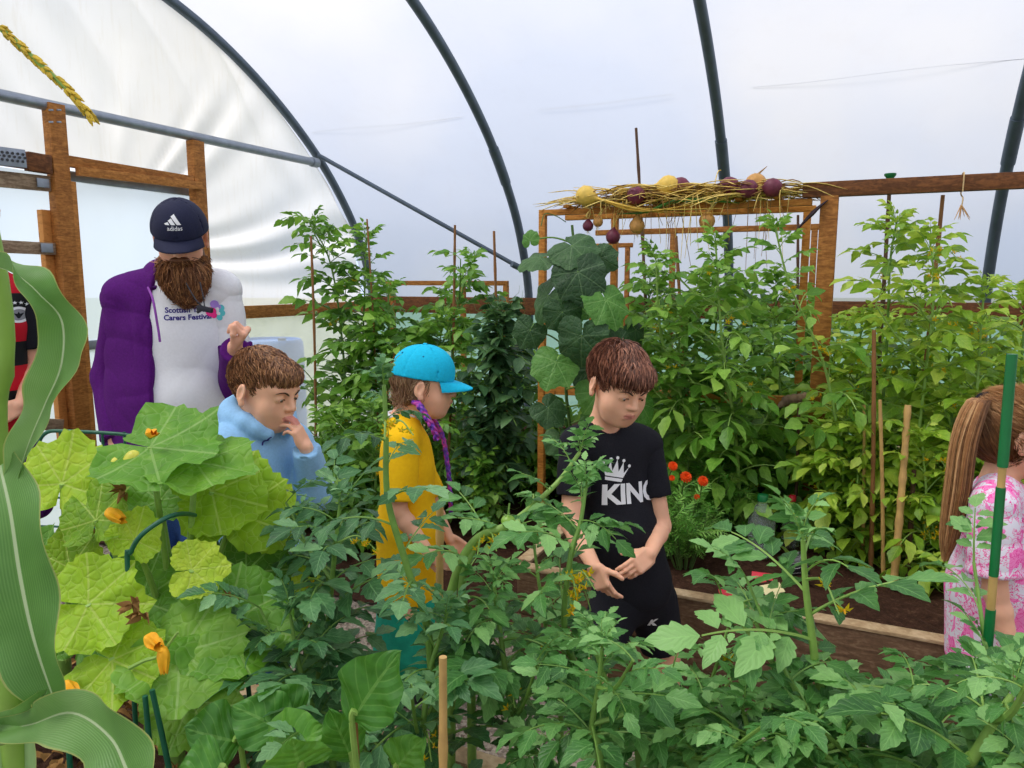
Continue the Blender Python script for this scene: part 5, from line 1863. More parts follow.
c2 = courgette('courgette plant at the wire fence with a single upright leaf on a pale stalk', V(*PX(60, 690, 1.62)[:2], SB_N), [
    (62, 484, 1.56, .105, (-.05, -1, .45), (.1, .1, 1), 'courgette'), (70, 568, 1.50, .075, (.3, -1, .5), (-.2, 0, 1), 'courgette'),
    (40, 560, 1.7, .08, (-.3, -1, .5), (-.6, 0, .8), 'courgette_dk'), (82, 640, 1.5, .08, (0, -1, .6), (.2, -.2, .8), 'courgette_dk')], 760, 'courgette plants')
def squash_flower(root, p, d, size, seed, closed=.5):
    """trumpet flower: five pointed petals round a tube"""
    B = basis(d)
    mb = MB()
    n, k = 20, 9
    vs = []
    for i in range(k):
        t = i / (k - 1)
        rr = size * (.13 + .34 * math.sin(math.pi * min(1, t * .85)) * (1 - closed * t * .8))
        for j in range(n):
            a = 2 * math.pi * j / n
            petal = 1 + .20 * t * math.cos(5 * a + seed)
            bend = V(0, 0, -size * .55 * t * t)
            vs.append(p + (B[:, 0] * math.cos(a) + B[:, 1] * math.sin(a)) * rr * petal + B[:, 2] * size * t * (1 + .12 * math.cos(5 * a + seed) * t) + bend)
    fs = [(i * n + j, i * n + (j + 1) % n, (i + 1) * n + (j + 1) % n, (i + 1) * n + j) for i in range(k - 1) for j in range(n)] + [tuple(range(n - 1, -1, -1))]
    mb.add(vs, fs, 0, None, np.repeat(np.linspace(0, 1, k), n))
    mb.tube([p - B[:, 2] * size * .12, p + B[:, 2] * size * .06], [size * .10, size * .16], 8, 1)
    return mb.build('flower', [M['flower_orange'], M['stem_green']], root)
squash_flower(c1, PX(147, 640, 1.22), V(.65, -.4, .35), .036, 1, .55)
squash_flower(c1, PX(163, 646, 1.215), V(.2, -.5, -.9), .030, 2, .9)
mb = MB(); mb.tube(spline([PX(130, 668, 1.26), PX(146, 660, 1.24), PX(160, 655, 1.22), PX(178, 632, 1.22)], 5), np.linspace(.0045, .0022, 16), 6); mb.build('flower_stalk', M['stem_pale'], c1)
squash_flower(c1, PX(150, 437, 1.5), V(.4, -.3, .8), .034, 3, .6)
squash_flower(c1, PX(106, 514, 1.46), V(.9, -.2, .25), .040, 4, .7)
squash_flower(c1, PX(64, 686, 1.24), V(.8, -.4, .3), .034, 5, .7)
def courgette_fruit(root, a, b, r_):
    mb = MB()
    t = np.linspace(0, 1, 12)
    mb.tube(a + (b - a) * t[:, None], r_ * np.sin(np.pi * (.12 + .80 * t)) ** .5, 12)
    mb.build('young_courgette', plain('young_courgette_skin', srgb(214, 210, 76), .4, .5, .12, 60), root)
courgette_fruit(c1, PX(128, 466, 1.50), PX(136, 452, 1.50), .016)
courgette_fruit(c1, PX(112, 470, 1.50), PX(118, 458, 1.50), .013)
for i, (x, y, d) in enumerate(((132, 604, 1.30), (141, 616, 1.29), (122, 492, 1.5), (231, 596, 1.4))):
    mb = MB(); r = np.random.default_rng(i)
    for k in range(9):
        dd = nrm(r.normal(size=3)); c_ = PX(x, y, d)
        v, f, uv = blade(.022, .014, 4, 0, 0, .6, .8, k)
        mb.add(v @ basis(dd).T[[0, 2, 1]].T.T * 1.0 + c_ if False else v @ basis(dd) + c_, f, 0, uv)
    mb.build('withered_flower', M['dry_leaf'], c1)

# ---------------------------------------------------------------- chard / beet leaves at the bottom
def chard(label, base, leaves, seed0):
    root = thing('chard_plant', base, label, 'chard plant', 'chard plants')
    for i, (x0, y0, x1, y1, d0, d1, w) in enumerate(leaves):
        a, b = PX(x0, y0, d0), PX(x1, y1, d1)
        L = np.linalg.norm(b - a)
        v, f, uv = blade(L, w, 22, 0, 0, .16, .10, seed0 + i, ruffle=.045, peak=.80, cols=4)
        y = nrm(b - a); z = nrm(V(.1, -.8, .9) - y * (V(.1, -.8, .9) @ y)); x = np.cross(y, z)
        R = np.stack([x, y, z], 1)
        mb = MB(); mb.add(v @ R.T + a, f, 0, uv, .5 + .12 * ((i * 7) % 3 - 1))
        lf = mb.build('leaf', M['chard'], root)
        mb = MB(); q = spline([base + V(0, 0, .02), (base + a) / 2 + V(0, 0, .03), a, a + (b - a) * .12 - z * .002], 5)
        mb.tube(q, np.linspace(.006, .004, len(q)), 7); mb.build('leaf_stalk', M['stem_pale'], lf)
    return root
chard('chard plant with one broad upright leaf left of the bamboo stake', V(*PX(372, 800, 1.05)[:2], SB_N), [(352, 722, 392, 652, .98, .96, .105), (352, 760, 332, 712, 1.04, 1.02, .07), (395, 772, 416, 735, 1.0, .98, .07)], 820)
chard('chard plant with glossy leaves at the bottom edge under the courgette', V(*PX(255, 800, 1.15)[:2], SB_N), [(240, 742, 186, 734, 1.1, 1.05, .11), (288, 735, 236, 700, 1.12, 1.12, .10), (268, 765, 320, 730, 1.05, 1.02, .12), (300, 720, 270, 685, 1.15, 1.15, .08), (225, 770, 176, 775, 1.0, .98, .10), (300, 770, 292, 742, .98, .96, .10)], 840)

# ---------------------------------------------------------------- sweetcorn at the left edge
co_ = thing('sweetcorn_plant', V(*PX(6, 700, .62)[:2], SB_N), 'tall sweetcorn plant with broad arching leaves at the left edge', 'sweetcorn plant')
def _corn_mat():
    m = NT('corn_leaf')
    uv = m.n('ShaderNodeUVMap').outputs[0]
    sp = m.n('ShaderNodeSeparateXYZ', Vector=uv)
    au = m.math('ABSOLUTE', sp.outputs[0])
    st_ = m.math('ABSOLUTE', m.math('SUBTRACT', m.math('FRACT', m.math('MULTIPLY', sp.outputs[0], 16.0)), .5))
    ns = m.noise(9.0, 3.0, vec=m.coord())
    f = m.math('ADD', m.math('MULTIPLY', ns, .8), m.math('MULTIPLY', st_, .30))
    tint = m.n('ShaderNodeAttribute', _attribute_name='tint').outputs['Fac']
    f = m.math('ADD', f, m.math('SUBTRACT', tint, .55))
    col = m.ramp(f, [(.2, srgb(70, 122, 44)), (.5, srgb(112, 160, 78)), (.85, srgb(160, 194, 128))])
    mid = m.math('LESS_THAN', au, .045)
    ed = m.math('GREATER_THAN', au, .955)
    col = m.mix(m.math('MULTIPLY', mid, .75), col, srgb(206, 222, 176))
    col = m.mix(m.math('MULTIPLY', ed, .6), col, srgb(190, 190, 110))
    b = m.n('ShaderNodeBsdfPrincipled', Roughness=.42)
    m.l(col, b.inputs['Base Color']); m.l(m.bump(st_, .25, .002), b.inputs['Normal'])
    tr = m.n('ShaderNodeBsdfTranslucent'); m.l(col, tr.inputs['Color'])
    mx = m.n('ShaderNodeMixShader'); mx.inputs[0].default_value = .28
    m.l(b.outputs[0], mx.inputs[1]); m.l(tr.outputs[0], mx.inputs[2]); m.l(mx.outputs[0], m.out.inputs[0])
    return m.mat
M['corn'] = _corn_mat()
def strap(root, edges, name='leaf', tint=.5, fold=.012, wave=.006):
    """long leaf from pairs of (left pixel, right pixel, depth) sections"""
    Lp = spline([PX(x, y, d) for (x, y), _, d, *_ in edges], 7)
    Rp = spline([PX(x, y, (e[0] if e else d)) for _, (x, y), d, *e in edges], 7)
    k = len(Lp)
    nc = 13
    vs, uv = [], []
    for i in range(k):
        c = (Lp[i] + Rp[i]) / 2
        t = Lp[min(k - 1, i + 1)] - Lp[max(0, i - 1)]
        n_ = nrm(np.cross(Rp[i] - Lp[i] + 1e-9, t))
        if n_[1] > 0: n_ = -n_
        for j in range(nc):
            u = -1 + 2 * j / (nc - 1)
            p = Lp[i] * (1 - (u + 1) / 2) + Rp[i] * (u + 1) / 2
            p = p + n_ * (fold * (abs(u) - .5) + wave * math.sin(i * .55 + (u > 0) * 2) * u * u)
            vs.append(p); uv.append((u, i / k))
    fs = [(i * nc + j, i * nc + j + 1, (i + 1) * nc + j + 1, (i + 1) * nc + j) for i in range(k - 1) for j in range(nc - 1)]
    mb = MB(); mb.add(vs, fs, 0, uv, tint)
    return mb.build(name, M['corn'], root)
mb = MB()
sx = [PX(-12, 230, .62), PX(-5, 420, .62), PX(2, 560, .62), PX(10, 700, .62)]
stalk_top = V(sx[0][0] - .10, .62, 2.0)
q = np.vstack([V(sx[-1][0], sx[-1][1], SB_N - .02)[None], [sx[-1]], [sx[2]], [sx[1]], [sx[0]], [stalk_top]])
q = spline(q, 8)
rr = np.linspace(.012, .007, len(q))
for k in (10, 19, 27, 34): rr[k] *= 1.2
mb.tube(q, rr, 12)
mb.build('stalk', plain('corn_stalk', srgb(138, 176, 72), .45, .45, .14, 16), co_)
strap(co_, [((-8, 500), (6, 500), .605), ((0, 486), (20, 486), .60), ((13, 440), (40, 440), .595), ((24, 405), (60, 402), .592), ((36, 365), (79, 366), .588), ((36, 318), (87, 326), .58, .60), ((18, 290), (62, 296), .575, .59), ((2, 266), (30, 268), .58, .60), ((-30, 252), (-24, 254), .60)], tint=.58)
strap(co_, [((-34, 470), (24, 456), .60), ((-34, 520), (44, 500), .575), ((-28, 580), (58, 570), .56), ((-8, 640), (64, 634), .55), ((26, 695), (66, 690), .545), ((62, 736), (66, 735), .54)], tint=.48)
strap(co_, [((-16, 735), (0, 722), .56), ((14, 744), (36, 706), .53), ((62, 742), (70, 688), .50, .50), ((84, 768), (122, 706), .47), ((90, 800), (152, 742), .45), ((110, 850), (172, 800), .43)], tint=.6, fold=.010)
strap(co_, [((-40, 705), (-30, 748), .56), ((-4, 712), (0, 740), .55), ((26, 700), (30, 730), .54), ((40, 690), (43, 696), .535)], tint=.62)
strap(co_, [((0, 600), (12, 600), .63), ((-2, 680), (34, 660), .62), ((-6, 760), (38, 740), .615), ((0, 820), (30, 830), .61)], tint=.9)
# drooping tassel branch of ripe male flowers
tas = MB()
tp = spline([V(stalk_top[0], stalk_top[1], stalk_top[2] - .02), PX(-60, -20, .62), PX(0, 28, .62), PX(40, 64, .62), PX(70, 92, .62), PX(91, 117, .62)], 10)
tas.tube(tp, np.linspace(.0028, .0014, len(tp)), 6, 1)
r = np.random.default_rng(4)
for i in range(14, len(tp)):
    for k in range(5):
        a = r.uniform(0, 6.28)
        d = nrm(tp[i] - tp[i - 1]); B = basis(d)
        o = (B[:, 0] * math.cos(a) + B[:, 1] * math.sin(a))
        c = tp[i] + (tp[i] - tp[i - 1]) * r.uniform(-1, 0)
        tas.tube([c, c + o * .0022 + d * .003, c + o * .0036 + d * .007], [.0010, .0015, .0005], 5, 0)
tas.build('tassel', [plain('corn_tassel', srgb(206, 176, 62), .7, .2, .2, 80), M['stem_pale']], co_)

# ---------------------------------------------------------------- marigolds and feathery herbs in the centre bed
def herb(label, base, h, n, mat, leafs, seed, name, cat, spread=.16, size=.13):
    root = thing(name, base, label, cat)
    r = np.random.default_rng(seed)
    st_m, fo = MB(), MB()
    tips = []
    for i in range(n):
        a = r.uniform(0, 6.28); rr = spread * math.sqrt(r.uniform())
        tip = base + V(math.cos(a) * rr, math.sin(a) * rr, h * r.uniform(.6, 1.0))
        q = spline([base + V(math.cos(a) * rr * .25, math.sin(a) * rr * .25, -.01), (base * .4 + tip * .6) * V(1, 1, 0) + V(0, 0, base[2] + h * .4), tip], 4)
        st_m.tube(q, np.linspace(.003, .0015, len(q)), 4)
        tips.append(tip)
        for k in range(6):
            place(fo, leafs[int(r.integers(len(leafs)))], q[2 + k * (len(q) - 3) // 5], r.uniform(0, 6.28), r.uniform(.1, .9), size * r.uniform(.7, 1.2), r.normal() * .3, r.normal() * .15)
    st_m.build('stems', M['stem_dark'], root)
    fo.build('foliage', [M[mat], M['stem_green']], root)
    return root, tips
M['herb'] = leaf_mat('feathery_leaf', srgb(56, 110, 36), srgb(104, 168, 62), srgb(160, 210, 100), trans=.35, veins=3, vein_amt=.1)
def mgold(c, d, size, root):
    mb = MB(); B = basis(d); r = np.random.default_rng(int(abs(c[0] * 1e4)))
    for ring, (n, tilt, L) in enumerate(((12, .05, 1), (11, .35, .9), (9, .7, .75), (6, 1.1, .55))):
        for k in range(n):
            a = 6.283 * k / n + ring * .3
            o = B[:, 0] * math.cos(a) + B[:, 1] * math.sin(a)
            dd = nrm(o * math.cos(tilt) + B[:, 2] * math.sin(tilt)); s = np.cross(B[:, 2], o)
            b = c + B[:, 2] * .15 * size * ring
            mb.add([b, b + dd * size * L * .6 + s * size * .26, b + dd * size * L + s * size * .12 - B[:, 2] * size * .1, b + dd * size * L - s * size * .12 - B[:, 2] * size * .1, b + dd * size * L * .6 - s * size * .26], [(0, 1, 2, 3, 4)])
    mb.tube([c - B[:, 2] * size * .9, c], [size * .12, size * .32], 8, 1)
    mb.build('flower', [M['marigold'], M['stem_dark']], root)
mr, _ = herb('orange marigold plant with three open flower heads behind the boy in black', V(*PX(692, 560, 2.95)[:2], SB_C), .34, 16, 'herb', FERN, 91, 'marigold_plant', 'marigold', .16, .12)
for x, y, s in ((673, 466, .019), (686, 477, .023), (703, 481, .021), (672, 478, .012), (697, 497, .012)):
    p = PX(x, y, 2.72)
    mgold(p, V(.1, -.8, .6), s, mr)
    mb = MB(); q = spline([p, p + V(.0, .05, -.10), V(mr.location[0], mr.location[1] - .02, SB_C + .06)], 4); mb.tube(q, .0025, 5); mb.build('flower_stem', M['stem_dark'], mr)
herb('feathery green herb clump at the board right of the boy in black', V(*PX(684, 580, 2.72)[:2], SB_C), .26, 26, 'herb', FERN, 92, 'herb_clump', 'herb', .15, .12)
herb('feathery green herb clump behind the marigolds', V(*PX(722, 555, 3.05)[:2], SB_C), .28, 22, 'herb', FERN, 93, 'herb_clump', 'herb', .16, .13)
herb('feathery green herb clump partly behind the hip of the boy in black', V(*PX(662, 580, 2.85)[:2], SB_C), .28, 22, 'herb', FERN, 94, 'herb_clump', 'herb', .14, .12)

# clump of thin onion leaves beside the bottle
sp_ = thing('spring_onion_clump', V(*PX(752, 560, 2.95)[:2], SB_C), 'tuft of thin upright spring onion leaves beside the clear bottle', 'spring onion')
r = np.random.default_rng(12)
for k in range(11):
    b = np.array(sp_.location) + V(r.normal() * .012, r.normal() * .012, -.005)
    e = b + V(r.normal() * .06, r.normal() * .04, .17 + r.uniform() * .06)
    mb = MB(); mb.tube(spline([b, (b + e) / 2 + V(0, 0, .03), e], 4), np.linspace(.004, .001, 9), 6); mb.build('blade', M['stem_green'], sp_)
# ---------------------------------------------------------------- canes
gc = 'canes among the right-hand tomatoes'
def cane_px(label, a, b, t=None, d=None, r_=.006, mat='bamboo_br', z0=None, **kw):
    if t is not None:
        A, B = at_t(a[0], a[1], t), at_t(b[0], b[1], t)
    else:
        d = d if np.ndim(d) else (d, d)
        A, B = PX(a[0], a[1], d[0]), PX(b[0], b[1], d[1])
    if z0 is not None:
        k = (A[2] - z0) / max(1e-6, A[2] - B[2]); B = A + (B - A) * k
    return cane(label, A, B, r_, mat, **kw)
cane_px('brown cane standing right of the boy in the blue hoodie', (311, 236), (314, 420), d=4.3, r_=.008, z0=0)
cane_px('slim brown cane at the tip of the tall tomato by the first hoop', (367, 219), (372, 330), d=4.35, r_=.006, z0=0)
cane_px('pale brown cane above the turquoise cap', (455, 225), (451, 360), d=4.2, r_=.008, z0=SB_F)
cane_px('brown cane carrying the dark green pea plant', (494, 231), (497, 500), d=3.98, r_=.008, z0=0)
cane_px('thin crooked dark twig standing up behind the drying onions', (636, 128), (642, 260), t=.62, r_=.010, mat='bamboo_dk', z0=SB_F, name='twig', cat='twig')
g = cane_px('dark cane topped with a green cap, poking above the timber beam', (890, 180), (873, 430), t=1.68, r_=.009, mat='bamboo_dk', z0=SB_C, group=gc)
p = at_t(890, 179, 1.68)
mb = MB(); mb.lathe(p + V(0, 0, -.02), [(.012, -.01), (.014, .02), (.016, .026), (.023, .034), (.023, .042), (0, .045)], None, 16)
mb.build('cane_cap', M['green_coat'], g)
cane_px('brown cane leaning left of the string loop', (943, 195), (928, 330), t=1.70, r_=.009, z0=SB_C, group=gc)
cane_px('thick knotted pale bamboo, the widest cane right of the heavy post', (908, 405), (890, 628), d=(2.6, 2.5), r_=.0125, mat='bamboo', z0=SB_C, nodes=9, group=gc)
cane_px('slim tan cane immediately left of the thick pale bamboo', (880, 400), (884, 622), d=2.6, r_=.007, mat='bamboo', z0=SB_C, group=gc)
cane_px('brown cane second left of the thick pale bamboo', (874, 330), (870, 620), d=2.65, r_=.008, z0=SB_C, group=gc)
cane_px('thin yellow-brown cane nearest the heavy post', (864, 405), (862, 610), d=2.72, r_=.006, mat='bamboo', z0=SB_C, group=gc)
cane_px('short dark cane just right of the thick pale bamboo', (914, 470), (905, 610), d=2.62, r_=.009, mat='bamboo_dk', z0=SB_C, group=gc)
cane_px('dark rod behind the small plant labels, left of the heavy post', (799, 400), (793, 560), d=3.0, r_=.007, mat='bamboo_dk', z0=SB_C, group=gc)
cane_px('brown cane behind the leggy tomato stem, under the hanging onions', (676, 236), (684, 420), t=1.0, r_=.010, z0=0, group=gc)
cane_px('slender cane between the two frames left of the heavy post', (798, 215), (795, 400), t=1.0, r_=.008, mat='bamboo_dk', z0=0, group=gc)
cane_px('pale rod leaning behind the bed board with green paint marks', (752, 400), (746, 470), t=1.15, r_=.008, mat='white_print', z0=0, name='white_rod', cat='rod')
cane_px('orange batten stake leaning on the heavy post', (808, 468), (798, 560), t=1.80, r_=.017, mat='timber_or', z0=SB_C, name='batten_stake', cat='stake', nodes=0)
cane_px('short cut bamboo stake at the bottom edge in front of the tomatoes', (443, 657), (441, 775), d=.90, r_=.0062, mat='bamboo', z0=SB_N - .02, nodes=3)
cane_px('thin brown cane at the bottom edge below the broad chard leaf', (355, 716), (356, 790), d=1.0, r_=.0045, z0=SB_N - .02)
cane_px('cut bamboo stake in front of the yellow top of the girl', (440, 503), (437, 640), d=1.60, r_=.0095, mat='bamboo', z0=SB_N - .02, nodes=4)
# green coated stake with worn bands
A, B = PX(1012, 354, 1.0), PX(984, 690, 1.0)
B = A + (B - A) * ((A[2] - SB_N + .02) / (A[2] - B[2]))
gs = thing('coated_stake', B, 'green plastic-coated stake with two worn yellow bands before the girl in pink', 'stake')
def seg(a, b, ra, mat, nm):
    mb = MB(); mb.tube([A + (B - A) * t for t in np.linspace(a, b, 8)], ra, 12); return mb.build(nm, M[mat], gs)
LZ = lambda y: (y - 354) / (690 - 354) * np.linalg.norm(PX(1012, 354, 1.0) - PX(984, 690, 1.0)) / np.linalg.norm(B - A)
seg(0, LZ(462), .0068, 'green_coat', 'coating'); seg(LZ(461), LZ(483), .0050, 'bamboo', 'worn_band')
seg(LZ(482), LZ(571), .0062, 'green_coat', 'coating'); seg(LZ(570), LZ(606), .0056, 'bamboo', 'worn_band'); seg(LZ(605), 1, .0066, 'green_coat', 'coating')

# ---------------------------------------------------------------- wire fence and hoops by the courgettes
wf = thing('wire_fence', V(*PX(86, 580, 2.45)[:2], 0), 'green wire mesh edging panel behind the courgettes at the left', 'fence')
D = 2.45
mb = MB()
fp = spline([PX(36, 640, D), PX(36, 470, D), PX(38, 446, D), PX(46, 433, D), PX(64, 431, D), PX(120, 434, D), PX(134, 437, D)], 6)
fp[0][2] = 0.0
mb.tube(fp, .0065, 8); mb.build('top_wire', M['green_wire'], wf)
for x in (60, 80, 102, 124):
    a = PX(x, 432, D); mb = MB(); mb.tube([a, V(a[0], a[1], 0)], .0045, 6); mb.build('upright_wire', M['green_wire'], wf)
for y in (468, 497, 526, 556):
    mb = MB(); mb.tube([PX(36, y, D), PX(134, y + 3, D)], .0038, 6); mb.build('cross_wire', M['green_wire'], wf)
gh = thing('support_hoop', V(*PX(127, 640, 1.36)[:2], SB_N), 'green plastic support hoop arching through the courgette leaves', 'hoop')
mb = MB(); q = spline([V(*PX(127, 640, 1.36)[:2], SB_N - .02), PX(128, 580, 1.36), PX(131, 552, 1.36), PX(146, 531, 1.36), PX(179, 514, 1.42), PX(206, 524, 1.62), PX(222, 570, 1.72), V(*PX(224, 600, 1.74)[:2], SB_N - .02)], 7)
mb.tube(q, .0048, 9); mb.build('hoop_tube', M['green_wire'], gh)
for lb, a, b in (('dark green stake below the courgette flowers, left of a pair', (145, 696), (150, 770)), ('dark green stake below the courgette flowers, right of a pair', (152, 690), (166, 762)), ('dark green stake rising by the blue hoodie through the courgette leaves', (236, 590), (247, 690)), ('green stake beside the sweetcorn stalk at the bottom edge', (68, 735), (70, 790))):
    cane_px(lb, a, b, d=1.2 if a[0] < 200 else 1.5, r_=.0055, mat='green_wire', z0=SB_N - .02, name='garden_stake', cat='stake', nodes=0)
# ---------------------------------------------------------------- drying onions on the frame
M['onion_red'] = plain('red_onion_skin', srgb(108, 42, 62), .5, .4, .25, 40)
M['onion_tan'] = plain('brown_onion_skin', srgb(198, 146, 78), .55, .4, .2, 40)
M['onion_yel'] = plain('yellow_onion_skin', srgb(222, 186, 84), .55, .4, .14, 40)
M['straw'] = plain('straw_leaf', srgb(220, 194, 112), .85, .15, .25, 60)
M['straw_dk'] = plain('straw_leaf_dark', srgb(140, 106, 62), .85, .15, .3, 60)
M['leek'] = plain('green_onion_leaf', srgb(72, 128, 62), .5, .4, .15, 30)
def onion(label, p, axis, r_, mat, neck, group, neckmat='straw', leaves=3, seed=0, long=.9, green=0):
    root = thing('onion', p, label, 'onion', group)
    R = basis(axis)
    mb = MB()
    mb.lathe(p, [(0, -r_ * .95), (r_ * .5, -r_ * .88), (r_ * .88, -r_ * .5), (r_, 0), (r_ * .9, r_ * .45), (r_ * .55, r_ * .88), (r_ * .28, r_ * 1.15), (r_ * .2, r_ * 1.4)], R, 18)
    mb.build('bulb', M[mat], root)
    mb = MB(); r = np.random.default_rng(seed)
    for k in range(6):
        a = r.uniform(0, 6.28)
        mb.tube([p - R[:, 2] * r_ * .9, p - R[:, 2] * r_ * (1.3 + .3 * r.uniform()) + (R[:, 0] * math.cos(a) + R[:, 1] * math.sin(a)) * r_ * .4], [.0012, .0005], 4)
    mb.build('root_hair', M['straw'], root)
    for k in range(leaves):
        s = p + R[:, 2] * r_ * 1.2
        e1 = s + R[:, 2] * neck * .4 + r.normal(size=3) * .010
        e2 = s + R[:, 2] * neck + V(r.normal() * .03, r.normal() * .04, r.uniform(-.25, .02) * neck)
        if e2[2] < s[2] - .1 and R[2, 2] > -.3: e2[2] = s[2] - r.uniform(0, .12)
        q = spline([s, e1, e2], 5)
        g_ = k < green
        mb = MB(); mb.tube(q, np.r_[np.linspace(r_ * .26, r_ * .2, 4), np.linspace(r_ * .2, r_ * .05, len(q) - 4)], 6, flat=.4)
        mb.build('dried_leaf' if not g_ else 'green_leaf', M['leek'] if g_ else M[neckmat], root)
    return root
Lx = V(AX[0], AX[1], 0)
def on_px(x, y, t=TF - .05): return at_t(x, y, t)
go = 'onions drying on top of the batten frame'
Z1 = ONION_Z
def lay(x, dt, r_): 
    p = at_t(x, 200, TF + dt); return V(p[0], p[1], Z1 + r_ * .80)
onion('large yellow onion with a thick split neck at the left end of the rack', lay(586, 0.09, .040), nrm(Lx + V(.05, -.1, -.30)), .048, 'onion_yel', .6, go, 'onion_yel', 4, 1)
onion('red onion half hidden in straw, second from the left end of the rack', lay(636, 0.08, .030), nrm(-Lx * .3 + V(0, .9, .1)), .042, 'onion_red', .3, go, 'straw_dk', 3, 2)
onion('small red onion touching the half hidden one, toward the middle of the rack', lay(647, 0.01, .028), nrm(Lx * .8 + V(0, .5, .1)), .036, 'onion_red', .3, go, 'straw', 3, 3)
onion('tan onion on top of the straw in the middle of the rack', lay(668, 0.04, .036) + V(0, 0, .035), nrm(-Lx + V(0, .1, .05)), .048, 'onion_yel', .45, go, 'straw', 4, 4)
onion('dark red onion right beside the tan one in the middle of the rack', lay(680, 0.01, .034) + V(0, 0, .035), nrm(Lx + V(0, .4, -.1)), .042, 'onion_red', .4, go, 'straw_dk', 3, 5)
onion('round red onion just right of the third hoop', lay(729, 0.04, .038) + V(0, 0, .015), nrm(-Lx + V(0, .4, .2)), .044, 'onion_red', .45, go, 'straw', 3, 6)
onion('brown skinned onion topmost near the right end of the rack', lay(755, 0.03, .040) + V(0, 0, .022), nrm(Lx * .3 + V(0, .9, .3)), .046, 'onion_tan', .3, go, 'straw_dk', 3, 7)
onion('dark red onion below the topmost brown one', lay(748, 0.09, .034), nrm(-Lx + V(0, .3, 0)), .040, 'onion_red', .4, go, 'straw', 3, 8)
onion('dull red onion last at the right end of the rack', lay(772, 0.08, .036), nrm(-Lx + V(0, .3, .1)), .040, 'onion_red', .45, go, 'straw_dk', 4, 9)
# hanging ones (necks up to the rail)
gh_ = 'onions hanging below the frame'
for lb, x, y, r_, mt, zt in (('red onion hanging highest, next to the cucumber leaves', 588, 226, .026, 'onion_red', 0), ('small brown onion hanging beside the highest red one', 598, 222, .024, 'onion_tan', 0),
                             ('red onion hanging lowest right of the cucumber leaves', 613, 237, .034, 'onion_red', 0), ('fat brown onion hanging in a bunch of dry leaves', 637, 226, .036, 'onion_tan', 0),
                             ('single orange onion hanging alone near the third hoop', 707, 221, .036, 'onion_tan', 0)):
    p = at_t(x, y, TF + .06)
    root = onion(lb, p, V(.05, .02, 1), r_, mt, max(.03, Z1 - p[2] - r_ * 1.2), gh_, 'straw', 2, int(x))
# long green leaves laid across the rack
gl = thing('green_onion', lay(640, .06, .02), 'long green onion top lying across the straw', 'onion')
mb = MB(); q = spline([at_t(618, 214, TF + .06), at_t(646, 212, TF + .08), at_t(672, 202, TF + .08) , at_t(700, 200, TF + .07), at_t(740, 203, TF + .04)], 8)
mb.tube(q, np.r_[np.linspace(.004, .014, 12), np.linspace(.014, .016, len(q) - 20), np.linspace(.015, .004, 8)], 8, flat=.5); mb.build('green_leaf', M['leek'], gl)
stw = MB(); r = np.random.default_rng(31)
sl, sr_ = st(lay(592, 0, 0))[0], st(lay(790, 0, 0))[0]
for k in range(560):
    s = r.uniform(sl, sr_); a = T(s, TF + r.uniform(-.16, .09), Z1 + r.uniform(-.005, .048) * (1 if s > sl + .1 else .4))
    d = nrm(np.r_[AX * r.choice([-1, 1]), 0] + V(r.normal() * .25, r.normal() * .35, r.normal() * .07))
    L = r.uniform(.10, .30)
    b = a + d * L
    q = spline([a, (a + b) / 2 + V(0, 0, r.uniform(0, .02)), b - V(0, 0, r.uniform(0, .03))], 3)
    stw.tube(q, np.r_[[.002], np.full(len(q) - 2, .0055), [.001]], 4, 0 if r.uniform() < .7 else 1, flat=.4)
for k in range(60):
    s = r.uniform(sl, sr_); a = T(s, TF + r.uniform(.0, .10), Z1 + .01)
    L = r.uniform(.06, .30) * (1.2 if s > (sl + sr_) / 2 - .25 else .6)
    b = a + V(r.normal() * .03, -.02 + r.normal() * .02, -L)
    q = spline([a, a + V(r.normal() * .01, -.02, -.02), b], 4)
    stw.tube(q, np.linspace(.0030, .0010, len(q)), 4, 0 if r.uniform() < .45 else 1, flat=.5)
tag(stw.build('onion_straw', [M['straw'], M['straw_dk']]), 'tangle of dried onion tops spread over the batten frame', 'straw', None, 'stuff')
# dark withered top under the beam end
wl = thing('withered_onion', at_t(806, 210, TF - .02), 'dark withered onion top drooping under the end of the beam', 'onion')
mb = MB(); q = spline([at_t(828, 200, TF + .04), at_t(818, 208, TF + .05), at_t(806, 220, TF + .05), at_t(794, 233, TF + .05)], 6)
mb.tube(q, np.r_[np.linspace(.004, .020, 9), np.linspace(.021, .003, len(q) - 9)], 8, flat=.45); mb.build('leaf', plain('withered_leaf', srgb(58, 46, 52), .8, .2, .25, 40), wl)
# string loop on the beam
sl_ = thing('string_loop', at_t(962, 184, TF), 'loop of pale string hanging from the timber beam', 'string')
mb = MB()
p = at_t(962, 186, TF)
bz = p[2]
c0 = T(st(p)[0], TF + .012, pa[2])
q = [c0 + np.r_[NX * .028, 0] + V(0, 0, -.035), c0 + np.r_[NX * .030, 0] + V(0, 0, .030), c0 + V(0, 0, .040), c0 - np.r_[NX * .030, 0] + V(0, 0, .030), c0 - np.r_[NX * .030, 0] + V(0, 0, -.035), c0 + np.r_[NX * .02, 0] + V(.004, 0, -.06), c0 + np.r_[NX * .02, 0] + V(.0, 0, -.10)]
mb.tube(spline(q, 5), .0026, 6); mb.build('loop', plain('pale_string', srgb(206, 176, 128), .9), sl_)
mb = MB(); r = np.random.default_rng(3)
for k in range(9):
    a = c0 + np.r_[NX * .02, 0] + V(0, 0, -.085); mb.tube([a, a + V(r.normal() * .012, r.normal() * .008, -.035 - r.uniform() * .03)], [.003, .001], 4)
mb.build('frayed_end', plain('frayed_string', srgb(196, 150, 100), .9), sl_)
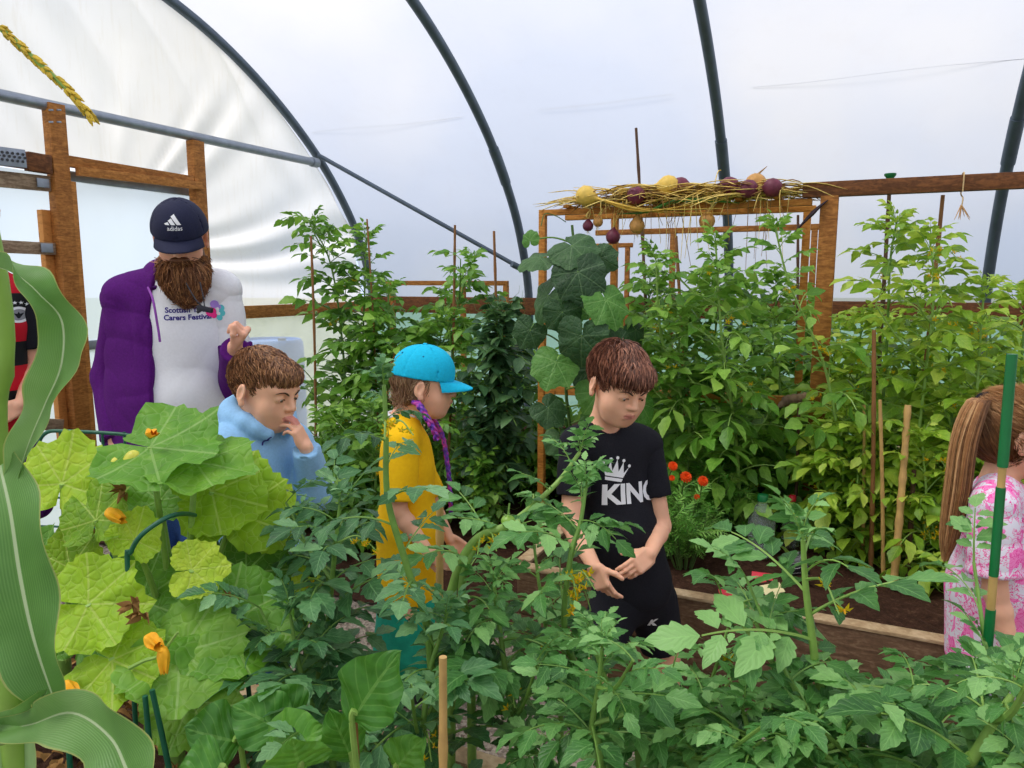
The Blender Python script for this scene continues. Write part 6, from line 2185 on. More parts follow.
# grey cloth bundled on the lower rail
cl = thing('cloth_bundle', at_t(796, 398, TF + .03), 'grey-brown cloth rag bundled on the lower batten rail', 'cloth')
c = at_t(797, 399, TF + .04)
v, q = sdf_mesh([(el(c, V(.055, .035, .022)), 0, 'u'), (rc(c + V(-.05, 0, -.01), c + V(-.085, -.01, -.035), .018, .008), .02, 'u'), (rc(c + V(.04, 0, .01), c + V(.075, 0, .022), .018, .010), .02, 'u')], .004)
v = folds(v, vnormals(v, q), .006, 120, [(1, .2, .6), (.2, 1, .5)], 3)
qmesh('rag', v, q, plain('grey_brown_cloth', srgb(140, 116, 96), .9, .1, .2), cl)
# ---------------------------------------------------------------- small things on the centre bed's soil
def on_soil(x, y): return at_z(x, y, SB_C)
def bottle(label, p, h, r_, cap_m, body_m, cat='bottle'):
    root = thing('plastic_bottle', p, label, cat)
    mb = MB()
    mb.lathe(p, [(r_ * .7, 0), (r_, .012), (r_, h * .22), (r_ * .93, h * .26), (r_, h * .30), (r_, h * .58), (r_ * .7, h * .76), (r_ * .33, h * .88), (r_ * .33, h * .93)], None, 20)
    mb.build('bottle_body', M[body_m], root)
    mb = MB(); mb.lathe(p + V(0, 0, h * .91), [(r_ * .40, 0), (r_ * .40, h * .09), (r_ * .36, h * .10), (0, h * .10)], None, 14); mb.build('bottle_cap', M[cap_m], root)
m = NT('clear_plastic'); b = m.n('ShaderNodeBsdfPrincipled', Roughness=.12); b.inputs['Base Color'].default_value = (.82, .92, .88, 1); b.inputs['Transmission Weight'].default_value = .85; b.inputs['IOR'].default_value = 1.25; m.l(b.outputs[0], m.out.inputs[0]); M['clear'] = m.mat
M['red_cap'] = plain('red_plastic', srgb(196, 34, 48), .4, .5, .06)
bottle('upturned clear plastic bottle cloche beside the marigolds', on_soil(760, 556), .25, .052, 'green_coat', 'clear')
bottle('clear bottle with red cap left of the heavy timber post', on_soil(790, 548), .22, .036, 'red_cap', 'clear')
def plant_label(label, x, y, w, h, mat, lean, az):
    p = on_soil(x, y)
    root = thing('plant_label', p, label, 'plant label')
    R = rot('z', az) @ rot('x', lean)
    mb = MB(); mb.box(p + R @ V(0, 0, h * .5 + .01), (w / 2, .0012, h / 2), R, 0, .001)
    mb.build('label_blade', M[mat], root)
    mb = MB(); mb.box(p + R @ V(0, 0, .0), (w * .2, .001, .02), R, 0, .0005); mb.build('label_spike', M[mat], root)
M['label_red'] = plain('red_label', srgb(206, 42, 62), .5, .4, .06); M['label_cream'] = plain('cream_label', srgb(238, 226, 170), .5, .4, .06)
plant_label('red plant label flat on the soil at the bed front edge', 732, 601, .075, .034, 'label_red', -.75, .2)
plant_label('dark red plant label lying behind the cream one', 762, 582, .075, .030, 'label_red', -.95, -.35)
plant_label('cream plant label with a pointed end on the soil', 777, 596, .085, .040, 'label_cream', -1.0, .35)
pot = on_soil(786, 580)
pr = thing('plant_pot', pot, 'small black ribbed pot lying on the soil by the heavy post', 'pot')
Rp = basis(nrm(V(.9, -.3, .35)))
mb = MB(); n = 40
prof = [(.030, 0), (.040, .075), (.044, .076), (.044, .090), (.039, .090), (.028, .006), (0, .006)]
mb.lathe(pot + V(-.02, 0, .046), prof, Rp, 28); mb.build('pot_body', plain('black_plastic', (.02, .022, .026), .4, .5, .1), pr)
for k in range(12):
    a = k * .5236; mb = MB(); mb.tube([pot + V(-.02, 0, .046) + Rp @ V(.0305 * math.cos(a), .0305 * math.sin(a), .004), pot + V(-.02, 0, .046) + Rp @ V(.0405 * math.cos(a), .0405 * math.sin(a), .074)], .0014, 4); mb.build('rib', M['black'], pr)
# terracotta and black pots and fallen leaves under the courgettes
def tpot(label, p, r_, h, mat):
    root = thing('plant_pot', p, label, 'pot')
    mb = MB(); mb.lathe(p, [(r_ * .7, 0), (r_ * .95, h * .8), (r_ * 1.06, h * .8), (r_ * 1.08, h), (r_ * .95, h), (r_ * .88, h * .85), (0, h * .85)], None, 26); mb.build('pot_body', M[mat], root)
M['terracotta'] = plain('terracotta', srgb(186, 100, 68), .85, .2, .15, 20)
tpot('terracotta pot half buried in leaves below the blue hoodie', V(*PX(282, 668, 1.72)[:2], SB_N), .05, .09, 'terracotta')
fl_ = MB(); r = np.random.default_rng(9)
for k in range(220):
    x, y = r.uniform(20, 300), r.uniform(600, 768)
    p = at_z(x, y, SB_N + .012 + r.uniform(0, .02))
    if p[1] < .8 or p[1] > 2.0: continue
    v, f, uv = blade(r.uniform(.02, .05), r.uniform(.012, .03), 5, 0, 0, .8, .6, k)
    fl_.add(v @ rot('z', r.uniform(0, 6.28)).T @ rot('x', r.normal() * .4).T + p, f, 0, uv)
tag(fl_.build('fallen_leaves', M['dry_leaf']), 'withered brown leaves littering the soil under the courgettes', 'leaves', None, 'stuff')
# black sheet and buckets in the shade behind the cucumber
tpot('black bucket in the shade behind the slim batten frame', V(*PX(655, 470, 3.9)[:2], 0), .15, .32, 'black')
# ------------------------------------------------------------------ figures, joints laid out where the photo shows them
def figure_black():
    D = 2.2
    root = thing('person', at_z(642, 745, 0), 'boy in black shirt with white crown print looking down at plants, hands in front', 'person', 'children on the path')
    R = facing(.36, -1, 0)
    J = dict(neck=at(603, 424, 2.2), chest=at(611, 470, 2.22), waist=at(621, 528, 2.2), pelvis=at(634, 584, 2.2),
             shR=at(576, 446, 2.15), shL=at(646, 445, 2.25), elR=at(571, 524, 2.08), elL=at(661, 526, 2.19),
             wrR=at(594, 566, 1.97), wrL=at(650, 554, 2.075), hipR=at(617, 600, 2.18), hipL=at(652, 600, 2.24),
             knR=at(598, 656, 2.08), knL=at(664, 655, 2.24), anR=at(578, 728, 2.16), anL=at(670, 724, 2.26))
    for q in 'RL':
        J['an' + q][2] = .075
    J['foot'] = nrm(V(.4, -1, 0))[:2]
    hf = Fr(at(618, 385, 2.13), facing(.46, -1, 20, 4), 1.02)
    fR = frame_to(J['wrR'], at(609, 600, 1.94) - J['wrR'], V(.6, .7, .1), .74, True)
    fL = frame_to(J['wrL'], at(624, 577, 2.00) - J['wrL'], V(-.25, .85, -.35), .76, False)
    # thumb of the left hand on top
    if fL.R[2, 0] < 0:
        fL.R[:, 0] *= -1
    if fR.R[0, 0] < 0:
        fR.R[:, 0] *= -1
    hR = hand_ops(fR, ((18, 22, 12), (24, 30, 15), (30, 34, 18), (34, 36, 20)))
    hL = hand_ops(fL, ((14, 22, 12), (18, 26, 14), (24, 30, 16), (30, 32, 18)), thumb=((.55, .75, -.25), (.35, .92, -.2)))
    body, (bv, bq) = body_mesh(J, R, hf, 1.0, [hR, hL], .0032, root, M['skin_boy'], M['lips'], eye=.15)
    face_parts(hf, root, M, .9, .003, brow=(.09, .045, .028))
    short_hair(hf, 'hair', root, M['hair_auburn'], N=3200, seed=4, thick=.009, length=.036, fr_z=.034, side_low=-.006, whorl=(-.01, -.05, .11))
    # shirt
    g = .010
    o = torso_ops(J, R, 1.0, .006, g)
    o += [(rc(J['waist'], J['pelvis'], .098, .104), .04, 'u')]
    cuts = []
    for q in 'RL':
        sl = sleeve(J, q, .62, .049, .049, .040)
        o += [sl[0]]; cuts += sl[1:]
    hem = J['pelvis'] + V(0, 0, -.045)
    cuts += [(bx(hem + V(0, 0, -.2), V(.5, .5, .2), None, .002), .004, 's'),
             (rc(J['neck'] + R @ V(0, .012, .012), J['neck'] + R @ V(0, .02, .1), .052, .060), .006, 's')]
    # keep the sleeve cuts away from the torso: cut sleeves first
    sv = []
    for q in 'RL':
        v, qd = sdf_mesh(sleeve(J, q, .62, .050, .050, .040), .005)
        n = vnormals(v, qd)
        sv.append((folds(v, n, .004, 60, [J['el' + q] - J['sh' + q], (1, .2, .5)], 7), qd))
    oo = torso_ops(J, R, 1.0, .006, g) + [(rc(J['waist'], J['pelvis'], .098, .104), .04, 'u')] + cuts[-2:]
    v, qd = sdf_mesh(oo, .005)
    n = vnormals(v, qd)
    v = folds(v, n, .0045, 34, [(.4, .2, 1), (1, .2, -.6), (.3, -.2, 1)], 5)
    allv, allq, b = [v], [qd], len(v)
    for a, c in sv:
        allv.append(a); allq.append(c + b); b += len(a)
    allv, allq = np.concatenate(allv), np.concatenate(allq)
    shirt = qmesh('tee_shirt', allv, allq, M['black_cotton'], root)
    bvh = bvh_of(v, qd)
    mb = MB()
    xd = R @ V(-1, 0, 0); yd = nrm(V(-.05, .12, 1))
    c = at(632, 492, 2.08)
    w = text_flat('KING', .082, .0030, 0, spacing=.94)
    decal(mb, w, bvh, c - yd * .040 + xd * .030, xd, yd)
    cr = [[(-.031, .0), (.027, .0), (.030, .012), (-.034, .012)],
          [(-.034, .016), (.030, .016), (.048, .058), (.030, .034), (.022, .074), (.010, .036), (-.004, .080), (-.014, .036), (-.028, .072), (-.032, .034), (-.052, .054)]]
    for bx_, by_ in ((.048, .062), (.022, .078), (-.004, .085), (-.028, .077), (-.052, .059)):
        cr.append([(bx_ + .0062 * math.cos(a), by_ + .0062 * math.sin(a)) for a in np.linspace(0, 6.283, 12)[:-1]])
    tl = math.radians(12)
    cr = [[(x * math.cos(tl) + y * math.sin(tl), -x * math.sin(tl) + y * math.cos(tl)) for x, y in l] for l in cr]
    cr = [[(x * .82, y * .82) for x, y in l] for l in cr]
    decal(mb, poly_flat(cr), bvh, at(621, 483, 2.08), xd, yd)
    tag(mb.build('shirt_print', M['white_print'], shirt), 'white crown above the word KING')
    # shorts
    o = [(el(J['pelvis'] + V(0, 0, -.02), V(.116, .096, .10), R), 0, 'u')]
    for q in 'RL':
        e = J['hip' + q] + (J['kn' + q] - J['hip' + q]) * .98
        o += [(rc(J['hip' + q], e, .080, .068), .04, 'u')]
    for q in 'RL':
        d = nrm(J['kn' + q] - J['hip' + q])
        e = J['hip' + q] + (J['kn' + q] - J['hip' + q]) * .86
        o += [(bx(e + d * .10, V(.09, .09, .10), basis(d), .002), .004, 's'), (rc(e - d * .03, e + d * .05, .054, .056), .004, 's')]
    v, qd = sdf_mesh(o, .005)
    v = folds(v, vnormals(v, qd), .004, 36, [(1, .2, .5), (.2, 1, .6)], 9)
    sh = qmesh('shorts', v, qd, M['black_cotton'], root)
    mb = MB()
    decal(mb, text_flat('K', .034, .0025), bvh_of(v, qd), at(662, 634, 2.1), R @ V(-1, 0, 0), V(0, 0, 1))
    mb.build('shorts_mark', M['white_print'], sh)
    for q in 'RL':
        shoe(root, J['an' + q], J['foot'], .95, M['dark_shoe'], M['grey_sole'])
    return root

def figure_blue():
    root = thing('person', at_z(268, 770, 0), 'boy in pale blue hoodie frowning with fingers held to his mouth', 'person', 'children on the path')
    R = facing(.88, -.5, 0)
    J = dict(neck=at(258, 421, 2.12), chest=at(254, 480, 2.12), waist=at(252, 545, 2.12), pelvis=at(252, 615, 2.12),
             shR=at(224, 452, 2.02), shL=at(291, 446, 2.22), elR=at(212, 540, 1.99), elL=at(316, 492, 2.14),
             wrR=at(232, 600, 1.96), wrL=at(306, 447, 2.06), hipR=at(242, 630, 2.08), hipL=at(266, 630, 2.17),
             knR=at(246, 690, 2.05), knL=at(270, 690, 2.16), anR=at(246, 752, 2.1), anL=at(272, 748, 2.2))
    for q in 'RL':
        J['an' + q][2] = .075
    J['foot'] = nrm(V(.8, -.75, 0))[:2]
    hf = Fr(at(264, 391, 2.10), facing(.93, -.38, 13, 2), 1.04)
    fL = frame_to(J['wrL'], at(290, 416, 2.045) - J['wrL'], V(-.9, .30, -.2), .66, False)
    if (fL.R[:, 0] @ V(0, .6, 1)) < 0:
        fL.R[:, 0] *= -1
    fR = frame_to(J['wrR'], V(.3, -.2, -.9), V(.3, .9, 0), .74)
    hL = hand_ops(fL, ((8, 24, 18), (14, 30, 20), (28, 40, 24), (40, 50, 30)), thumb=((.55, .78, -.35), (.25, .92, -.3)))
    hR = hand_ops(fR)
    body_mesh(J, R, hf, 1.0, [hL, hR], .0032, root, M['skin_boy'], M['lips'])
    face_parts(hf, root, M, .45, .001, brow=(.10, .055, .03))
    short_hair(hf, 'hair', root, M['hair_brown'], N=3600, seed=8, thick=.004, length=.024, fr_z=.040, side_low=-.004, nape=-.045)
    # hoodie
    o = torso_ops(J, R, 1.0, .030, .024)
    o += [(rc(J['waist'], J['pelvis'], .118, .122), .05, 'u')]
    for q in 'RL':
        o += chain([J['sh' + q], J['el' + q]], [.056, .054], .035)
        d = nrm(J['wr' + q] - J['el' + q])
        o += chain([J['el' + q], J['wr' + q] - d * .012], [.053, .040], .02)
    for q in 'RL':
        d = nrm(J['wr' + q] - J['el' + q])
        o += [(rc(J['wr' + q] - d * .030, J['wr' + q] - d * .014, .032, .033), .008, 'u'),
              (bx(J['wr' + q] + d * .037, V(.035, .035, .045), basis(d), .002), .003, 's')]
    # collapsed hood: a thick roll round the neck, deeper behind, open at the front
    hood = []
    for i in range(14):
        a = -2.62 + 5.24 * i / 13
        x, y = math.sin(a), -math.cos(a)
        z = .018 + .022 * (-y) - .030 * max(0, y) ** 2
        hood.append(J['neck'] + R @ V(.077 * x, .066 * y + (.0 if y < 0 else .018), z))
    o += chain(hood, [.022 + .012 * math.sin(math.pi * i / 13) for i in range(14)], .012)
    o += [(el(J['neck'] + R @ V(0, -.085, -.035), V(.085, .042, .062), R), .03, 'u'),
          (rc(J['neck'] + R @ V(0, 0, .0), J['neck'] + R @ V(0, .02, .12), .050, .058), .008, 's'),
          (bx(J['pelvis'] + V(0, 0, -.28), V(.5, .5, .2), None, .002), .004, 's')]
    v, qd = sdf_mesh(o, .005)
    v = folds(v, vnormals(v, qd), .005, 30, [(.5, .2, 1), (1, .3, -.5), (.1, .4, 1)], 21)
    h = qmesh('hoodie', v, qd, M['sky_fleece'], root)
    # maroon lining inside the hood
    mb = MB()
    ln = [J['neck'] + R @ V(.054 * math.sin(a), -.054 * math.cos(a) - .004, .022 - .012 * math.cos(a) * -1) for a in np.linspace(-1.9, 1.9, 16)]
    mb.tube(ln, .013, 8)
    mb.build('hood_lining', M['maroon'], h)
    # small dark mark on the chest
    mb = MB()
    dl = text_flat('f', .035, .0008, .2)
    decal(mb, dl, bvh_of(v, qd), at(294, 450, 1.98), R @ V(-1, 0, 0), V(0, 0, 1))
    if mb.n: mb.build('chest_mark', M['print_navy'], h)
    # trousers
    o = [(el(J['pelvis'] + V(0, 0, -.03), V(.112, .092, .10), R), 0, 'u')]
    for q in 'RL':
        o += chain([J['hip' + q], J['kn' + q], J['an' + q]], [.075, .058, .05], .03)
    v, qd = sdf_mesh(o, .007)
    qmesh('trousers', v, qd, M['denim'], root)
    for q in 'RL':
        shoe(root, J['an' + q], J['foot'], .95, M['dark_shoe'], M['grey_sole'])

def braid(root, pts, r, mat):
    P = spline(pts, 10)
    L = np.concatenate([[0], np.cumsum(np.linalg.norm(np.diff(P, axis=0), axis=1))])
    mb = MB()
    for k in range(3):
        q = []
        for p, l in zip(P, L):
            a = l * 95 + k * 2.094
            q.append(p + V(math.cos(a) * r * .75, math.sin(2 * a) * r * .5, 0))
        mb.tube(np.array(q), np.linspace(r * .85, r * .5, len(q)), 7)
    return mb.build('braid', mat, root)

def figure_girl():
    root = thing('person', at_z(418, 725, 0), 'girl in turquoise cap and yellow top with purple braid, seen side on', 'person', 'children on the path')
    R = facing(1, .08, 0)
    J = dict(neck=at(404, 415, 2.36), chest=at(407, 466, 2.36), waist=at(408, 525, 2.36), pelvis=at(410, 584, 2.36),
             shR=at(402, 443, 2.25), shL=at(409, 443, 2.47), elR=at(398, 510, 2.22), elL=at(432, 505, 2.5),
             wrR=at(428, 552, 2.20), wrL=at(450, 540, 2.46), hipR=at(409, 600, 2.30), hipL=at(411, 600, 2.42),
             knR=at(412, 660, 2.28), knL=at(416, 655, 2.44), anR=at(408, 716, 2.3), anL=at(412, 708, 2.44))
    for q in 'RL':
        J['an' + q][2] = .075
    J['foot'] = nrm(V(1, -.05, 0))[:2]
    hf = Fr(at(423, 386, 2.35), facing(1, .10, 5, 0), .98)
    fR = frame_to(J['wrR'], V(.8, -.1, -.5), V(.2, .9, 0), .66)
    fL = frame_to(J['wrL'], V(.8, -.1, -.5), V(.2, -.9, 0), .66, True)
    body_mesh(J, R, hf, .92, [hand_ops(fR), hand_ops(fL)], .0034, root, M['skin_boy'], M['lips'])
    face_parts(hf, root, M, .25, brow=(.20, .12, .07))
    # hair under the cap
    s, P = hf.s, hf.p
    E = lambda c, r, k, op='u': (el(P(*c), np.array(r) * s, hf.R), k * s, op)
    o = [E((0, -.014, .030), (.077, .094, .078), 0), E((0, -.035, -.020), (.060, .050, .045), .02),
         (bx(P(0, .095, -.06), V(.09, .075, .13) * s, hf.R, .02 * s), .01, 's')]
    for x in (-1, 1):
        o.append(E((x * .080, -.004, -.008), (.022, .024, .034), .004, 's'))
    v, q = sdf_mesh(o, .0035)
    n = vnormals(v, q)
    mb = MB(); mb.add(v, [tuple(x) for x in q], 0, None, .35)
    lv = local(hf, v)
    rt, rn = pick(v, n, 1300, (lv[:, 2] < .04) & (lv[:, 2] > -.06), 2)
    d = np.tile(hf.R @ V(0, -.35, -.8), (len(rt), 1)) + (hf.R @ V(0, .5, 0)) * (local(hf, rt)[:, 1:2] < -.03)
    strands(mb, rt, rn, d, .028, .0011, .003, 5, 3, wob=.2)
    # wisps at the nape
    rt, rn = pick(v, n, 160, (lv[:, 2] < .0) & (lv[:, 1] < -.05), 5)
    strands(mb, rt, rn, np.tile(V(-.4, 0, -1), (len(rt), 1)), .07, .0006, .02, 5, 6, wob=.5)
    mb.build('hair', M['hair_fair'], root)
    braid(root, [P(.058, -.022, -.045), at(419, 405, 2.255), at(427, 418, 2.235), at(434, 430, 2.23), at(437, 440, 2.235)], .0088, M['braid'])
    braid(root, [P(-.058, -.022, -.045), at(440, 430, 2.42), at(447, 462, 2.40), at(450, 490, 2.38), at(451, 518, 2.38)], .0065, M['braid'])
    f, _, crown = cap(hf, root, M['turquoise'], M['turquoise'], h_low=.030, brim_len=.070, tilt=-4, strap_gap=True, grow=.012, dome=.024)
    # eyelets
    mb = MB()
    for th, e in ((60, .75), (120, .75), (0, .75), (180, .75), (-60, .75), (-120, .75)):
        t = math.radians(th)
        mb.ball(f.p(.088 * math.cos(t) * math.cos(e), .107 * math.sin(t) * math.cos(e), .107 * math.sin(e)), .0032 * s, None, 8, 6)
    mb.build('eyelet', plain('eyelet_thread', srgb(14, 120, 165), .8), crown)
    # yellow top, white neckband
    o = torso_ops(J, R, .92, .012, .013) + [(rc(J['waist'], J['pelvis'], .098, .100), .04, 'u')]
    o += [(bx(J['pelvis'] + V(0, 0, -.26), V(.5, .5, .2), None, .002), .004, 's'),
          (rc(J['neck'] + V(0, 0, .010), J['neck'] + V(.02, 0, .1), .050, .056), .005, 's')]
    v, qd = sdf_mesh(o, .005)
    v = folds(v, vnormals(v, qd), .005, 32, [(.3, .2, 1), (1, .2, .3)], 31)
    allv, allq, b = [v], [qd], len(v)
    for q in 'RL':
        a, c = sdf_mesh(sleeve(J, q, .80, .055, .058, .040), .005)
        a = folds(a, vnormals(a, c), .004, 50, [J['el' + q] - J['sh' + q]], 17)
        allv.append(a); allq.append(c + b); b += len(a)
    sh = qmesh('yellow_top', np.concatenate(allv), np.concatenate(allq), M['yellow_cotton'], root)
    mb = MB()
    mb.tube([J['neck'] + R @ V(.053 * math.sin(a), .053 * math.cos(a), .004) for a in np.linspace(0, 6.283, 25)], .0065, 8, cap=False)
    mb.build('neckband', M['white_cotton'], sh)
    o = [(rcs(J['pelvis'] + V(0, 0, -.08), J['pelvis'] + V(0, 0, .0), .105, .100, R, .82), 0, 'u'),
         (rc(J['pelvis'], (J['knR'] + J['knL']) / 2 + V(0, 0, .05), .10, .135), .04, 'u')]
    v, qd = sdf_mesh(o, .006)
    v = folds(v, vnormals(v, qd), .008, 40, [(1, .1, 0), (0, 1, 0)], 33)
    qmesh('skirt', v, qd, M['teal_cloth'], root)
    for q in 'RL':
        shoe(root, J['an' + q], J['foot'], .88, M['dark_shoe'], M['grey_sole'])

def figure_pink():
    root = thing('person', at_z(1004, 795, 0), 'girl in pink and white graffiti print top with long ponytail, back turned', 'person', 'children on the path')
    R = facing(.94, -.30, 0)
    J = dict(neck=at(1000, 478, 1.95), chest=at(994, 528, 1.95), waist=at(994, 592, 1.95), pelvis=at(996, 662, 1.95),
             shR=at(994, 506, 1.835), shL=at(998, 506, 2.06), elR=at(995, 592, 1.81), elL=at(1020, 590, 2.08),
             wrR=at(1012, 655, 1.78), wrL=at(1050, 640, 2.02), hipR=at(996, 680, 1.89), hipL=at(1000, 676, 2.01),
             knR=at(1002, 745, 1.88), knL=at(1006, 738, 2.02), anR=at(998, 812, 1.9), anL=at(1002, 800, 2.02))
    for q in 'RL':
        J['an' + q][2] = .075
    J['foot'] = nrm(V(1, .1, 0))[:2]
    hf = Fr(at(1018, 436, 1.95), facing(.93, -.36, 6, 0), 1.02)
    fR = frame_to(J['wrR'], V(.7, -.1, -.6), V(.2, .9, 0), .68)
    fL = frame_to(J['wrL'], V(.7, -.1, -.6), V(.2, -.9, 0), .68, True)
    body_mesh(J, R, hf, .95, [hand_ops(fR), hand_ops(fL)], .0035, root, M['skin_boy'], M['lips'])
    face_parts(hf, root, M, .2)
    s, P = hf.s, hf.p
    E = lambda c, r, k, op='u': (el(P(*c), np.array(r) * s, hf.R), k * s, op)
    o = [E((0, -.012, .034), (.080, .097, .085), 0), E((0, -.040, -.030), (.066, .060, .055), .03),
         (bx(P(0, .115, -.07), V(.075, .075, .12) * s, hf.R, .03 * s), .012, 's')]
    for x in (-1, 1):
        o.append(E((x * .082, .004, -.014), (.022, .026, .036), .004, 's'))
    v, q = sdf_mesh(o, .0035)
    n = vnormals(v, q)
    mb = MB(); mb.add(v, [tuple(x) for x in q], 0, None, .3)
    lv = local(hf, v)
    tie = P(0, -.085, .075)
    rt, rn = pick(v, n, 4200, (lv[:, 2] > -.075), 12)
    d = tie - rt
    dist = np.linalg.norm(d, axis=1)
    d = d / dist[:, None]
    tn = np.clip(.35 + .5 * (local(hf, rt)[:, 2] / .12) + np.random.default_rng(3).normal(size=len(rt)) * .18, 0, 1)
    strands(mb, rt, rn, d, np.minimum(.065, dist * .9), .0011, .0022, 5, 13, wob=.07, tints=tn)
    mb.build('hair', M['hair_blonde'], root)
    # ponytail: a heavy fall of long locks
    r = np.random.default_rng(77)
    spine = spline([tie, at(978, 402, 1.93), at(964, 440, 1.90), at(957, 490, 1.885), at(950, 530, 1.885), at(945, 560, 1.89)], 6)
    k = len(spine)
    wid = np.interp(np.linspace(0, 1, k), [0, .12, .3, .6, .85, 1], [.012, .024, .033, .030, .020, .006])
    mb = MB()
    for i in range(620):
        a, rr = r.uniform(0, 6.283), math.sqrt(r.uniform(0, 1))
        off = V(math.cos(a), math.sin(a) * .8, 0) * rr
        off2 = off * r.uniform(.8, 1.15) + r.normal(size=3) * .22
        t = np.linspace(0, 1, k)[:, None]
        q = spine + (off * (1 - t) + off2 * t) * wid[:, None]
        e = int(r.integers(int(k * .78), k + 1))
        q = q[:e:2]
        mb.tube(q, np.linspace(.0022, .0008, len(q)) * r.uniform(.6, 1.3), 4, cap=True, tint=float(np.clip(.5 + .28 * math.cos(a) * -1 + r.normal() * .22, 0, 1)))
    pt = mb.build('ponytail', M['hair_blonde'], root)
    mb = MB()
    dd = nrm(at(978, 402, 1.93) - tie)
    B = basis(dd)
    mb.tube([tie + dd * .008 + B[:, 0] * .020 * math.cos(a) + B[:, 1] * .020 * math.sin(a) for a in np.linspace(0, 6.283, 21)], .0105, 8, cap=False)
    mb.build('hair_tie', M['black_cotton'], pt)
    # loose top
    o = torso_ops(J, R, .95, .020, .014) + [(rc(J['waist'], J['pelvis'], .112, .122), .05, 'u')]
    o += [(bx(J['pelvis'] + V(0, 0, -.20), V(.5, .5, .2), None, .002), .004, 's'),
          (rc(J['neck'] + V(0, 0, .008), J['neck'] + V(.02, 0, .1), .054, .060), .005, 's')]
    v, qd = sdf_mesh(o, .005)
    v = folds(v, vnormals(v, qd), .006, 26, [(.3, .2, 1), (1, .2, .3)], 41)
    allv, allq, b = [v], [qd], len(v)
    for q in 'RL':
        a, c = sdf_mesh(sleeve(J, q, .74, .056, .066, .045), .005)
        a = folds(a, vnormals(a, c), .004, 40, [J['el' + q] - J['sh' + q]], 19)
        allv.append(a); allq.append(c + b); b += len(a)
    qmesh('printed_top', np.concatenate(allv), np.concatenate(allq), M['graffiti'], root)
    o = [(el(J['pelvis'] + V(0, 0, -.06), V(.108, .098, .10), R), 0, 'u')]
    for q in 'RL':
        o += chain([J['hip' + q], J['kn' + q], J['an' + q]], [.075, .055, .04], .03)
    v, qd = sdf_mesh(o, .007)
    qmesh('leggings', v, qd, plain('lilac_leggings', srgb(190, 170, 205), .85, .2), root)
    for q in 'RL':
        shoe(root, J['an' + q], J['foot'], .9, M['dark_shoe'], M['grey_sole'])

